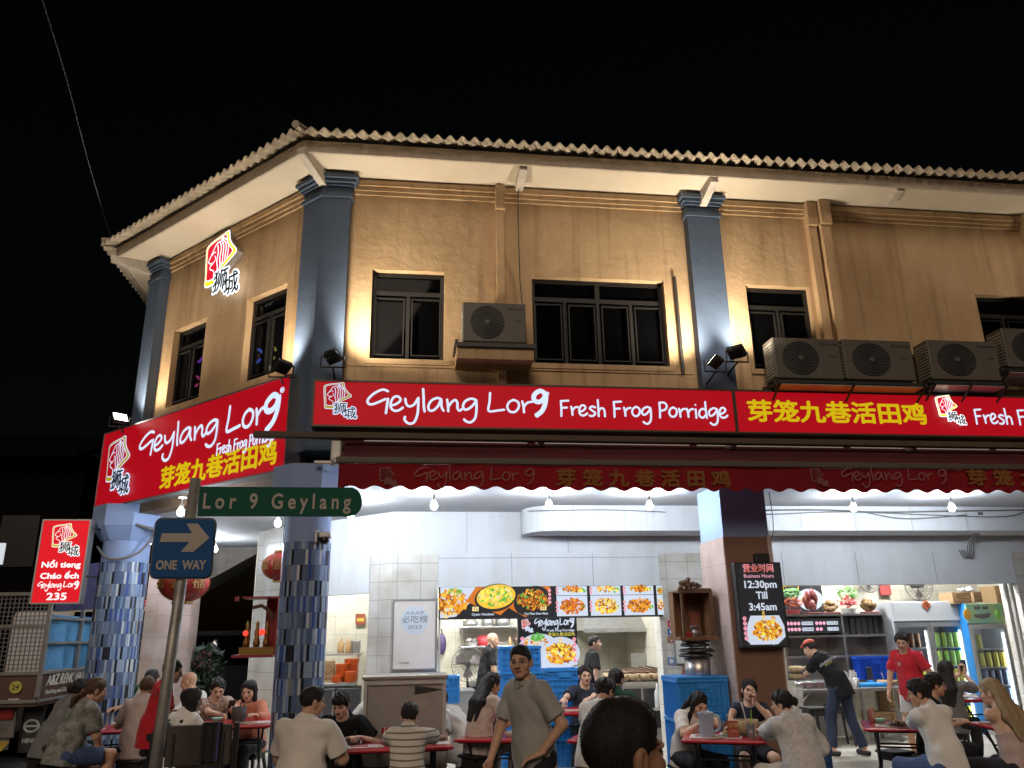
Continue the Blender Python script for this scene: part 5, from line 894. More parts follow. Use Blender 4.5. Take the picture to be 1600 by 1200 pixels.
a3, b3, c3, d3 = pxc(785, 843, 1009, 1045, 11.0); crate('blue crate topmost of the stack behind the standing man', a3, b3, 11.02, 11.4, d+.004, d3)
crate('blue crate on the floor below the lowest crates', a, b2_, 11.0, 11.4, .12, c-.43)
a, b, c, d = pxc(1064, 1134, 1060, 1125, 9.55); crate('blue lidded crate carrying the steel pot below the wooden altar', a, b, 9.55, 10.1, c, d, lid=True); crate('blue crate under the lidded crate beside the square pillar', a, b, 9.55, 10.1, .12, c-.005); STK = (a, b, d)
p = onY(1288, 1172, 9.0); crate('dark blue box on the floor behind the woman in the grey blouse', p.x-.28, p.x+.06, 9.0, 9.35, 0.0, .50, M('box_navy', (.02, .07, .20), .5))
p = onY(708, 1058, 11.2); crate('blue crate standing behind the steel cabinet', p.x-.35, p.x+.07, 11.2, 11.5, .9, onY(708, 1056, 11.2).z)
# big pot and black lids on the lidded crate
pc = Vector(((STK[0]+STK[1])/2+.05, 9.8, STK[2]+.03)); t = thing('stock_pot', 'steel pot topped with black lids on the lidded crate', 'pot', pc); MB().lathe([(.15, 0), (.155, .01), (.155, .2), (.15, .2), (.148, .02), (.001, .02)], pc, 24, False).build('body', STEEL, t, True)
for k, (z, r) in enumerate(((.20, .20), (.255, .21), (.32, .17), (.37, .165))): MB().lathe([(.05, 0), (r, .01), (r+.012, .025), (r*.9, .05), (r*.3, .06), (.001, .06)], pc+Vector((.02*(k % 2)-.01, .01, z)), 22, False).build('lid', M('lid_black', (.025, .023, .022), .3), t, True)
# posters
def board(label, x0, x1, y0, y1, Y, face, fr=.02, frm=ALU, name='poster', cat='poster', group=None, d=.02):
    a, b = onY(x0, y1, Y), onY(x1, y0, Y); t = thing(name, label, cat, ((a.x+b.x)/2, Y+d, a.z), 0, group); mb = MB()
    if fr:
        mb.box(a.x, b.x, Y-.008, Y+d, a.z, a.z+fr); mb.box(a.x, b.x, Y-.008, Y+d, b.z-fr, b.z); mb.box(a.x, a.x+fr, Y-.008, Y+d, a.z+fr, b.z-fr); mb.box(b.x-fr, b.x, Y-.008, Y+d, a.z+fr, b.z-fr); mb.build('frame', frm, t)
    MB().box(a.x+fr, b.x-fr, Y, Y+.006, a.z+fr, b.z-fr).build('sheet', face, t); return t, Vector(((a.x+b.x)/2, Y, (a.z+b.z)/2)), b.x-a.x, b.z-a.z
PST = M('poster_paper', (.82, .79, .76), .35, col2=(.76, .68, .63), vs=1.5, bump=.5, bs=5); t, c, w_, h_ = board('framed pale poster with a round emblem and 2023 on the tiled pillar', 611, 683, 936, 1048, 11.66, PST, .022)
mb = MB(); mb.cyl(c+Vector((0, -.002, h_*.20)), c+Vector((0, -.0005, h_*.20)), w_*.31, n=36); mb.build('round_emblem', M('poster_disc', (.66, .74, .82), .4), t); GR = M('print_grey', (.16, .17, .17), .6); mb = MB()
for s_, dy, sz, ww in (('大众点评', .30, .05, .27*w_/.66), ('必吃榜', .205, .11, .38*w_/.66), ('2023', .10, .065, .2*w_/.66)): put_text(mb, s_, c+Vector((0, -.003, h_*dy)), Xv, Zv, sz, ww, ext=.001)
put_text(mb, '大众点评', c+Vector((-w_*.22, -.002, -h_*.40)), Xv, Zv, .03, .14, ext=.001); mb.build('lettering', GR, t)
WP = M('certificate_paper', (.64, .64, .60), .4); t, c, w_, h_ = board('white framed certificate with three dish photos on the tiled pillar', 1053, 1092, 931, 980, 11.68, WP, .012); mb = MB(); put_text(mb, '100', c+Vector((.05, -.002, h_*.27)), Xv, Zv, .06, .12, ext=.001); put_text(mb, 'Michelin Singapore', c+Vector((-.0, -.002, h_*.13)), Xv, Zv, .025, .2, ext=.001); mb.build('lettering', GR, t)
mb = MB()
for k in range(3): mb.cyl(c+Vector((-.09+.09*k, -.003, -.05)), c+Vector((-.09+.09*k, -.0005, -.05)), .036, n=16)
mb.build('dish_photo', M('dish_yellow', (.42, .30, .05), .5, var=.3, vs=60), t)
t, c, w_, h_ = board('white framed notice below the certificate beside the altar', 1056, 1095, 988, 1038, 11.68, WP, .012); mb = MB(); mb.box(c.x-.05, c.x+.06, 11.677, 11.679, c.z+.02, c.z+.06); mb.build('printed_block', M('print_dark', (.08, .07, .07), .5), t); mb = MB(); mb.box(c.x-.05, c.x+.05, 11.677, 11.679, c.z-.03, c.z-.005); mb.build('printed_block', PRR, t)
for k, (y0, y1, m, lb) in enumerate(((960, 969, (.6, .58, .58), 'white round sticker'), (970, 980, (.45, .02, .05), 'red sticker'), (982, 992, (.02, .09, .38), 'blue sticker'), (994, 1004, (.25, .02, .03), 'dark red round sticker'), (1027, 1039, (.12, .25, .5), 'blue and white sticker'))):
    t, c, w_, h_ = board(lb+' in the column of stickers on the tiled pillar', 1044, 1054, y0, y1, 11.69, M('sticker_%d' % k, m, .4), 0, name='sticker', cat='sticker', group='payment stickers on the tiled pillar'); MB().cyl(c+Vector((0, -.003, 0)), c+Vector((0, -.0005, 0)), .032, n=14).build('print', WP if k else PRR, t)
board('green and red leaflet above the lidded crate', 1066, 1087, 1041, 1055, 11.68, M('leaflet_green', (.04, .22, .18), .5, col2=(.45, .05, .05), vs=9), 0)
t, c, w_, h_ = board('small brown and yellow notice on the cream kitchen tiles', 555, 571, 959, 976, 14.55, M('notice_brown', (.22, .05, .02), .5), 0); MB().box(c.x-w_*.35, c.x+w_*.35, 14.546, 14.549, c.z-h_*.2, c.z+h_*.1).build('printed_band', M('notice_yellow', (.55, .40, .05), .5), t)

# left kitchenette
def shelf_board(label, x0, x1, y, Y, dep=.3, th=.03, legs=0, name='shelf'):
    a, b = onY(x0, y, Y), onY(x1, y, Y); t = thing(name, label, 'shelf', ((a.x+b.x)/2, Y+dep, a.z)); MB().bbox(a.x, b.x, Y, Y+dep, a.z-th, a.z, .006).build('board', STEEL, t)
    mb = MB()
    for x in (a.x+.05, b.x-.05): mb.box(x-.012, x+.012, Y+.05, Y+dep, a.z-th-.10 if not legs else .12, a.z-th-.001)
    mb.build('bracket', STEEL, t); return a.x, b.x, a.z
BOT = M('bottle_glass', (.06, .03, .015), .15); OILB = M('oil_bottle', (.40, .26, .12), .25)
def bottle(p, label, body, cap_, r=.035, h=.24, lab=None, group='bottles on the shelves'):
    t = thing('bottle', label, 'bottle', p, 0, group); MB().lathe([(r*.9, 0), (r, .01), (r, h*.58), (r*.4, h*.76), (r*.36, h*.93)], p, 14).build('body', body, t, True); MB().lathe([(r*.42, h*.93), (r*.42, h), (.001, h)], p, 12).build('cap', cap_, t)
    if lab: MB().lathe([(r*1.02, h*.15), (r*1.02, h*.48)], p, 14, False).build('wrapper', lab, t, True)
Yk = 13.9; x0, x1, z = shelf_board('steel shelf with bottles on the cream tiles left of the poster', 490, 564, 1022, Yk); 
bottle(Vector((onY(503, 1000, Yk).x, Yk+.1, z)), 'dark sauce bottle with a red cap beside the corner column', BOT, PRR, .04, .28, M('label_cream', (.5, .4, .25), .6)); bottle(Vector((onY(532, 1000, Yk).x, Yk+.12, z)), 'left of two cloudy oil bottles on the steel shelf', OILB, PAPER, .055, .26); bottle(Vector((onY(544, 1000, Yk).x, Yk+.12, z)), 'right of two cloudy oil bottles on the steel shelf', OILB, PAPER, .055, .26)
t = thing('dispenser', 'small steel dispenser at the right end of the bottle shelf', 'dispenser', (onY(557, 1010, Yk).x, Yk+.15, z)); c = onY(557, 1020, Yk); MB().bbox(c.x-.05, c.x+.05, Yk+.05, Yk+.2, z, z+.2, .01).build('body', STEEL, t); MB().cyl((c.x-.09, Yk+.12, z), (c.x-.09, Yk+.12, z+.19), .028, n=12).build('tumbler', STEEL, t)
x0, x1, z = shelf_board('steel counter with orange plates left of the tiled pillar', 486, 556, 1068, 13.4, .5, .05, 1, 'counter'); ORG = M('plate_orange', (.55, .10, .015), .4)
def stack(p, n, r, dz, label, m, name='plate_stack', cat='plates'):
    for k in range(n):
        q = Vector(p)+Vector((random.uniform(-.003, .003), random.uniform(-.003, .003), k*dz)); o = MB().lathe([(r*.62, 0), (r, dz*1.4), (r*.97, dz*1.5), (r*.6, dz*.4), (.001, dz*.4)], q, 18, False).build('plate', m, None, True); tag(o, label, 'plate', 'orange plates on the steel counter')
stack((onY(534, 1060, 13.6).x, 13.6, z), 12, .115, .022, 'orange plate in the left tall stack', ORG); stack((onY(553, 1060, 13.7).x-.05, 13.75, z), 15, .125, .022, 'orange plate in the right tall stack', ORG); stack((onY(527, 1064, 13.45).x, 13.45, z), 4, .10, .022, 'orange plate in the low front stack', ORG); stack((onY(546, 1064, 13.42).x, 13.45, z), 7, .10, .022, 'orange plate in the front stack right of the low one', ORG)
CRT = M('carton_brown', (.30, .19, .09), .8, var=.1)
def carton(label, x0, x1, y0, y1, Y, dep=.3, words=None, rz=0, name='carton', face=None):
    a, b = onY(x0, y1, Y), onY(x1, y0, Y); t = thing(name, label, 'carton', ((a.x+b.x)/2, Y+dep/2, a.z), 0, 'cartons'); MB().bbox(a.x, b.x, Y, Y+dep, a.z, b.z, .005).build('box', face or CRT, t); c = Vector(((a.x+b.x)/2, Y-.002, (a.z+b.z)/2)); mb = MB(); mb.tube([c+Vector(((b.x-a.x)*.34*math.cos(q), 0, (b.z-a.z)*.2*math.sin(q)+.03)) for q in np.linspace(0, 6.28, 19)], .006, 4); mb.box(a.x+.02, b.x-.02, Y-.001, Y-.0005, c.z-(b.z-a.z)*.38, c.z-(b.z-a.z)*.30)
    if words: put_text(mb, words, c+Vector((0, 0, .03)), Xv, Zv, (b.z-a.z)*.18, (b.x-a.x)*.5, ext=.001)
    mb.build('print', M('carton_print', (.14, .05, .02), .7), t); a_ = MB(); a_.box((a.x+b.x)/2-.02, (a.x+b.x)/2+.02, Y, Y+dep, b.z+.0005, b.z+.002); a_.build('tape', M('tape', (.4, .3, .18), .4), t)
carton('brown carton between the corner column and the orange plates', 503, 522, 1033, 1066, 13.65)
t = thing('fridge', 'steel door undercounter fridge behind the boy in black', 'fridge', (onY(520, 1100, 13.35).x, 13.5, .12)); a, b = onY(484, 1100, 13.36), onY(562, 1100, 13.36); mb = MB(); mb.box(a.x, b.x, 13.4, 13.85, .12, z-.06); mb.build('carcass', DARKM, t); w3 = (b.x-a.x)/2
for k in range(2): dr = MB().bbox(a.x+w3*k+.01, a.x+w3*(k+1)-.01, 13.36, 13.398, .16, z-.08, .008).build('door', M('door_dark_steel', (.10, .10, .11), .35, .7), t); MB().box(a.x+w3-.04+.05*k, a.x+w3-.02+.05*k, 13.345, 13.359, .2, z-.12).build('handle', STEEL, dr)
# kitchen: shelves, fan, range, hood
x0, x1, z = shelf_board('steel wall shelf with steel pots in the kitchen', 719, 826, 979, 15.05); Ys = 15.2
def pot(p, label, r, h, m=STEEL): t = thing('cooking_pot', label, 'pot', p, 0, 'pots on the kitchen shelves'); MB().lathe([(r*.9, 0), (r, h*.1), (r, h), (r*.95, h), (r*.93, h*.15), (.001, h*.12)], p, 18, False).build('body', m, t, True); MB().lathe([(r*1.03, h), (r*.5, h*1.12), (.001, h*1.14)], p, 16).build('lid', m, t, True)
for px_, r, h, lb in ((735, .14, .1, 'wide low steel pot at the left of the upper shelf'), (762, .11, .14, 'steel pot in the middle of the upper shelf'), (786, .14, .15, 'ribbed steel pot right on the upper shelf')): pot(Vector((onY(px_, 978, Ys).x, Ys, z)), lb, r, h)
x0, x1, z = shelf_board('steel wall shelf beside the cook in the kitchen', 719, 826, 1010, 15.05); pot(Vector((onY(757, 1010, Ys).x, Ys, z)), 'red pot on the lower kitchen shelf', .13, .16, PRR)
t = thing('basket', 'white plastic basket on the lower kitchen shelf', 'basket', (onY(737, 1010, Ys).x, Ys, z)); c = onY(737, 1010, Ys); mb = MB(); mb.lathe([(.09, 0), (.13, .09), (.15, .095), (.125, .085), (.08, .01), (.001, .01)], (c.x, Ys, z), 16, False); mb.build('bowl', PAPER, t); leafy(t, (c.x, Ys, z+.1), (.09, .09, .04), 30, PAPER, .04, 'contents')
for k, px_ in enumerate((797, 806, 815)): bottle(Vector((onY(px_, 1010, Ys).x, Ys, z)), ['yellow', 'dark', 'pale'][k]+' bottle behind the cook on the lower kitchen shelf', [OILB, BOT, PAPER][k], PRR, .035, .16)
def fan(c, R, label, stand=True, back=True):
    t = thing('electric_fan', label, 'fan', c); n = Vector((0, -1, 0)); c = Vector(c); WIR = M('fan_wire', (.10, .10, .10), .4, .5)
    mb = MB()
    for k, f in enumerate((1, .7, .4)): mb.tube([c+Vector((R*f*math.cos(a), -.10 if f < 1 else -.03, R*f*math.sin(a))) for a in np.linspace(0, 2*PI, 33)], .006 if f == 1 else .003, 5)
    for k in range(28): a = 2*PI*k/28; mb.tube([c+Vector((R*f*math.cos(a), y, R*f*math.sin(a))) for f, y in ((.15, -.11), (.6, -.11), (.93, -.08), (1, -.03), (.9, .05), (.3, .09))], .0022, 4)
    mb.build('cage', WIR, t); mb = MB()
    for k in range(3):
        a0 = 2*PI*k/3; q = []
        for a, f in ((0, .14), (.1, .75), (.5, .86), (1.0, .72), (1.3, .14)): q.append(c+Vector((R*f*math.cos(a0+a), -.02+.05*a, R*f*math.sin(a0+a))))
        mb.add(q+[p+Vector((0, .006, 0)) for p in q], [(0, 1, 2, 3, 4), (9, 8, 7, 6, 5)]+[(i, (i+1) % 5, (i+1) % 5+5, i+5) for i in range(5)])
    mb.build('blade', M('fan_blade', (.16, .13, .13), .35), t); MB().cyl(c+Vector((0, -.12, 0)), c+Vector((0, .16, 0)), R*.16, n=14).build('motor', BLACK, t)
    if stand: MB().cyl(c+Vector((0, .1, 0)), c+Vector((0, .12, -R-.5)), .02).build('stand', BLACK, t)
fan(onY(731, 1038, 14.6), .285, 'large wire cage fan behind the bald cook')
tlo = thing('kitchen_hood', 'dark steel extraction hood over the claypot range', 'hood', (3.3, 15, 2.2)); a, b = onY(912, 985, 14.0), onY(1028, 985, 14.0); mb = MB(); z = a.z; mb.add([(a.x, 14.0, z), (b.x+.3, 14.0, z), (b.x+.3, 15.39, z), (a.x, 15.39, z), (a.x+.2, 14.6, z+.45), (b.x+.3, 14.6, z+.45), (b.x+.3, 15.39, z+.45), (a.x+.2, 15.39, z+.45)], [(0, 4, 5, 1), (1, 5, 6, 2), (3, 7, 4, 0), (4, 7, 6, 5), (2, 6, 7, 3)]); mb.box(a.x, b.x+.3, 13.98, 14.0, z-.04, z+.03); mb.build('canopy', STEEL, tlo); mb = MB()
for k in range(8): mb.box(a.x+.12+k*(b.x-a.x)/8, a.x+.12+(k+.7)*(b.x-a.x)/8, 14.2, 15.2, z+.01, z+.03)
mb.build('filter', DARKM, tlo)
tr = thing('cooking_range', 'long dark steel range lined with clay pots in the kitchen', 'range', (3.3, 13.4, .12)); a, b = onY(965, 1063, 13.2), onY(1040, 1063, 13.2); zr = onY(1000, 1066, 13.2).z; mb = MB(); mb.box(a.x-.3, b.x+.1, 13.2, 14.1, zr-.06, zr); mb.box(a.x-.25, b.x+.05, 13.3, 14.1, .12, zr-.062); mb.build_each('body', STEEL, tr); mb = MB(); mb.box(b.x-.3, b.x+.1, 14.1, 14.12, zr, zr+.42); mb.build('splashback', STEEL, tr)
for k in range(3): MB().box(a.x-.2+.32*k, a.x+.08+.32*k, 13.28, 13.298, .3, zr-.1).build('door', DARKM, tr)
for k in range(7): claypot(Vector((a.x-.05+.19*(k % 5)+.05*(k//5), 13.4+.35*(k//5), zr+.003)), ['pale clay pot at the left end of the range', 'pale clay pot second from the left on the range', 'pale clay pot in the middle of the range', 'pale clay pot second from the right on the range', 'pale clay pot at the right end of the range', 'clay pot in the back row left on the range', 'clay pot in the back row right on the range'][k], .10, .12, spoon=False, group='clay pots on the range')
mb = MB(); tg = thing('ladle_pile', 'dark long handled clay pot lids and ladles piled on the range', 'lids', (a.x, 13.6, zr))
for k in range(7): mb.tube([(a.x-.15+.12*k, 13.55, zr+.17+.01*k), (a.x+.25+.12*k, 13.45, zr+.13)], [.012, .022], 6)
mb.build_each('handle', WOODD, tg)
carry = thing('spray_bottle', 'clear bottle standing on the rack under the kitchen range', 'bottle', (b.x-.1, 13.2, .5)); c = onY(1027, 1095, 13.15); MB().lathe([(.05, 0), (.055, .02), (.055, .22), (.02, .30), (.02, .36), (.001, .36)], (c.x, 13.1, c.z-.1), 14).build('body', M('pale_plastic', (.5, .5, .5), .3), carry, True); MB().box(c.x-.3, c.x+.25, 13.0, 13.19, c.z-.13, c.z-.105).build('rack', STEEL, carry)
mb = MB(); eb = thing('switch_box', 'white electrical box with hanging cable on the kitchen wall', 'switch box', onY(1012, 995, 15.3)); c = onY(1012, 995, 15.3); mb.bbox(c.x-.1, c.x+.08, 15.3, 15.39, c.z-.09, c.z+.09, .01); mb.bbox(c.x+.12, c.x+.3, 15.3, 15.39, c.z-.03, c.z+.12, .01); mb.build_each('box', PAPER, eb); MB().tube(smooth3([c+Vector((-.05, .05, -.09)), c+Vector((-.06, .03, -.35)), c+Vector((.06, .03, -.50)), c+Vector((.18, .03, -.35)), c+Vector((.2, .04, -.02))]), .01, 5).build('cable', BLACK, eb)
wk = thing('prep_table', 'steel kitchen table beside the bald cook', 'table', (1.2, 14.2, .12)); a, b = onY(704, 1080, 13.5), onY(742, 1080, 13.5); zt2 = onY(720, 1078, 13.5).z; MB().bbox(a.x, b.x, 13.5, 14.1, zt2-.04, zt2, .01).build('top', STEEL, wk); MB().box(a.x+.02, b.x-.02, 13.53, 14.08, .12, zt2-.042).build('cabinet', M('worn_panel', (.36, .35, .33), .5, .4), wk)
cb2 = thing('stove', 'black gas stove behind the bald cook', 'stove', (1.5, 14.6, .12)); a, b = onY(735, 1070, 14.3), onY(792, 1070, 14.3); MB().box(a.x, b.x, 14.3, 14.9, .12, onY(760, 1072, 14.3).z).build('body', DARKM, cb2); MB().box(a.x, b.x, 14.28, 14.92, onY(760, 1072, 14.3).z+.002, onY(760, 1068, 14.3).z+.01).build('top', STEEL, cb2)
t = thing('purple_bag', 'dark purple bag hanging on the kitchen tiles right of the poster', 'bag', onY(690, 1006, 15.3)); c = onY(690, 1006, 15.3); MB().sph(c, (.085, .05, .19), 10, 8).build('bag', M('bag_purple', (.05, .03, .09), .6, bump=.6, bs=10), t, True); MB().cyl(c+Zv*.17, c+Zv*.26, .012).build('strap', BLACK, t)
# room two: menu panel, sideboard with ornaments, counter, drinks fridges
t = thing('menu_lightbox', 'dark lit menu panel behind the carp ornament right of the hours screen', 'menu board', (6.3, 13.3, 2.1)); a, b = onY(1215, 962, 13.4), onY(1283, 914, 13.4); MB().box(a.x, b.x, 13.4, 13.45, a.z, b.z+.2).build('casing', BLACK, t); mb = MB(); mb.m = 0; mb.box(a.x+.01, b.x-.01, 13.397, 13.399, a.z+.01, b.z+.18); o = Vector((a.x, 13.396, a.z)); mb.m = 1; ell(mb, o, Xv, Zv, .62, .26, .24, .18, .001); food(mb, o, Xv, Zv, .6, .25, .15, .10, [1, 7, 6, 4], 60, .03, .002); put_hand(mb, 'eylang', o+Vector((.02, -.004, .46)), Xv, Zv, .2, .05, .42); mb.build('menu_pictures', FM, t)
sh = thing('shelf_unit', 'steel shelf unit with a lit price strip behind the leaning worker', 'shelf unit', (6.9, 13, .12)); Yu = 12.75; a, b = onY(1222, 960, Yu), onY(1380, 958, Yu); zt3 = a.z; zm = onY(1300, 992, Yu).z; zl = onY(1300, 1024, Yu).z; mb = MB()
for z in (zt3, zm, zl): mb.box(a.x, b.x, Yu, Yu+.55, z-.035, z)
for x in (a.x, (a.x*.42+b.x*.58), b.x): mb.box(x-.02, x+.02, Yu+.001, Yu+.549, .9, zt3-.036)
mb.box(a.x, b.x, Yu+.55, Yu+.57, .9, zt3); mb.build('frame', STEEL, sh)
c, d = onY(1226, 990, Yu-.03), onY(1310, 966, Yu-.03); mb = MB(); mb.m = 0; mb.box(c.x, d.x, Yu-.06, Yu-.005, c.z, d.z)
o = Vector((c.x, Yu-.061, c.z)); ww, hh_ = d.x-c.x, d.z-c.z
for j, y in enumerate((.68, .27)):
    for k in range(4): mb.m = 9; ell(mb, o, Xv, Zv, ww*(.06+.065*k), hh_*y, .028, .028, .001, 14); 
    for k in range(3-j): mb.m = 9; ell(mb, o, Xv, Zv, ww*(.58+.065*k), hh_*y, .028, .028, .001, 14)
    for x, tx in ((.41, '10/20/30' if j == 0 else '15/20/40'), (.86, '14/20/28' if j == 0 else '1/2/4')): mb.m = 1; mb.box(o.x+ww*(x-.10), o.x+ww*(x+.10), Yu-.0615, Yu-.0605, o.z+hh_*(y-.12), o.z+hh_*(y+.12)); mb.m = 0; put_text(mb, tx, o+Vector((ww*x, -.002, hh_*y)), Xv, Zv, .045, ww*.17, ext=.0005)
mb.build('price_strip', FM, sh)
for k in range(7):
    x = onY(1318+9.4*k, 990, Yu).x; o_ = MB().bbox(x-.045, x+.045, Yu+.06, Yu+.4, zm+.002, zt3-.05, .02).build('food_tray', M('tray_black', (.02, .02, .02), .35), None); tag(o_, ['black tray stack %s on the upper shelf' % q for q in ('nearest the price strip', 'second after the price strip', 'third after the price strip', 'in the middle of the row', 'third from the fridge', 'second from the fridge', 'nearest the fridge')][k], 'tray', 'black trays on the shelf unit')
def rock(t, c, r, m, name='rock'):
    mb = MB()
    for k in range(16): d_ = Vector(rng.normal(size=3)).normalized(); mb.sph(Vector(c)+Vector((d_.x*r[0], d_.y*r[1], d_.z*r[2]))*.6, (r[0]*random.uniform(.3, .6), r[1]*.5, r[2]*random.uniform(.3, .6)), 7, 5)
    return mb.build(name, m, t, True)
GW = M('carved_gold_wood', (.22, .13, .05), .4, .2, var=.5, vs=20); RWD = M('carved_red_wood', (.16, .03, .025), .35, var=.5, vs=20)
for px_, py_, r, m, lb in ((1268, 948, (.13, .1, .20), RWD, 'carved red carp ornament on top of the shelf unit'), (1298, 953, (.13, .1, .10), GW, 'golden carved toad ornament left of the flower basket'), (1358, 950, (.13, .1, .11), GW, 'golden carved toad ornament right of the flower basket')):
    c = onY(px_, py_, Yu+.2); t = thing('ornament', lb, 'ornament', (c.x, Yu+.2, zt3)); rock(t, (c.x, Yu+.2, zt3+r[2]+.02), r, m, 'carving'); MB().bbox(c.x-r[0], c.x+r[0], Yu+.12, Yu+.28, zt3+.001, zt3+.03, .008).build('plinth', RWD, t)
for px_, lb, cm in ((1325, 'basket of red flowers and green leaves on the shelf unit', ((.40, .02, .03), (.10, .25, .05))), (1238, 'red and orange potted ornament plant beside the hours screen', ((.50, .09, .03), (.06, .18, .03)))):
    c = onY(px_, 945, Yu+.2); t = thing('flower_basket', lb, 'flowers', (c.x, Yu+.2, zt3)); mb = MB(); mb.lathe([(.10, 0), (.13, .08), (.11, .08)], (c.x, Yu+.2, zt3), 14); mb.build('basket', PAPER if px_ > 1300 else RED_L, t); leafy(t, (c.x, Yu+.2, zt3+.19), (.17, .1, .09), 90, M('petal_%d' % px_, cm[0], .6, var=.3, vs=30), .045, 'flower'); leafy(t, (c.x, Yu+.2, zt3+.33), (.18, .1, .12), 70, M('leaf_%d' % px_, cm[1], .6, var=.3, vs=30), .05, 'foliage')
ct = thing('counter', 'steel counter where the leaning worker prepares food', 'counter', (6.6, 12.3, .12)); Yc = 12.05; a, b = onY(1238, 1078, Yc), onY(1400, 1073, Yc); zc_ = a.z; mb = MB(); mb.bbox(a.x-.2, b.x+.15, Yc, Yc+.65, zc_-.045, zc_, .008); mb.build('top', STEEL, ct); mb = MB()
for x in (a.x, (a.x+b.x)/2+.3, b.x): mb.box(x-.02, x+.02, Yc+.04, Yc+.08, .12, zc_-.046); mb.box(x-.02, x+.02, Yc+.55, Yc+.59, .12, zc_-.046)
mb.cyl((a.x, Yc+.06, .55), (a.x+.3, Yc+.06, zc_-.05), .012, n=6); mb.build_each('leg', STEEL, ct); MB().box(a.x+.1, b.x-.5, Yc+.35, Yc+.37, .2, zc_-.05).build('back_panel', M('worn_panel'), ct)
for k, px_ in enumerate((1242, 1258, 1274, 1290)):
    c = onY(px_, 1068, Yc+.2); t = thing('food_tray', ['steel tray at the left end of the counter', 'steel tray under the arm of the leaning worker', 'steel tray in front of the leaning worker', 'steel tray right of the arm of the leaning worker'][k], 'tray', (c.x, Yc+.3, zc_), 0, 'steel trays on the counter'); MB().bbox(c.x-.07, c.x+.07, Yc+.05, Yc+.5, zc_+.001, zc_+.10, .01).build('pan', M('bright_steel', (.7, .7, .7), .25, .9), t); MB().bbox(c.x-.055, c.x+.055, Yc+.08, Yc+.47, zc_+.101, zc_+.112, .004).build('lid', MT['bright_steel'], t)
for k in range(2): c = onY(1245, 1040-0*k, Yc+.4); claypot(Vector((c.x, Yc+.45, zc_+.115+.10*k)), ['lower pale clay pot stacked at the left end of the counter', 'upper pale clay pot stacked at the left end of the counter'][k], .11, .10, spoon=False, group='stacked clay pots')
c = onY(1322, 1060, Yc+.25); t = thing('cutlery_basket', 'basket packed with white spoons and cups on the counter', 'basket', (c.x, Yc+.25, zc_)); MB().bbox(c.x-.13, c.x+.16, Yc+.15, Yc+.4, zc_+.001, zc_+.13, .015).build('basket', PAPER, t); mb = MB()
for k in range(34): x, y = c.x-.12+random.random()*.27, Yc+.17+random.random()*.2; mb.cyl((x, y, zc_+.13), (x+random.uniform(-.03, .03), y, zc_+.2+random.random()*.05), .008, .014, 6)
mb.build('spoons', M('melamine_white', (.66, .64, .6), .35), t)
t = thing('tumbler', 'steel tumbler beside the cutlery basket', 'cup', (onY(1337, 1070, Yc+.1).x, Yc+.1, zc_)); MB().lathe([(.045, 0), (.05, .14), (.046, .14), (.04, .01)], t.location, 16, False).build('body', STEEL, t, True)
a4, b4, c4, d4 = pxc(1344, 1394, 1025, 1062, Yc+.45); crate('bright blue crate tipped up at the back of the counter', a4, b4, Yc+.45, Yc+.60, c4, d4, M('crate_bright', (.012, .07, .48), .4))
t = thing('phone', 'black phone standing upright before the bright blue crate', 'phone', (onY(1359, 1060, Yc+.38).x, Yc+.38, zc_)); c = onY(1359, 1052, Yc+.38); MB().bbox(c.x-.05, c.x+.05, Yc+.38, Yc+.395, c.z-.10, c.z+.09, .006).build('body', BLACK, t); MB().bbox(c.x-.04, c.x+.04, Yc+.36, Yc+.44, zc_, c.z-.10, .01).build('stand', CRB, t)
t = thing('lid', 'light blue plastic lid lying on the counter', 'lid', (onY(1362, 1066, Yc+.15).x, Yc+.2, zc_)); c = t.location; MB().bbox(c.x-.24, c.x+.22, Yc+.08, Yc+.3, zc_+.001, zc_+.06, .02).build('lid', M('lid_blue', (.02, .22, .55), .4), t)
claypot(Vector((onY(1385, 1066, Yc+.15).x, Yc+.2, zc_)), 'clay bowl with a white ladle at the right end of the counter', .11, .09)
t = thing('cloth', 'white cloth hanging from the left end of the counter', 'cloth', (a.x-.05, Yc-.03, .6)); mb = MB(); n_ = 14
mb.add([(a.x-.15+.32*i/n_*(1-.25*j/6), Yc-.03-.03*math.sin(i*1.7+j*.4), zc_+.03-.62*j/6*(1-.2*math.sin(i*.5))) for j in range(7) for i in range(n_+1)]+[(a.x-.15+.32*i/n_*(1-.25*j/6), Yc-.02-.03*math.sin(i*1.7+j*.4), zc_+.03-.62*j/6*(1-.2*math.sin(i*.5))) for j in range(7) for i in range(n_+1)], [(j*(n_+1)+i, j*(n_+1)+i+1, (j+1)*(n_+1)+i+1, (j+1)*(n_+1)+i) for j in range(6) for i in range(n_)]+[(105+j*(n_+1)+i, 105+(j+1)*(n_+1)+i, 105+(j+1)*(n_+1)+i+1, 105+j*(n_+1)+i+1) for j in range(6) for i in range(n_)]); mb.build('fabric', M('cloth_white', (.62, .6, .56), .9), t, True)
carton('brown carton under the counter behind the red shirted man', 1392, 1426, 1078, 1110, 12.3, .4, '五'); carton('brown carton on the floor below the counter', 1370, 1400, 1112, 1138, 12.3, .4)
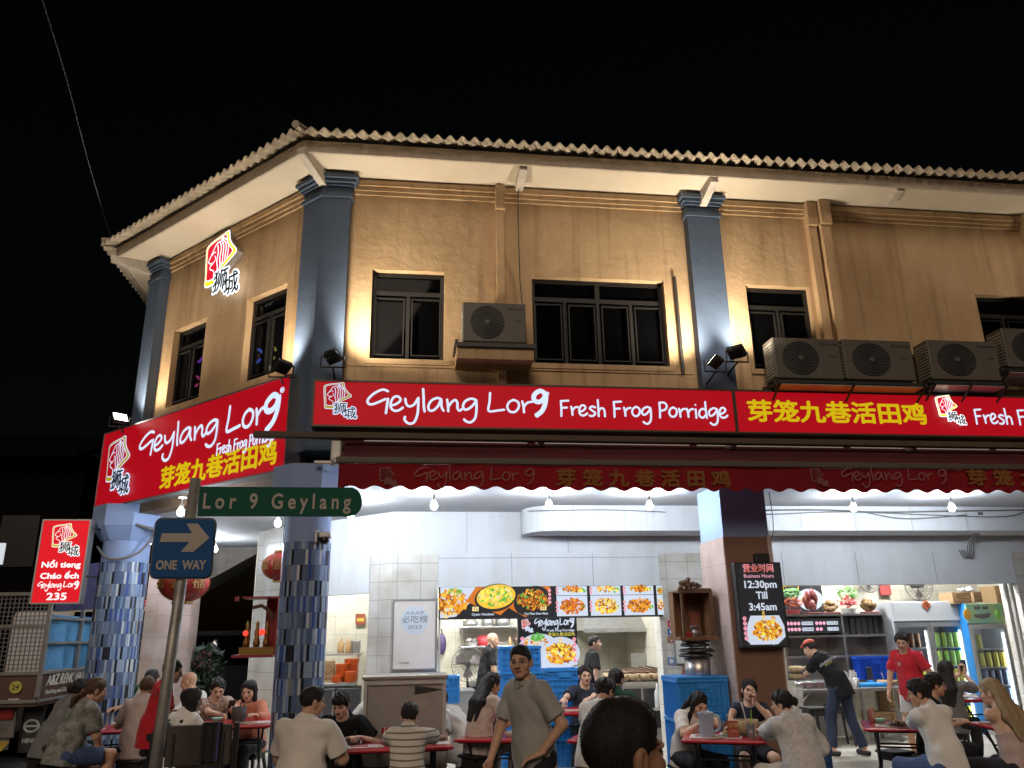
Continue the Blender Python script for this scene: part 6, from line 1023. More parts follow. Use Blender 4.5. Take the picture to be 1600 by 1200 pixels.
# drinks fridges
FRW = M('fridge_white', (.52, .54, .56), .35); LED = E('fridge_led', (.9, .95, 1), 170); CCOL = [M('tin_%d' % k, c, .35, .3) for k, c in enumerate(((.55, .03, .06), (.45, .04, .10), (.20, .10, .05), (.35, .50, .10), (.25, .45, .08), (.50, .42, .10), (.6, .6, .6), (.10, .15, .45), (.55, .50, .05), (.05, .07, .12), (.10, .40, .12), (.65, .58, .10)))]
def fridge(label, x0, x1, Y, z1, ndoor, rows, head, side):
    t = thing('drinks_fridge', label, 'fridge', ((x0+x1)/2, Y+.35, .12), 0, 'glass door drinks fridges'); d = .62; zh = z1-.34; mb = MB()
    mb.box(x0, x0+.035, Y+.04, Y+d, .12, z1); mb.m = 1; mb.box(x1-.035, x1, Y+.04, Y+d, .12, z1); mb.m = 1; mb.box(x0+.035, x1-.035, Y+d-.03, Y+d, .12, z1); mb.box(x0+.035, x1-.035, Y+.04, Y+d-.03, .12, .24); mb.box(x0+.035, x1-.035, Y+.04, Y+d-.03, zh-.03, z1); mb.build('carcass', [side, FRW], t)
    MB().bbox(x0+.0, x1-.0, Y, Y+.039, zh+.03, z1+.0, .01).build('header', head, t); w_ = (x1-x0)/ndoor; s0 = .30; hs = (zh-.10-s0)/len(rows)
    for k in range(ndoor):
        a, b = x0+w_*k+.006, x0+w_*(k+1)-.006; fr = MB()
        for q in ((a, b, .24, .30), (a, b, zh-.06, zh), (a, a+.045, .30, zh-.06), (b-.045, b, .30, zh-.06)): fr.box(q[0], q[1], Y, Y+.035, q[2], q[3])
        do = fr.build('door', ALU, t); MB().box(a+.045, b-.045, Y+.014, Y+.02, .30, zh-.06).build('pane', M('fridge_glass', (.9, .93, .95), .03, trans=1), do); MB().box(b-.062, b-.047, Y+.05, Y+.07, .34, zh-.12).build('led_strip', LED, t)
    mb = MB()
    for r in range(len(rows)): mb.box(x0+.04, x1-.04, Y+.08, Y+d-.04, s0+hs*r-.012, s0+hs*r)
    mb.build_each('shelf', FRW, t)
    for r, row in enumerate(rows):
        n_ = len(row)
        for k, c in enumerate(row):
            if c is None: continue
            x = x0+.085+(x1-x0-.17)*k/(n_-1); h_ = min(hs-.05, .23); nl = 2 if hs > .34 else 1
            for q in range(nl): cn.append((x, Y+.13, s0+hs*r+.001+q*(h_+.003), h_, c, label))
    return t
cn = []
z1a = onY(1440, 940, 12.65).z; xa, xb = onY(1393, 940, 12.65).x, onY(1499, 940, 12.65).x
fridge('tall white two door fridge of drinks with a red diamond sticker', xa, xb, 12.65, z1a, 2, [[7, 7, 6, 6, None, 6, 6, 6, 8, 8], [10, 10, 8, 8, None, 6, 6, 6, 6, 6], [7, 7, 7, 8, None, 5, 5, 8, 8, 5], [1, 1, 0, 1, None, 3, 3, 4, 4, 4], [0, 1, 2, 2, None, 3, 4, 3, 4, 4]], M('header_white', (.55, .57, .58), .3), M('side_grey', (.5, .52, .54), .4))
z1b = onY(1535, 943, 12.45).z; xc, xd = onY(1508, 943, 12.45).x, onY(1566, 943, 12.45).x
fridge('narrow drinks fridge with blue sides and a fruit picture header', xc, xd, 12.45, z1b, 1, [[9]*5, [9]*5, [9]*5, [11]*5, [11, 11, None, None, None]], M('header_fruit', (.35, .42, .12), .4, col2=(.08, .35, .40), vs=4), M('side_blue', (.02, .20, .55), .4))
cans = {}
for x, y, z, h_, c, lb in cn:
    if c not in cans: o = MB().lathe([(.028, 0), (.033, .01), (.033, .14), (.026, .15), (.001, .15)], (0, 0, 0), 12).build('drink_can', CCOL[c], None, True); cans[c] = o
    else: o = cans[c].copy(); C.objects.link(o)
    o.location = (x, y, z); o.scale = (1.3, 1.3, h_/.15); o['category'] = 'can'; o['group'] = 'drink cans in the fridges'; o['label'] = '%s drink can on a shelf of the %s fridge' % (('red', 'crimson', 'brown', 'pale green', 'green', 'gold', 'white', 'blue', 'yellow', 'dark', 'emerald', 'lemon yellow')[c], 'two door' if 'two door' in lb else 'narrow blue')
c = onY(1448, 945, 12.63); t = thing('diamond_sticker', 'red and gold diamond sticker on the wide fridge header', 'sticker', c); mb = MB(); mb.prism([(0, -.085), (.085, 0), (0, .085), (-.085, 0)], (c.x, 12.645, c.z), Xv, Zv, .004); mb.build('sheet', M('fu_orange', (.45, .10, .03), .5), t); mb = MB(); put_text(mb, '福', (c.x, 12.638, c.z), Xv, Zv, .09, ext=.001); mb.build('lettering', M('fu_gold', (.16, .04, .01), .5), t)
mb = MB(); c = onY(1535, 958, 12.44); ft_ = thing('fruit_label', 'dark lettering and fruit on the narrow fridge header', 'label', c); mb.bbox(c.x-.12, c.x-.02, 12.44, 12.449, c.z+.06, c.z+.11, .004); mb.bbox(c.x+.02, c.x+.12, 12.44, 12.449, c.z+.06, c.z+.11, .004); mb.prism([(-.16, -.02), (.16, -.0), (.13, -.06), (0, -.09), (-.13, -.07)], (c.x, 12.449, c.z), Xv, Zv, .006); mb.build('print', M('print_dark'), ft_); mb = MB(); mb.sph((c.x-.27, 12.45, c.z-.02), (.07, .01, .09), 12, 8); mb.build('fruit', M('mango', (.5, .25, .03), .5), ft_); mb = MB(); mb.sph((c.x+.28, 12.45, c.z-.02), (.05, .01, .08), 12, 8); mb.build('fruit', M('lime', (.15, .35, .05), .5), ft_)
carton('brown carton on top of the narrow fridge', 1490, 1521, 925, 943, 12.55, .35); carton('brown carton beside it on top of the fridge with a carry bag', 1522, 1533, 924, 941, 12.5, .35); c = onY(1512, 922, 12.6); t = thing('plastic_bag', 'white plastic bag lying on the cartons over the fridges', 'bag', c); rock(t, (c.x, 12.65, c.z), (.16, .12, .06), M('bag_white', (.6, .6, .6), .4), 'bag')
carton('tall brown carton stack right of the fridges', 1563, 1572, 915, 965, 12.7, .4)
fan(onY(1434, 915, 13.5), .27, 'wire cage fan on the wall above the wide fridge', False); fan(onY(1357, 908, 13.7), .2, 'smaller wire fan partly behind the white board', False)
t, c, w_, h_ = board('small red framed picture between the two fans', 1376, 1389, 905, 930, 13.9, M('red_picture', (.3, .06, .05), .5), .012, RED_L)
# ceiling tube lights of the kitchens
for k, (x, y, L, lb) in enumerate(((.9, 13.6, 1.2, 'fluorescent tube on the kitchen ceiling above the cook'), (2.9, 13.0, 1.2, 'fluorescent tube on the kitchen ceiling near the range'), (6.2, 12.9, 1.2, 'fluorescent tube above the steel counter'), (8.3, 12.4, 1.2, 'fluorescent tube above the fridges'), (-1.2, 13.5, .9, 'fluorescent tube above the orange plates'))):
    t = thing('tube_light', lb, 'lamp', (x, y, 3.45), 0, 'tube lights in the kitchens'); MB().bbox(x-L/2, x+L/2, y-.04, y+.04, 3.43, 3.485, .01).build('fitting', PAPER, t); MB().cyl((x-L/2+.03, y, 3.40), (x+L/2-.03, y, 3.40), .016, n=10).build('tube', E('tube_glow_bright', (.95, .97, 1), 1000) if k < 2 else E('tube_glow', (.95, .97, 1), 950), t)
# high backed folding chair with a towel in the left foreground
a, b, c, d = onY(248, 1200, 6.6), onY(370, 1128, 6.6), 0, 0; t = thing('trolley', 'dark brown board trolley with a black towel over its edge', 'trolley', ((a.x+b.x)/2, 6.6, 0)); BRD = M('dark_board', (.05, .038, .03), .6, var=.3, vs=6); zt4 = onY(300, 1133, 6.6).z
mb = MB(); mb.bbox(a.x+.03, b.x-.03, 6.6, 6.63, zt4-.28, zt4, .01); mb.bbox(a.x+.03, b.x-.03, 6.6, 6.63, zt4-.62, zt4-.31, .01); mb.build('board', BRD, t); mb = MB()
for x in (a.x, b.x): mb.cyl((x, 6.61, 0), (x, 6.61, zt4+.01), .022, n=8); mb.cyl((x, 7.2, 0), (x, 7.2, .5), .022, n=8); mb.cyl((x, 6.61, .45), (x, 7.2, .45), .022, n=8)
for x in (a.x+.07, b.x-.10): mb.box(x, x+.02, 6.585, 6.598, zt4-.5, zt4-.06)
mb.build('frame', STB, t); MB().box(a.x+.02, b.x-.02, 6.64, 7.2, .44, .475).build('deck', BRD, t)
x5, x6 = onY(316, 1140, 6.58).x, onY(346, 1140, 6.58).x; t = thing('towel', 'black towel with a purple stripe hung over the brown trolley', 'towel', ((x5+x6)/2, 6.6, zt4-.2)); mb = MB(); n_ = 12
def fr_(i, j): x = x5+(x6-x5)*i/n_; return (x, 6.575-.014*math.sin(i*1.3)-.006*(j > 0), zt4+.012-.26*max(0, j)/5)
mb.add([fr_(i, j) for j in range(6) for i in range(n_+1)], [(j*(n_+1)+i, j*(n_+1)+i+1, (j+1)*(n_+1)+i+1, (j+1)*(n_+1)+i) for j in range(5) for i in range(n_)]); mb.mi = [1 if k % n_ == n_-2 else 0 for k in range(len(mb.f))]; vs_ = list(mb.v); mb.add([(p.x, p.y+.012, p.z) for p in vs_], [f[::-1] for f in list(mb.f)]); mb.box(x5, x6, 6.58, 6.64, zt4+.002, zt4+.014); mb.build('fabric', [M('towel_black', (.03, .03, .035), .95), M('towel_purple', (.12, .06, .30), .9)], t, True)

# bowls, chopsticks and tissues scattered over the tables
CHW = M('china_white', (.6, .6, .58), .3); CHG = M('china_green', (.2, .42, .30), .3); CSK_ = M('chopstick_wood', (.22, .10, .05), .5)
def bowl(p, label, r=.06, m=CHW):
    t = thing('bowl', label, 'bowl', p, 0, 'bowls on the red tables'); MB().lathe([(r*.45, 0), (r*.8, r*.35), (r, r*.8), (r*.95, r*.8), (r*.7, r*.35), (.001, r*.15)], p, 18, False).build('body', m, t, True); MB().lathe([(r*.85, r*.6), (.001, r*.62)], p, 14, False).build('soup', M('soup', (.30, .14, .05), .3), t)
for k, x, y, lb, m in ((0, .10, -.10, 'white bowl in front of the striped boy', CHW), (1, .30, .24, 'white bowl at the far side of the table with the jug', CHW), (2, -.20, .12, 'green bowl near the can on the table by the leaning worker', CHG), (3, .26, .16, 'white bowl far right on the table of the blonde woman', CHW), (4, .12, -.12, 'white bowl on the table behind the standing man', CHW), (6, .05, .12, 'white bowl before the smiling woman in navy', CHW), (7, -.22, .10, 'green bowl on the table left of the corner column', CHG), (8, .12, .12, 'white bowl on the far left table', CHW), (9, -.16, .05, 'white bowl on the table by the fridges', CHW), (5, .10, .12, 'white bowl behind the nearest head', CHW)): bowl(top(k, x, y), lb, .06, m)
for k, x, y, a, lb in ((1, -.02, -.28, 20, 'on the mat beside the jug'), (2, .16, -.26, -40, 'at the front edge of the table by the leaning worker'), (3, .05, -.28, 10, 'at the front edge of the table of the blonde woman'), (0, .30, -.12, 15, 'right of the striped boy'), (7, .12, -.22, 30, 'on the table of the woman in orange')):
    p = top(k, x, y, .006); t = thing('chopsticks', 'brown wooden chopsticks lying '+lb, 'chopsticks', p, 0, 'chopsticks on the red tables'); d = Vector((math.cos(rad(a)), math.sin(rad(a)), 0))
    for q in (-.006, .006): MB().cyl(p-d*.11+Vector((-d.y, d.x, 0))*q, p+d*.11-Vector((-d.y, d.x, 0))*q*.4, .0035, .0025, 6).build('stick', CSK_, t)
for k, x, y, lb in ((1, .30, -.06, 'near the clay pot of the woman in navy'), (3, -.30, .20, 'on the table with the plastic cups'), (0, .02, .16, 'behind the cola can'), (9, .28, .1, 'on the table by the fridges')):
    p = top(k, x, y); t = thing('tissue_pack', 'small white tissue pack '+lb, 'tissues', p, 0, 'tissue packs on the tables'); MB().bbox(p.x-.055, p.x+.055, p.y-.035, p.y+.035, p.z, p.z+.022, .008).build('pack', PAPER, t); MB().box(p.x-.03, p.x+.03, p.y-.02, p.y+.02, p.z+.0222, p.z+.0235).build('flap', M('tissue_blue', (.15, .3, .55), .4), t)
# ------------------------------------------------------------------ people: one continuous body each
class SDF:
    def __init__(s, lo, hi, vox):
        s.lo = np.array(lo, float); s.vox = vox; s.n = tuple(int(math.ceil(x)) for x in (np.array(hi)-s.lo)/vox)
        s.d = np.full(s.n, 9.0, np.float32)
        s.ax = [s.lo[i]+vox*np.arange(s.n[i], dtype=np.float32) for i in range(3)]
    def win(s, lo, hi):
        sl = []
        for i in range(3):
            a = max(0, int((lo[i]-s.lo[i])/s.vox)); b = min(s.n[i], int((hi[i]-s.lo[i])/s.vox)+2)
            if b <= a: return None
            sl.append(slice(a, b))
        X, Y, Z = np.meshgrid(*[s.ax[i][sl[i]] for i in range(3)], indexing='ij')
        return tuple(sl), X, Y, Z
    def mix(s, sl, d, k, sub=False):
        c = s.d[sl]
        if sub: d = -d; h = np.maximum(k-np.abs(c-d), 0)/max(k, 1e-6); s.d[sl] = np.maximum(c, d)+h*h*k/4; return
        h = np.maximum(k-np.abs(c-d), 0)/max(k, 1e-6); s.d[sl] = np.minimum(c, d)-h*h*k/4
    def cap(s, a, b, ra, rb, k=.02, cut0=None, cut1=None, fl=None, wob=None, sub=False):
        a, b = np.array(a, float), np.array(b, float); m = max(ra, rb)+k+2*s.vox; wn = s.win(np.minimum(a, b)-m, np.maximum(a, b)+m)
        if wn is None: return
        sl, X, Y, Z = wn; ab = b-a; L2 = ab@ab+1e-12
        tt = ((X-a[0])*ab[0]+(Y-a[1])*ab[1]+(Z-a[2])*ab[2])/L2; t = np.clip(tt, 0, 1)
        dx, dy, dz = X-a[0]-t*ab[0], Y-a[1]-t*ab[1], Z-a[2]-t*ab[2]
        if fl is not None:   # squash along axis fl[0] by factor fl[1]
            f = np.array(fl[0]); q = (dx*f[0]+dy*f[1]+dz*f[2])*(1/fl[1]-1); dx, dy, dz = dx+q*f[0], dy+q*f[1], dz+q*f[2]
        d = np.sqrt(dx*dx+dy*dy+dz*dz)-(ra+(rb-ra)*t)
        if wob is not None: d = d+wob(X, Y, Z)
        L = math.sqrt(L2)
        if cut1 is not None: d = np.maximum(d, (tt-cut1)*L)
        if cut0 is not None: d = np.maximum(d, (cut0-tt)*L)
        s.mix(sl, d.astype(np.float32), k, sub)
    def ell(s, c, r, R=None, k=.02, cutf=None, wob=None, sub=False):
        c = np.array(c, float); r = np.array(r, float); m = r.max()+k+2*s.vox; wn = s.win(c-m, c+m)
        if wn is None: return
        sl, X, Y, Z = wn; X, Y, Z = X-c[0], Y-c[1], Z-c[2]
        if R is not None: X, Y, Z = X*R[0, 0]+Y*R[1, 0]+Z*R[2, 0], X*R[0, 1]+Y*R[1, 1]+Z*R[2, 1], X*R[0, 2]+Y*R[1, 2]+Z*R[2, 2]
        k0 = np.sqrt((X/r[0])**2+(Y/r[1])**2+(Z/r[2])**2); k1 = np.sqrt((X/r[0]**2)**2+(Y/r[1]**2)**2+(Z/r[2]**2)**2)+1e-6
        d = k0*(k0-1)/k1
        if wob is not None: d = d+wob(X, Y, Z)
        if cutf is not None: d = np.maximum(d, cutf(X, Y, Z))
        s.mix(sl, d.astype(np.float32), k, sub)
    def mesh(s):
        d = s.d; i = d < 0; n = d.shape
        if not i.any(): return np.zeros((0, 3)), np.zeros((0, 4), int)
        c8 = sum(i[a:n[0]-1+a, b:n[1]-1+b, c:n[2]-1+c].astype(np.int8) for a in (0, 1) for b in (0, 1) for c in (0, 1))
        cell = (c8 > 0) & (c8 < 8); idx = np.full(cell.shape, -1, np.int64); P = np.argwhere(cell); idx[cell] = np.arange(len(P))
        acc = np.zeros((len(P), 3)); cnt = np.zeros(len(P))
        for ax in range(3):
            o = [q for q in range(3) if q != ax]
            for u in (0, 1):
                for v in (0, 1):
                    p0 = P.copy(); p0[:, o[0]] += u; p0[:, o[1]] += v; p1 = p0.copy(); p1[:, ax] += 1
                    d0 = d[tuple(p0.T)]; d1 = d[tuple(p1.T)]; x = (d0 < 0) != (d1 < 0); t = np.where(x, d0/np.where(d0 == d1, 1, d0-d1), 0)
                    q = p0.astype(float); q[:, ax] += t; acc[x] += q[x]; cnt[x] += 1
        V = s.lo+s.vox*acc/cnt[:, None]; Fs = []
        for ax in range(3):
            a, b = (ax+1) % 3, (ax+2) % 3; sl0 = [slice(None)]*3; sl1 = [slice(None)]*3; sl0[ax] = slice(0, -1); sl1[ax] = slice(1, None)
            x = i[tuple(sl0)] != i[tuple(sl1)]; Q = np.argwhere(x); ok = (Q[:, a] > 0) & (Q[:, b] > 0) & (Q[:, a] < n[a]-1) & (Q[:, b] < n[b]-1); Q = Q[ok]
            f = []
            for da, db in ((0, 0), (-1, 0), (-1, -1), (0, -1)): q = Q.copy(); q[:, a] += da; q[:, b] += db; f.append(idx[tuple(q.T)])
            f = np.stack(f, 1); fl = i[tuple(Q.T)]; f[fl] = f[fl][:, ::-1]; Fs.append(f)
        return V, np.concatenate(Fs)
def np_mesh(name, parts, mats, parent, midx=None):
    V = []; Fs = []; o = 0
    for v, f in parts: V.append(v); Fs.append(f+o); o += len(v)
    V = np.concatenate(V); Fs = np.concatenate(Fs); me = bpy.data.meshes.new(name)
    me.vertices.add(len(V)); me.vertices.foreach_set('co', V.astype(np.float32).ravel()); nf = len(Fs)
    me.loops.add(nf*4); me.loops.foreach_set('vertex_index', Fs[:, ::-1].astype(np.int32).ravel()); me.polygons.add(nf); me.polygons.foreach_set('loop_start', np.arange(0, nf*4, 4, dtype=np.int32))
    for m in mats: me.materials.append(m)
    me.update(calc_edges=True); me.polygons.foreach_set('use_smooth', [True]*nf)
    if midx is not None:
        me.polygons.foreach_set('material_index', midx(V[Fs].mean(1)).astype(np.int32))
    o = bpy.data.objects.new(name, me); C.objects.link(o); o.parent = parent; WM[o] = WM[parent]; return o
def rotm(yaw=0, pitch=0, roll=0):   # yaw>0 turns left, pitch>0 nods down, roll>0 tips to the right
    return np.array(Matrix.Rotation(rad(yaw), 3, 'Z') @ Matrix.Rotation(rad(-pitch), 3, 'X') @ Matrix.Rotation(rad(roll), 3, 'Y'))
def ik(a, t, l1, l2, pole):
    a, t, pole = np.array(a), np.array(t), np.array(pole, float); v = t-a; L = np.linalg.norm(v); Lm = (l1+l2)*.985
    if L > Lm: t = a+v*Lm/L; v = t-a; L = Lm
    u = v/L; x = (l1*l1-l2*l2+L*L)/(2*L); h = math.sqrt(max(l1*l1-x*x, 0)); p = pole-u*(pole@u); p /= np.linalg.norm(p)+1e-9
    return a+u*x+p*h, t
SKIN = {}
def skin(t='m'):
    c = {'m': (.56, .33, .22), 'l': (.68, .43, .31), 'd': (.34, .18, .11)}[t]
    return M('skin_'+t, c, .5, var=.10, vs=14, bump=.05, bs=120, spec=.35)
HAIRM = {'black': ((.012, .010, .010), (.03, .026, .024)), 'brown': ((.05, .03, .018), (.12, .075, .045)), 'blonde': ((.22, .15, .08), (.48, .36, .22))}
def hairmat(h):
    a, b = HAIRM[h]; n = 'hair_'+h
    if n in MT: return MT[n]
    m = M(n, b, .55, var=0, col2=a, vs=18, spec=.18); t = m.node_tree
    mp = t.nodes.new('ShaderNodeMapping'); mp.inputs['Scale'].default_value = (7, 7, .8)
    tc = [x for x in t.nodes if x.type == 'TEX_COORD'][0]; ns = [x for x in t.nodes if x.type == 'TEX_NOISE'][0]
    t.links.new(tc.outputs['Object'], mp.inputs[0]); t.links.new(mp.outputs[0], ns.inputs['Vector'])
    bp = t.nodes.new('ShaderNodeBump'); bp.inputs['Strength'].default_value = .5; bp.inputs['Distance'].default_value = .01
    t.links.new(ns.outputs['Fac'], bp.inputs['Height']); t.links.new(bp.outputs[0], t.nodes['Principled BSDF'].inputs['Normal']); return m
def wobble(amp, seed, f=22):
    r = np.random.default_rng(seed); K = r.normal(0, f, (5, 3)); ph = r.uniform(0, 6, 5); A = r.uniform(.5, 1, 5)*amp/2.2
    K[:, 2] *= .6
    def w(X, Y, Z): return sum(A[i]*np.sin(K[i, 0]*X+K[i, 1]*Y+K[i, 2]*Z+ph[i]) for i in range(5))
    return w
NPERS = 0
def person(label, loc, face=0, pose='sit', h=1.68, wide=1.0, lean=8, slean=0, twist=0, head=(0, 0, 0), hands=None, poles=None, tone='m', hair=('short', 'black'),
           top=('tee', None), bottom=('trousers', None), shoes=None, seat=.45, feet=None, knees=None, curl=(45, 45), glasses=False, vox=.0105, hvox=.0052, group=None, neck=0, belly=0, build=True, spread=.12, strands=0, hand_dir=(None, None)):
    """loc: floor point under the hips; face: degrees, 0 looks away from the street (+Y), 90 looks to -X, 180 to the street"""
    global NPERS; NPERS += 1; sd0 = NPERS*7
    s = h/1.70; root = thing('person', label, 'person', loc, rad(face), group) if build else None
    hz = (seat+.085) if pose == 'sit' else .90*s
    H = np.array([0, 0, hz]); R1 = rotm(twist*.3, lean*.55, slean*.5); R2 = rotm(twist, lean*1.25, slean)
    def tp(l, x=0, y=0):   # point on the bent spine
        if l <= .2: return H+R1 @ np.array([x, y, l*s])
        return H+R1 @ np.array([0, 0, .2*s])+R2 @ np.array([x, y, (l-.2)*s])
    sw = .158*wide*s; S = [tp(.475, -sw), tp(.475, sw)]
    hipj = [H+R1 @ np.array([x*.088*s*wide, 0, 0]) for x in (-1, 1)]
    if pose == 'sit':
        kn = knees or [(-spread-.04, .40*s, seat+.06), (spread+.04, .40*s, seat+.06)]
        ft = feet or [(-spread-.03, .40*s, .075), (spread+.03, .38*s, .075)]
        kn = [np.array(q, float) for q in kn]; ft = [np.array(q, float) for q in ft]
        kn = [hj+(q-hj)/np.linalg.norm(q-hj)*.42*s for hj, q in zip(hipj, kn)]
    else:
        ft = [np.array(q, float) for q in (feet or [(-.10, -.02, .075), (.10, .03, .075)])]
        kn = [ik(hj, f, .42*s, .42*s, (0, 1, 0))[0] for hj, f in zip(hipj, ft)]
    hd = hands or ([(-.2, .35, hz+.24), (.2, .35, hz+.24)] if pose == 'sit' else [(-.27, .06, .80*s), (.27, .06, .80*s)])
    pl = poles or [(-.8, -.35, -.9), (.8, -.35, -.9)]
    El, Wr = [], []
    for i in (0, 1): e, wv = ik(S[i], hd[i], .285*s, .245*s, pl[i]); El.append(e); Wr.append(wv)
    Rh = rotm(twist*.6) @ rotm(*head); nb = tp(.50); hc = tp(.575, 0, .015+neck)+Rh @ np.array([0, .022, .085*s]); hs = s*1.0
    def hp(x, y, z): return hc+Rh @ (np.array([x, y, z])*hs)
    info = dict(root=root, head=hc, R=Rh, wr=Wr, el=El, S=S, tp=tp)
    if not build: return info
    allp = np.array([H]+S+kn+ft+El+Wr+[hc]); lo, hi = allp.min(0)-.22, allp.max(0)+.22; lo[2] = max(lo[2], -.02)
    up2 = R2 @ np.array([0, 1, 0]); side = R2 @ np.array([1, 0, 0])
    def torso(g, inf, hem=None, wob=None, k=.05):
        g.ell(tp(.02), np.array([.158*wide, .118+belly*.2, .125])*s+inf, R1, k, wob=wob)
        g.ell(tp(.17, 0, belly*.3), np.array([.142*wide, .104+belly*.7, .16])*s+inf, R1, k, wob=wob)
        g.ell(tp(.34), np.array([.152*wide, .108, .175])*s+inf, R2, k, wob=wob)
        g.cap(tp(.455, -sw*.86, -.01), tp(.455, sw*.86, -.01), .060*s+inf, .060*s+inf, k*.8, wob=wob)
        g.cap(tp(.475, 0, -.012), tp(.53, 0, -.004), .085*s+inf*.7, .062*s+inf*.6, k*.8, wob=wob, fl=(tuple(side), 1.12))
    # body
    g = SDF(lo, hi, vox); torso(g, -.006 if top[0] and top[0] != 'cami' else -.003)
    g.cap(tp(.47), hc+Rh @ np.array([0, -.02, -.03]), .058*s*wide**.5, .052*s*wide**.5, .03)
    for i in (0, 1):
        g.cap(S[i], El[i], .050*s*wide**.7, .040*s*wide**.7, .03); g.cap(El[i], Wr[i], .040*s*wide**.7, .025*s, .015)
        q = -.008 if bottom[0] else 0; g.cap(hipj[i], kn[i], .086*s*wide**.6+q, (.058 if bottom[0] != 'trousers' else .044)*s*wide**.4, .04); g.cap(kn[i], ft[i], (.056 if bottom[0] != 'trousers' else .040)*s*wide**.4, (.036 if bottom[0] != 'trousers' else .032)*s, .02)
        cf = (kn[i]*.7+ft[i]*.3)+np.array([0, -.018, 0]); bottom[0] != 'trousers' and g.ell(cf, (.050*s, .056*s, .11*s), None, .03)
        fd = np.array([(i-.5)*.25, 1, 0]); fd /= np.linalg.norm(fd); he = ft[i]+np.array([0, 0, -.035])-fd*.05; g.cap(he, he+fd*.17*s+np.array([0, 0, -.008]), .034, .028, .02)
    parts = [g.mesh()]
    # head
    gh = SDF(hc-.19*hs, hc+.19*hs, hvox)
    gh.ell(hp(0, -.012, .034), np.array([.077, .096, .088])*hs, Rh, .02); gh.ell(hp(0, .022, -.035), np.array([.062, .066, .076])*hs, Rh, .03)
    gh.ell(hp(0, .064, -.088), np.array([.026, .02, .02])*hs, Rh, .03); gh.ell(hp(0, .03, -.055), np.array([.060, .04, .035])*hs, Rh, .02)
    for x in (-1, 1):
        gh.ell(hp(x*.046, .058, -.022), np.array([.024, .022, .024])*hs, Rh, .02); gh.ell(hp(x*.033, .092, .004), np.array([.022, .016, .015])*hs, Rh, .012, sub=True)
        gh.ell(hp(x*.033, .074, .003), np.array([.0165, .0145, .0125])*hs, Rh, .003); gh.cap(hp(x*.014, .087, .026), hp(x*.05, .076, .024), .009*hs, .007*hs, .012)
        gh.ell(hp(x*.079, -.012, -.006), np.array([.012, .021, .034])*hs, Rh @ rotm(0, 0, x*8), .006); gh.ell(hp(x*.090, -.006, -.004), np.array([.006, .010, .020])*hs, Rh, .004, sub=True)
    gh.cap(hp(0, .085, .018), hp(0, .109, -.026), .0085*hs, .0135*hs, .010)
    for x in (-1, 1): gh.ell(hp(x*.014, .098, -.031), np.array([.010, .010, .009])*hs, Rh, .008)
    gh.ell(hp(0, .083, -.054), np.array([.026, .012, .0075])*hs, Rh, .004); gh.ell(hp(0, .082, -.066), np.array([.023, .012, .008])*hs, Rh, .004)
    gh.cap(hp(0, -.03, -.05), tp(.50), .05*hs, .05*hs, .03)
    parts.append(gh.mesh())
    # hands: palm, four bent fingers, thumb
    for i in (0, 1):
        sg = -1 if i == 0 else 1; fw = Wr[i]-El[i]; fw /= np.linalg.norm(fw)
        if hand_dir[i] is not None: fw = np.array(hand_dir[i], float); fw /= np.linalg.norm(fw)
        dn = np.array([0, 0, -1.0]) if abs(fw[2]) < .75 else np.array([-sg*1.0, 0, 0]); dn -= fw*(dn@fw); dn /= np.linalg.norm(dn)
        ac = np.cross(fw, dn); ac *= (1 if ac @ np.array([-sg, 0, 0]) > 0 or abs(fw[2]) >= .75 else -1)   # towards the thumb
        if abs(fw[2]) >= .75: ac = np.array([0, 1., 0])-fw*fw[1]; ac /= np.linalg.norm(ac)
        cn = Wr[i]+fw*.09*s; gq = SDF(cn-.14*s, cn+.14*s, .0045); P = lambda f, a, d: Wr[i]+(fw*f+ac*a+dn*d)*s
        gq.cap(P(-.02, 0, 0), P(.03, 0, 0), .026*s, .028*s, .01, fl=(tuple(dn), .75))
        for a in (-.026, -.009, .009, .026): gq.cap(P(.02, a*.7, 0), P(.085, a, 0), .0145*s, .0125*s, .014)
        cu = rad(curl[i])
        for a, L in ((-.030, .062), (-.010, .076), (.010, .082), (.030, .074)):
            p = np.array([.088, a, 0.]); ang = cu*.35
            for q, l in enumerate((.42, .33, .25)):
                n2 = p+np.array([math.cos(ang)*L*l, a*.03, math.sin(ang)*L*l]); gq.cap(P(*p), P(*n2), (.0095-.001*q)*s, (.0088-.001*q)*s, .003); p = n2; ang += cu*.65
        t0 = P(.022, .026, .004); t1 = P(.055, .050, .012); t2 = P(.082, .054, .020+.02*math.sin(cu)); gq.cap(t0, t1, .0135*s, .0108*s, .008); gq.cap(t1, t2, .0105*s, .0085*s, .004)
        parts.append(gq.mesh())
    hci = Rh.T
    def mi(c):
        q = (c-hc) @ Rh/hs; a = np.abs(q[:, 0]); r = np.zeros(len(c), int); f = q[:, 1] > .05
        eye = f & (np.abs(q[:, 2]-.003) < .0085-.22*np.abs(a-.033)) & (np.abs(a-.033) < .0155); r[eye] = 2; r[eye & (np.abs(a-.033) < .0062)] = 1
        lid = f & (np.abs(q[:, 2]-.0115+.10*np.abs(a-.033)) < .0026) & (np.abs(a-.033) < .018); r[lid] = 1
        r[f & (np.abs(q[:, 2]-.0275+.12*np.abs(a-.034)) < .0034) & (a > .016) & (a < .054)] = 1
        r[f & (q[:, 2] > -.074) & (q[:, 2] < -.0475) & (a < .025-.35*np.abs(q[:, 2]+.06)) & (q[:, 1] > .078)] = 3; r[f & (np.abs(q[:, 2]+.0602) < .0022) & (a < .023) & (q[:, 1] > .07)] = 4
        return r
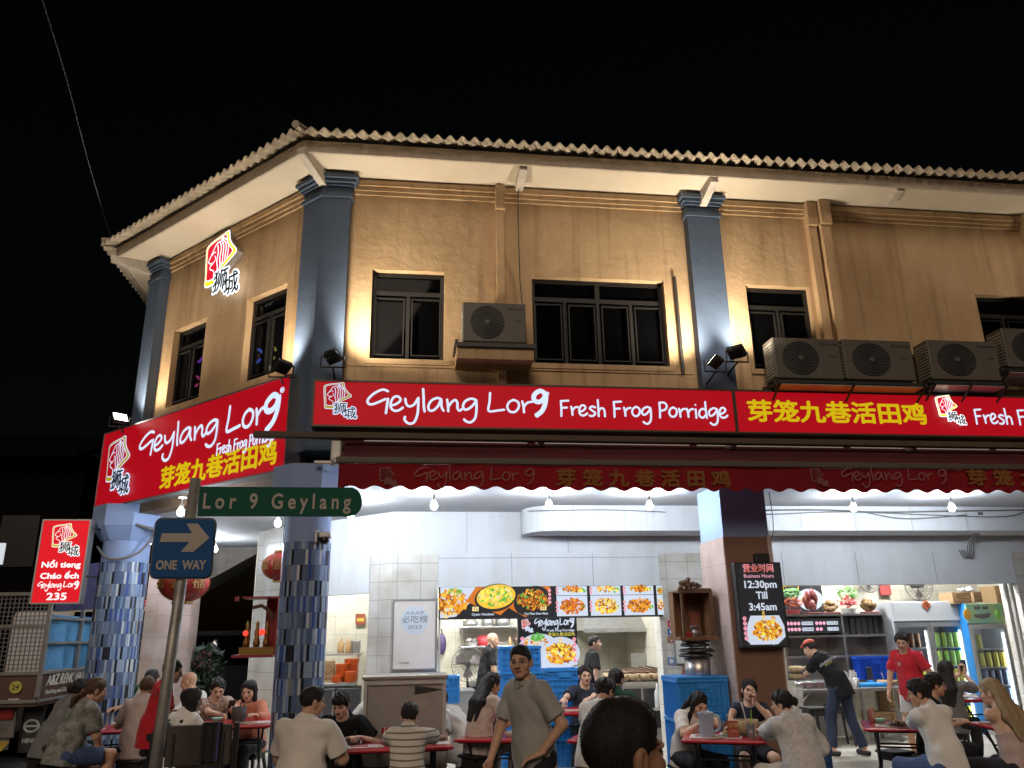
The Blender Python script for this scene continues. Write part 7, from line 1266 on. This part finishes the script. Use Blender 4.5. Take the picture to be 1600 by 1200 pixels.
    np_mesh('body', parts, [skin(tone), M('brow_dark', (.02, .015, .012), .6), M('eye_white', (.30, .27, .25), .3), M('lips_'+tone, (.38, .14, .12), .45), M('mouth_line', (.12, .03, .03), .6)], root, mi)
    # clothes
    kind, tm = top; wob = wobble(.009, sd0, 26)
    if kind:
        g = SDF(lo, hi, vox); inf = {'tee': .016, 'loose': .028, 'polo': .018, 'fit': .009, 'cami': .013}[kind.split('+')[0]]; torso(g, inf, wob=wob); g.cap(tp(.12), tp(-.16), .152*s*wide+inf, .163*s*wide+inf, .03, wob=wob, fl=((0, 1, 0), .86+belly*1.2))
        k0 = kind.split('+')[0]; sl = {'tee': .78, 'polo': .78, 'loose': 1.0, 'fit': .5, 'cami': 0}[k0]
        if 'long' in kind: sl = 1
        hl = -.10 if pose == 'sit' else -.13
        if k0 == 'loose': hl -= .02
        if 'crop' in kind: hl = .10
        if sl:
            for i in (0, 1):
                g.cap(S[i]+np.array([0, 0, -.006]), El[i], .050*s*wide**.7+inf, (.049+ (.012 if k0 != 'fit' else 0))*s*wide**.7+inf*.8, .03, cut1=sl if sl < 1 else None, wob=wob)
                if k0 == 'loose' or 'long' in kind: g.cap(El[i], Wr[i], .05*s+inf, .036*s+inf*.6, .02, cut1=.4 if 'long' not in kind else .92, wob=wob)
        X, Y, Z = np.meshgrid(*g.ax, indexing='ij'); n1 = R1 @ np.array([0, 0, 1.]); p0 = tp(hl/s if pose != 'sit' else hl)
        g.d = np.maximum(g.d, -((X-p0[0])*n1[0]+(Y-p0[1])*n1[1]+(Z-p0[2])*n1[2]))     # hem
        if pose != 'sit':   # skirt of the shirt below the hips
            pass
        nk = tp(.52, 0, .03); g.d = np.maximum(g.d, .072*s-np.sqrt((X-nk[0])**2+(Y-nk[1])**2+(Z-nk[2]-.02)**2)) # neckline
        if k0 == 'cami':
            n2 = R2 @ np.array([0, 0, 1.]); p1 = tp(.30); g.d = np.maximum(g.d, (X-p1[0])*n2[0]+(Y-p1[1])*n2[1]+(Z-p1[2])*n2[2])
        info['top'] = np_mesh('camisole' if k0 == 'cami' else 'shirt', [g.mesh()], [tm], root)
        if k0 == 'polo':
            gc = SDF(nb-.16, nb+.16, .006); gc.cap(tp(.50, 0, -.004), tp(.556, 0, .002), .096*s, .082*s, .0, cut0=0, cut1=1); gc.cap(tp(.46, 0, 0), tp(.62, 0, .006), .094*s, .058*s, .0, sub=True)
            np_mesh('collar', [gc.mesh()], [tm], root)
    kind, bm_ = bottom
    if kind:
        g = SDF(lo, hi, vox); wob = wobble(.008, sd0+3, 22)
        g.ell(tp(.0), np.array([.166*wide, .130+belly*.2, .13])*s+.006, R1, .04, wob=wob)
        X, Y, Z = np.meshgrid(*g.ax, indexing='ij'); n1 = R1 @ np.array([0, 0, 1.]); p0 = tp(.04 if top[0] and 'crop' not in top[0] else .11); g.d = np.maximum(g.d, (X-p0[0])*n1[0]+(Y-p0[1])*n1[1]+(Z-p0[2])*n1[2])
        lt = {'trousers': .94, 'shorts': 0, 'capri': .5, 'skirt': .55}[kind]
        for i in (0, 1):
            g.cap(hipj[i], kn[i], .098*s*wide**.6, .078*s*wide**.4, .04, wob=wob, cut1=.80 if lt == 0 else None)
            if lt: g.cap(kn[i], ft[i], .074*s*wide**.4, .062*s, .02, cut1=lt, wob=wob)
        if kind == 'skirt': g.cap((kn[0]+hipj[0])/2, (kn[1]+hipj[1])/2, .10, .10, .06, wob=wob); g.cap(kn[0]-np.array([0, .02, 0]), kn[1]-np.array([0, .02, 0]), .085, .085, .06, wob=wob)
        np_mesh({'trousers': 'trousers', 'shorts': 'shorts', 'capri': 'trousers', 'skirt': 'skirt'}[kind], [g.mesh()], [bm_], root)
    if shoes:
        for i in (0, 1):
            gq = SDF(ft[i]-.26, ft[i]+.26, .009); fd = np.array([(i-.5)*.25, 1, 0]); fd /= np.linalg.norm(fd); he = ft[i]+np.array([0, 0, -.035])-fd*.055
            gq.cap(he, he+fd*.19*s+np.array([0, 0, -.004]), .042, .040, .02); X, Y, Z = np.meshgrid(*gq.ax, indexing='ij'); gq.d = np.maximum(gq.d, -(Z-ft[i][2]+.073)); gq.d = np.maximum(gq.d, Z-ft[i][2]+.012-.03*((Y-ft[i][1]) > .02))
            np_mesh('shoe', [gq.mesh()], [shoes], root)
    # hair
    st, hm = hair
    if st:
        hair_lo = hc-.24*hs; hair_hi = hc+.24*hs
        if st in ('long', 'longback', 'ponytail', 'lowtail'): hair_lo = hair_lo-np.array([.1, .1, .36])
        g = SDF(hair_lo, hair_hi, hvox); hw = wobble(.0025 if st in ('fade', 'buzz') else .0075, sd0+5, 75); th = {'fade': .0045, 'buzz': .004}.get(st, .014)
        f0 = {'fade': (-.03, 1.25, -.055), 'buzz': (-.03, 1.2, -.06)}.get(st, (-.045, 1.36, -.085))
        cut = lambda X, Y, Z: np.maximum(f0[0]*hs+f0[1]*Y-Z+.012*np.sin(X*60)*(Y > .04), f0[2]*hs-Z)*.75
        g.ell(hp(0, -.014, .036), (np.array([.077, .096, .088])+th)*hs, Rh, .01, cutf=lambda X, Y, Z: cut(X, Y-.014*hs, Z+.036*hs), wob=hw)
        if st in ('short', 'fade', 'quiff'):
            g.ell(hp(0, .006, .082), np.array([.066, .080, .052+.008*(st == 'quiff')])*hs, Rh, .02, wob=hw)
        if st == 'fringe': g.ell(hp(0, .062, .066), np.array([.066, .042, .042])*hs, Rh, .01, wob=hw); g.ell(hp(0, .0, .08), np.array([.072, .09, .056])*hs, Rh, .02, wob=hw)
        if st in ('bun', 'topbun', 'ponytail', 'lowtail', 'longback', 'long', 'bob'): g.ell(hp(0, -.006, .05), np.array([.086, .102, .085])*hs, Rh, .01, wob=hw, cutf=lambda X, Y, Z: (Y*1.0-.03*hs-Z)*.7)
        if st == 'bun': g.ell(hp(.01, -.125, .012), np.array([.046, .042, .046])*hs, Rh, .012, wob=hw)
        if st == 'topbun': g.ell(hp(0, -.085, .115), np.array([.042, .042, .042])*hs, Rh, .01, wob=hw)
        if st == 'bob':
            for x in (-1, 0, 1): g.cap(hp(x*.055, -.04, .0), hp(x*.07, -.03+.02*abs(x), -.10), .045*hs, .036*hs, .03, wob=hw)
            for x in (-1, 1): g.cap(hp(x*.074, .01, .04), hp(x*.078, .02, -.085), .022*hs, .020*hs, .02, wob=hw)
        if st in ('long', 'longback'):
            bk = tp(.42, 0, -.115*s); bl = tp(.22, 0, -.135*s)
            for x in (-.045, 0, .045): b0 = hp(x, -.075, .0); g.cap(b0, bk+side*x*1.5, .052*hs, .048, .04, wob=hw, fl=(tuple(up2), .75)); g.cap(bk+side*x*1.5, bl+side*x*1.2, .048, .018, .04, wob=hw, fl=(tuple(up2), .6))
            if st == 'long':
                for x in (-1, 1): g.cap(hp(x*.075, .0, .02), tp(.40, x*.10, .06), .026, .022, .02, wob=hw)
        if st in ('ponytail', 'lowtail'):
            zz = .04 if st == 'ponytail' else -.03; a = hp(0, -.115, zz); b = tp(.44, .0, -.14); g.ell(a, (.030, .030, .03), Rh, .01); g.cap(a, (a+b)/2+np.array([0, -.03, .0]), .026, .034, .01, wob=hw); g.cap((a+b)/2+np.array([0, -.03, 0]), b, .034, .014, .02, wob=hw)
        hv, hf = g.mesh(); np_mesh('hair', [(hv, hf)], [hairmat(hm)], root)
        if strands:
            mb = MB(); ctr = np.array(hp(0, -.01, .02)); pick = rng.choice(len(hv), strands)
            for k in pick:
                p = hv[k]; n = (p-ctr)/np.linalg.norm(p-ctr); d = n*.7+Rh @ np.array([rng.normal()*.25, .25+rng.normal()*.2, -.15+.5*(st != 'long')+rng.normal()*.2]); d /= np.linalg.norm(d); sd_ = np.cross(d, n+rng.normal(size=3)*.3); sd_ /= np.linalg.norm(sd_)+1e-9; L = rng.uniform(.003, .007)
                mb.add([WM[root] @ Vector(p-n*.003-sd_*.0007), WM[root] @ Vector(p-n*.003+sd_*.0007), WM[root] @ Vector(p+d*L)], [(0, 1, 2)])
            mb.build('hair_strands', hairmat(hm), root)
    if glasses:
        mb = MB()
        for x in (-1, 1):
            mb.tube([Vector(hp(x*.034+.021*math.cos(a), .1015, .002+.017*math.sin(a))) for a in np.linspace(0, 2*PI, 13)], .0016*hs, 5)
            mb.tube([Vector(hp(x*.055, .099, .006)), Vector(hp(x*.084, .04, .008)), Vector(hp(x*.086, -.01, .004))], .0018*hs, 5)
        mb.tube([Vector(hp(-.013, .1015, .004)), Vector(hp(0, .106, .006)), Vector(hp(.013, .1015, .004))], .0014*hs, 5)
        mb.v = [WM[root] @ p for p in mb.v]; mb.build('glasses', M('spectacle_frame', (.35, .33, .32) if glasses == 'wire' else (.03, .03, .03), .3, .6 if glasses == 'wire' else 0), root)
    return info
# ------------------------------------------------------------------ who sits and stands where
def put(label, px, py, face, floor=0, Y=None, hw=None, sit_label=None, **k):
    """head at the pixel; hw: world points (or None) for the two wrists; seat or height follows from the depth Y"""
    if k.get('pose') == 'stand':
        i = person('', (0, 0, 0), face, build=False, **k); off = Matrix.Rotation(rad(face), 3, 'Z') @ Vector(i['head'])
        tgt = onY(px, py, Y); k['h'] = k.get('h', 1.7)*(tgt.z-floor)/off.z
        i = person('', (0, 0, 0), face, build=False, **k); off = Matrix.Rotation(rad(face), 3, 'Z') @ Vector(i['head'])
    else:
        k.setdefault('seat', .45); i = person('', (0, 0, 0), face, build=False, **k); off = Matrix.Rotation(rad(face), 3, 'Z') @ Vector(i['head'])
        if Y is None: tgt = onZ(px, py, floor+off.z)
        else:
            tgt = onY(px, py, Y); k['seat'] = min(.66, max(.30, k['seat']+tgt.z-floor-off.z))
            i = person('', (0, 0, 0), face, build=False, **k); off = Matrix.Rotation(rad(face), 3, 'Z') @ Vector(i['head']); tgt.z = floor+off.z
    loc = Vector((tgt.x-off.x, tgt.y-off.y, floor)); inv = (Matrix.Translation(loc) @ Matrix.Rotation(rad(face), 4, 'Z')).inverted()
    if hw:
        d = k.get('hands') or [None, None]; hz = k.get('seat', .45)+.085
        dd = [(-.2, .32, hz+.22), (.2, .32, hz+.22)] if k.get('pose') != 'stand' else [(-.27, .06, .80), (.27, .06, .80)]
        k['hands'] = [tuple(inv @ Vector(q)) if q is not None else (d[n] or dd[n]) for n, q in enumerate(hw)]
    r = person(label, loc, face, **k)
    if k.get('pose') != 'stand' and sit_label: stool(loc.x, loc.y, floor, 'black plastic stool under '+sit_label, face, k['seat']+.0)
    r['w'] = Matrix.Translation(loc) @ Matrix.Rotation(rad(face), 4, 'Z'); return r
def W(i, p): return i['w'] @ Vector(p)
def decal(i, s, l, x, size, mat, back=True, y0=.35, shear=0, k=0):
    ob = i['top']; bv = BVHTree.FromPolygons([v.co for v in ob.data.vertices], [tuple(p.vertices) for p in ob.data.polygons]); vs, fs = text_mesh(s, size, 0, 0); sg = -1 if back else 1; out = []
    c = Vector(i['tp'](l, 0, 0)); fw = (Vector(i['tp'](l, 0, .1))-c).normalized(); up = (Vector(i['tp'](l+.05, 0, 0))-c).normalized(); rt = fw.cross(up)*(1 if not back else 1)
    for p in vs:
        o = c+rt*(x+p.x*(1 if back else -1))+up*p.y+fw*sg*y0; h = bv.ray_cast(o, -fw*sg, .6); q = (h[0] if h[0] else o-fw*sg*(y0-.12))+fw*sg*.004; out.append(q)
    mb = MB(); mb.add([i['w'] @ q for q in out], fs); WM[ob] = WM[i['root']]; return mb.build('lettering', mat, ob)
CW = cloth('cloth_cream_white', (.78, .75, .71)); CWH = cloth('cloth_white', (.80, .80, .82)); CPOLO = cloth('cloth_cream_polo', (.74, .68, .61)); CBK = cloth('cloth_black', (.010, .010, .011)); CNV = cloth('cloth_navy', (.030, .036, .055)); CGR = cloth('cloth_grey', (.17, .17, .18)); CTP = cloth('cloth_taupe', (.36, .345, .32)); CRD = cloth('cloth_red', (.46, .018, .03)); COR = cloth('cloth_orange', (.48, .17, .10)); CDN = cloth('denim_blue', (.06, .10, .22), .25, .2, vs=40); CDK = cloth('trousers_dark', (.025, .025, .03)); CNT = cloth('trousers_navy', (.03, .04, .07)); CPK = cloth('satin_pink', (.50, .36, .32)); CBL = cloth('blouse_grey', (.76, .74, .74), .06, .5, (.52, .49, .47), 26); CKH = cloth('cloth_khaki', (.36, .33, .29)); CFL = cloth('floral_print', (.52, .44, .36), 0, .25, (.22, .06, .04), 34); CLF = cloth('leaf_print', (.36, .35, .35), 0, .25, (.07, .10, .05), 13); CGN = cloth('cloth_green', (.02, .07, .05)); CWP = cloth('white_flower_print', (.62, .60, .58), 0, .25, (.5, .33, .26), 22); CPS = cloth('pale_pink_stripe', (.48, .39, .36)); CSK = cloth('skirt_cream', (.48, .42, .34)); CLG = cloth('shorts_pale', (.50, .50, .50))
def striped():
    m = cloth('striped_beige', (.60, .56, .50)); t, b = nodes_of(m); wv = t.nodes.new('ShaderNodeTexWave'); wv.bands_direction = 'Z'; wv.inputs['Scale'].default_value = 6.2; wv.inputs['Distortion'].default_value = .6; tc = t.nodes.new('ShaderNodeTexCoord'); t.links.new(tc.outputs['Object'], wv.inputs['Vector'])
    r = t.nodes.new('ShaderNodeValToRGB'); r.color_ramp.elements[0].position = .05; r.color_ramp.elements[0].color = (.17, .14, .10, 1); r.color_ramp.elements[1].position = .22; r.color_ramp.elements[1].color = (.62, .58, .51, 1); t.links.new(wv.outputs['Fac'], r.inputs[0]); t.links.new(r.outputs[0], b.inputs['Base Color']); return m
STRP = striped(); SHB = M('shoe_black', (.02, .02, .02), .5)
# --- left tables
put('person in a leaf print shirt and blue shorts at the far left', 150, 1080, -48, 0, 9.3, h=1.62, wide=1.18, lean=20, head=(-10, 8, 0), hair=('lowtail', 'brown'), top=('tee', CLF), bottom=('shorts', CDN), belly=.03, sit_label='the leaf print shirt', shoes=SHB, hw=[None, None], hands=[(-.12, .30, .62), (.10, .34, .62)])
put('person in a plain grey top hidden behind the leaf print shirt', 127, 1079, -45, 0, 9.9, h=1.62, wide=1.1, lean=24, head=(-5, 10, 0), hair=('bun', 'black'), top=('tee', CGR), bottom=('trousers', CDK), sit_label='the plain grey top at the far left')
put('person in white writing at the far left table beside the blue column', 237, 1062, 165, .12, 12.0, h=1.68, lean=26, head=(0, 28, 0), top=('tee', CWH), bottom=('trousers', CDK), wide=1.15, hw=[None, None], hands=[(-.1, .45, .78), (.45, .30, .78)])
put('person in a pale pink striped shirt seen from behind by the red shirt', 231, 1074, -12, 0, 9.9, h=1.62, lean=10, hair=('buzz', 'brown'), tone='d', top=('tee', CPS), bottom=('trousers', CDK), sit_label='the pale pink striped shirt')
red_w = put('person standing in a red tee with a high bun behind the leaning post', 270, 1050, -72, 0, 9.35, pose='stand', h=1.62, wide=1.12, hair=('topbun', 'black'), tone='d', top=('tee', CRD), bottom=('trousers', CDK), head=(-8, 10, 0), hands=[(-.14, .30, 1.02), (.14, .32, 1.02)], poles=[(-.6, -.8, -.7), (.6, -.8, -.7)], shoes=SHB)
put('bald person in white facing left behind the leaning post', 295, 1066, 70, .12, 11.2, h=1.68, lean=14, hair=(None, None), top=('tee', CWH), bottom=('trousers', CDK), head=(5, 10, 0))
p6 = put('person in white with short black hair and a black backpack seen from behind', 300, 1095, -38, 0, 8.7, h=1.56, lean=10, head=(-22, 6, 0), hair=('bob', 'black'), top=('tee', CW), bottom=('trousers', CDK), hands=[(-.1, .36, .80), (.14, .38, .80)], sit_label='the backpack wearer')
t = thing('backpack', 'black backpack worn by the short haired person in white', 'backpack', W(p6, (-.04, -.22, .7))); g = SDF((-.3, -.5, .3), (.3, .1, 1.2), .012); c = p6['tp'](.26, -.03, -.16); g.ell(c, (.13, .075, .17), None, .03); g.ell(c+np.array([0, -.05, -.06]), (.09, .05, .08), None, .03)
for x in (-1, 1): g.cap(p6['tp'](.44, x*.09, -.10), p6['tp'](.50, x*.10, .0), .016, .016, .01); g.cap(p6['tp'](.50, x*.10, .0), p6['tp'](.40, x*.11, .12), .016, .016, .01)
v, f = g.mesh(); R_ = np.array(WM[t].inverted() @ p6['w']); v = v @ R_[:3, :3].T+R_[:3, 3]; np_mesh('bag', [(v, f)], [M('backpack_black', (.025, .025, .028), .7, bump=.3, bs=20)], t)
p7 = put('person in a floral blouse and glasses looking down at a phone', 340, 1077, 200, .12, 10.5, h=1.60, lean=12, head=(0, 22, 0), tone='l', hair=('lowtail', 'black'), top=('tee', CFL), bottom=('trousers', CDK), glasses='wire', hw=[onY(366, 1104, 10.15), onY(345, 1118, 10.1)], curl=(70, 60), sit_label='the floral blouse')
p8 = put('person in an orange top with a black bob beside the tiled corner column', 389, 1080, 155, .12, 10.5, h=1.58, lean=10, head=(15, 14, 0), tone='l', hair=('bob', 'black'), top=('tee+long', COR), bottom=('trousers', CDK), hw=[onY(400, 1118, 10.1), onY(368, 1106, 10.15)], sit_label='the orange top')
def phone(label, c, n, up=Vector((0, 0, 1)), mat=BLACK):
    n = Vector(n).normalized(); u = Vector(up).cross(n).normalized(); v = n.cross(u); t = thing('phone', label, 'phone', c); mb = MB(Matrix.Translation(c) @ Matrix(((u.x, v.x, n.x, 0), (u.y, v.y, n.y, 0), (u.z, v.z, n.z, 0), (0, 0, 0, 1)))); mb.bbox(-.036, .036, -.075, .075, -.004, .004, .003); mb.build('body', mat, t); m2 = MB(mb.T); m2.box(-.032, .032, -.069, .069, .0042, .0048); m2.build('screen', M('phone_screen', (.05, .06, .07), .1), t)
phone('black phone in the hands of the floral blouse', onY(362, 1101, 10.05), (-.2, .6, .7))
# --- middle table
put('large man in a cream polo seen from behind looking to the right', 488, 1098, -22, 0, 7.35, h=1.74, wide=1.22, belly=.02, lean=6, head=(-38, 4, 0), hair=('fade', 'black'), top=('polo', CPOLO), bottom=('trousers', CDK), tone='m', hands=[(-.16, .36, .76), (.18, .38, .76)], sit_label='the cream polo', hvox=.0045, strands=900, vox=.009)
put('boy in a black tee looking down at a bowl behind the red table', 533, 1102, 168, 0, 8.75, h=1.60, wide=1.12, lean=8, head=(-8, 20, 0), hair=('fringe', 'black'), tone='l', top=('tee', CBK), bottom=('shorts', CDK), hw=[top(0, -.30, .20, .05), top(0, -.46, .14, .05)], curl=(70, 70), sit_label='the boy in black', hvox=.0045, strands=900)
put('boy in a beige striped tee seen from behind at the red table', 640, 1119, -4, 0, 7.6, h=1.42, wide=1.02, lean=16, head=(-6, 12, 0), hair=('short', 'black'), top=('tee', STRP), bottom=('trousers', CDK), hw=[top(0, -.02, -.06, .03), top(0, .62, -.05, .02)], poles=[(-1, -.3, -.5), (1, -.3, -.5)], sit_label='the striped boy', hvox=.0045, strands=900, vox=.009)
put('person in white bent over the table to the right of the grey cabinet', 686, 1096, 66, .12, 9.75, h=1.68, wide=1.15, lean=34, head=(0, 20, 0), top=('tee', CWH), bottom=('shorts', CLG), sit_label='the bent figure right of the cabinet')
put('person in white mostly hidden left of the grey cabinet', 586, 1085, -80, .12, 9.95, h=1.68, wide=1.1, lean=20, head=(0, 15, 0), top=('tee', CWH), bottom=('trousers', CDK))
# --- kitchen staff
ck = put('bald cook in black tee and shorts standing in the kitchen', 770, 1001, -82, .12, 14.0, pose='stand', h=1.72, hair=(None, None), top=('tee', CBK), bottom=('shorts', CBK), shoes=SHB, head=(0, 8, 0), hands=[(-.25, .12, .82), (.24, .14, .84)])
put('young cook in a black tee looking up beside the claypot range', 929, 1006, -88, .12, 13.0, pose='stand', h=1.72, hair=('fade', 'black'), top=('tee', CBK), bottom=('trousers', CDK), head=(-12, -8, 0), tone='l')
# --- standing man, nearest head
put('man in a taupe polo and glasses standing with a hand on his hip', 814, 1036, 122, 0, 6.2, pose='stand', h=1.68, wide=.98, belly=.012, head=(34, -3, 4), hair=('fade', 'black'), tone='m', top=('polo', CTP), bottom=('trousers', CDK), glasses='wire', hands=[(-.19, .10, .95), (.22, .26, .82)], poles=[(-1, -.9, .1), (.8, -.4, -.6)], hand_dir=((.6, .7, -.35), None), curl=(25, 40), shoes=SHB, vox=.008, hvox=.0038)
put('short haired man seen from behind as the nearest head in the foreground', 976, 1181, -62, 0, 1.96, pose='stand', h=1.66, wide=1.05, head=(-6, 0, 0), hair=('fade', 'black'), tone='d', top=('tee', CDK), bottom=('trousers', CDK), shoes=SHB, vox=.008, hvox=.0030, strands=3500)
# --- middle right
put('person with long black hair in a white flower print behind the standing man', 769, 1070, -55, 0, 9.1, h=1.58, lean=16, head=(-5, 18, 0), hair=('longback', 'black'), top=('tee', CWP), bottom=('trousers', CKH), sit_label='the white flower print')
put('smiling woman in a dark navy tee and thin glasses facing the street', 914, 1056, 184, .12, 10.75, h=1.62, lean=6, head=(0, 2, 0), hair=('lowtail', 'black'), tone='l', top=('tee', CNV), bottom=('trousers', CDK), glasses='wire', hw=[top(6, .22, -.18, .03), top(6, -.12, -.2, .03)], sit_label='the smiling woman', hvox=.0045, strands=900)
put('person in a white tee with dark curly hair hunched behind the nearest head', 945, 1081, -38, 0, 8.0, h=1.62, lean=26, head=(-8, 22, 0), hair=('short', 'black'), top=('tee', CW), bottom=('trousers', CKH), hw=[top(5, -.22, -.1, .04), None], glasses='wire', sit_label='the hunched white tee')
put('person with a ponytail in a dark green top further back at the same table', 963, 1063, -24, 0, 9.4, h=1.60, lean=16, head=(-10, 10, 0), hair=('ponytail', 'black'), top=('tee', CGN), bottom=('trousers', CDK), sit_label='the dark green top')
# --- table by the square pillar
put('woman in a cream top with long black hair bent over her bowl', 1092, 1100, 200, 0, 8.75, h=1.60, lean=24, head=(-4, 32, 0), tone='l', hair=('long', 'black'), top=('tee', CW), bottom=('trousers', CDK), hw=[top(1, .02, .18, .06), top(1, -.22, .10, .10)], curl=(65, 65), sit_label='the cream top', hvox=.0045, strands=900, wide=1.05)
put('smiling woman in a dark navy top with a hand raised to her mouth', 1171, 1080, 166, 0, 9.2, h=1.62, lean=4, head=(0, -4, -10), tone='l', hair=('bun', 'black'), top=('fit', CNV), bottom=('shorts', CDK), hw=[onY(1178, 1096, 8.98), top(1, .02, .36, .04)], poles=[(-.8, .2, -1), (.9, -.3, -.8)], hand_dir=((-.2, .2, .9), None), curl=(75, 40), sit_label='the raised hand', hvox=.0045, strands=900)
put('person in a grey and white blouse with a bun seen from behind', 1222, 1100, 16, 0, 7.6, h=1.60, wide=1.1, lean=16, head=(26, 8, 0), hair=('bun', 'black'), tone='l', top=('loose', CBL), bottom=('skirt', CSK), hw=[top(1, .34, -.12, .06), None], sit_label='the grey and white blouse', vox=.009)
# --- counter staff
lw = put('worker in black tee and navy trousers leaning over the steel counter', 1266, 1014, 14, .12, 11.35, pose='stand', h=1.74, lean=30, slean=-17, twist=6, head=(10, 18, 0), hair=('buzz', 'black'), top=('tee', CBK), bottom=('trousers', CNT), shoes=SHB, hw=[onY(1253, 1062, 11.9), onY(1296, 1056, 12.0)], feet=[(-.22, .02, .075), (.16, -.14, .075)])
PW = M('shirt_print_white', (.62, .62, .60), .7); decal(lw, 'Geylang Lor 9', .37, -.04, .045, PW); decal(lw, '芽笼九巷', .33, -.06, .035, M('shirt_print_yellow', (.5, .45, .05), .7)); decal(lw, '狮', .36, .14, .08, PW)
t = thing('cap', 'orange red cap worn by the leaning worker', 'cap', W(lw, lw['head'])); g = SDF(lw['head']-.2, lw['head']+.2, .007); Rl = lw['R']; g.ell(lw['head']+Rl @ np.array([0, -.01, .045]), (.088, .107, .092), Rl, .01, cutf=lambda X, Y, Z: .028-Z); g.cap(lw['head']+Rl @ np.array([-.03, .09, .075]), lw['head']+Rl @ np.array([.03, .14, .068]), .03, .03, .02, fl=((0, 0, 1), .3)); v, f = g.mesh(); R_ = np.array(WM[t].inverted() @ lw['w']); v = v @ R_[:3, :3].T+R_[:3, 3]; np_mesh('crown', [(v, f)], [M('cap_orange', (.50, .07, .03), .7)], t)
rs = put('staff man in a red tee and glasses standing by the fridges', 1409, 1003, 118, .12, 10.5, pose='stand', h=1.72, wide=1.06, head=(22, 14, 0), hair=('short', 'black'), top=('tee', CRD), bottom=('shorts', CLG), glasses='black', shoes=SHB, hands=[(-.26, .10, .84), (.26, .16, .80)], belly=.01, hvox=.0045, strands=900)
decal(rs, '狮', .36, .06, .055, PW, back=False)
# --- right tables
put('man in a white tee seen from behind holding a plate on the red table', 1436, 1084, 14, 0, 7.75, h=1.72, wide=1.06, lean=12, slean=-4, head=(34, 10, 0), hair=('quiff', 'black'), top=('tee', CW), bottom=('trousers', CDN), hw=[top(2, .02, -.2, .03), top(2, .30, -.05, .06)], sit_label='the white tee', hvox=.0045, strands=900, vox=.009)
put('man in a black tee and thick glasses looking to the right', 1461, 1071, 238, 0, 8.95, h=1.70, lean=10, head=(18, 4, 0), hair=('quiff', 'black'), tone='m', top=('tee', CBK), bottom=('trousers', CDK), glasses='black', hands=[(-.14, .30, .74), (.16, .30, .74)], sit_label='the black tee with glasses', hvox=.0045, strands=900)
pl_ = put('woman with very long black hair holding up a phone by the fridge', 1479, 1048, -46, .12, 10.0, h=1.62, lean=4, head=(-4, 2, 0), hair=('longback', 'black'), tone='l', top=('tee', CGR), bottom=('trousers', CDK), hw=[onY(1499, 1052, 10.2), onY(1508, 1054, 10.1)], hand_dir=((.1, .2, 1), (.1, .2, 1)), curl=(70, 70), sit_label='the long black hair')
phone('pale phone held up before the fridge by the long haired woman', onY(1505, 1040, 10.2), (-.5, -.75, .1), mat=M('phone_pale', (.4, .4, .42), .3))
put('blonde woman with long hair in a pink backless top seen from behind', 1549, 1083, 10, 0, 7.35, h=1.66, wide=1.0, lean=14, head=(24, 6, 0), hair=('longback', 'blonde'), tone='l', top=('cami', CPK), bottom=('trousers', CDK), hw=[top(3, .16, .02, .07), top(3, .30, -.1, .07)], sit_label='the blonde woman', hvox=.0045, strands=900, vox=.009)
for o in list(C.objects):
    if o.name.split('.')[0] == 'person': o['group'] = 'people at the eating house'
bpy.data.objects.remove(st0) if not st0.get('label') or st0['label'] == 'x' else None
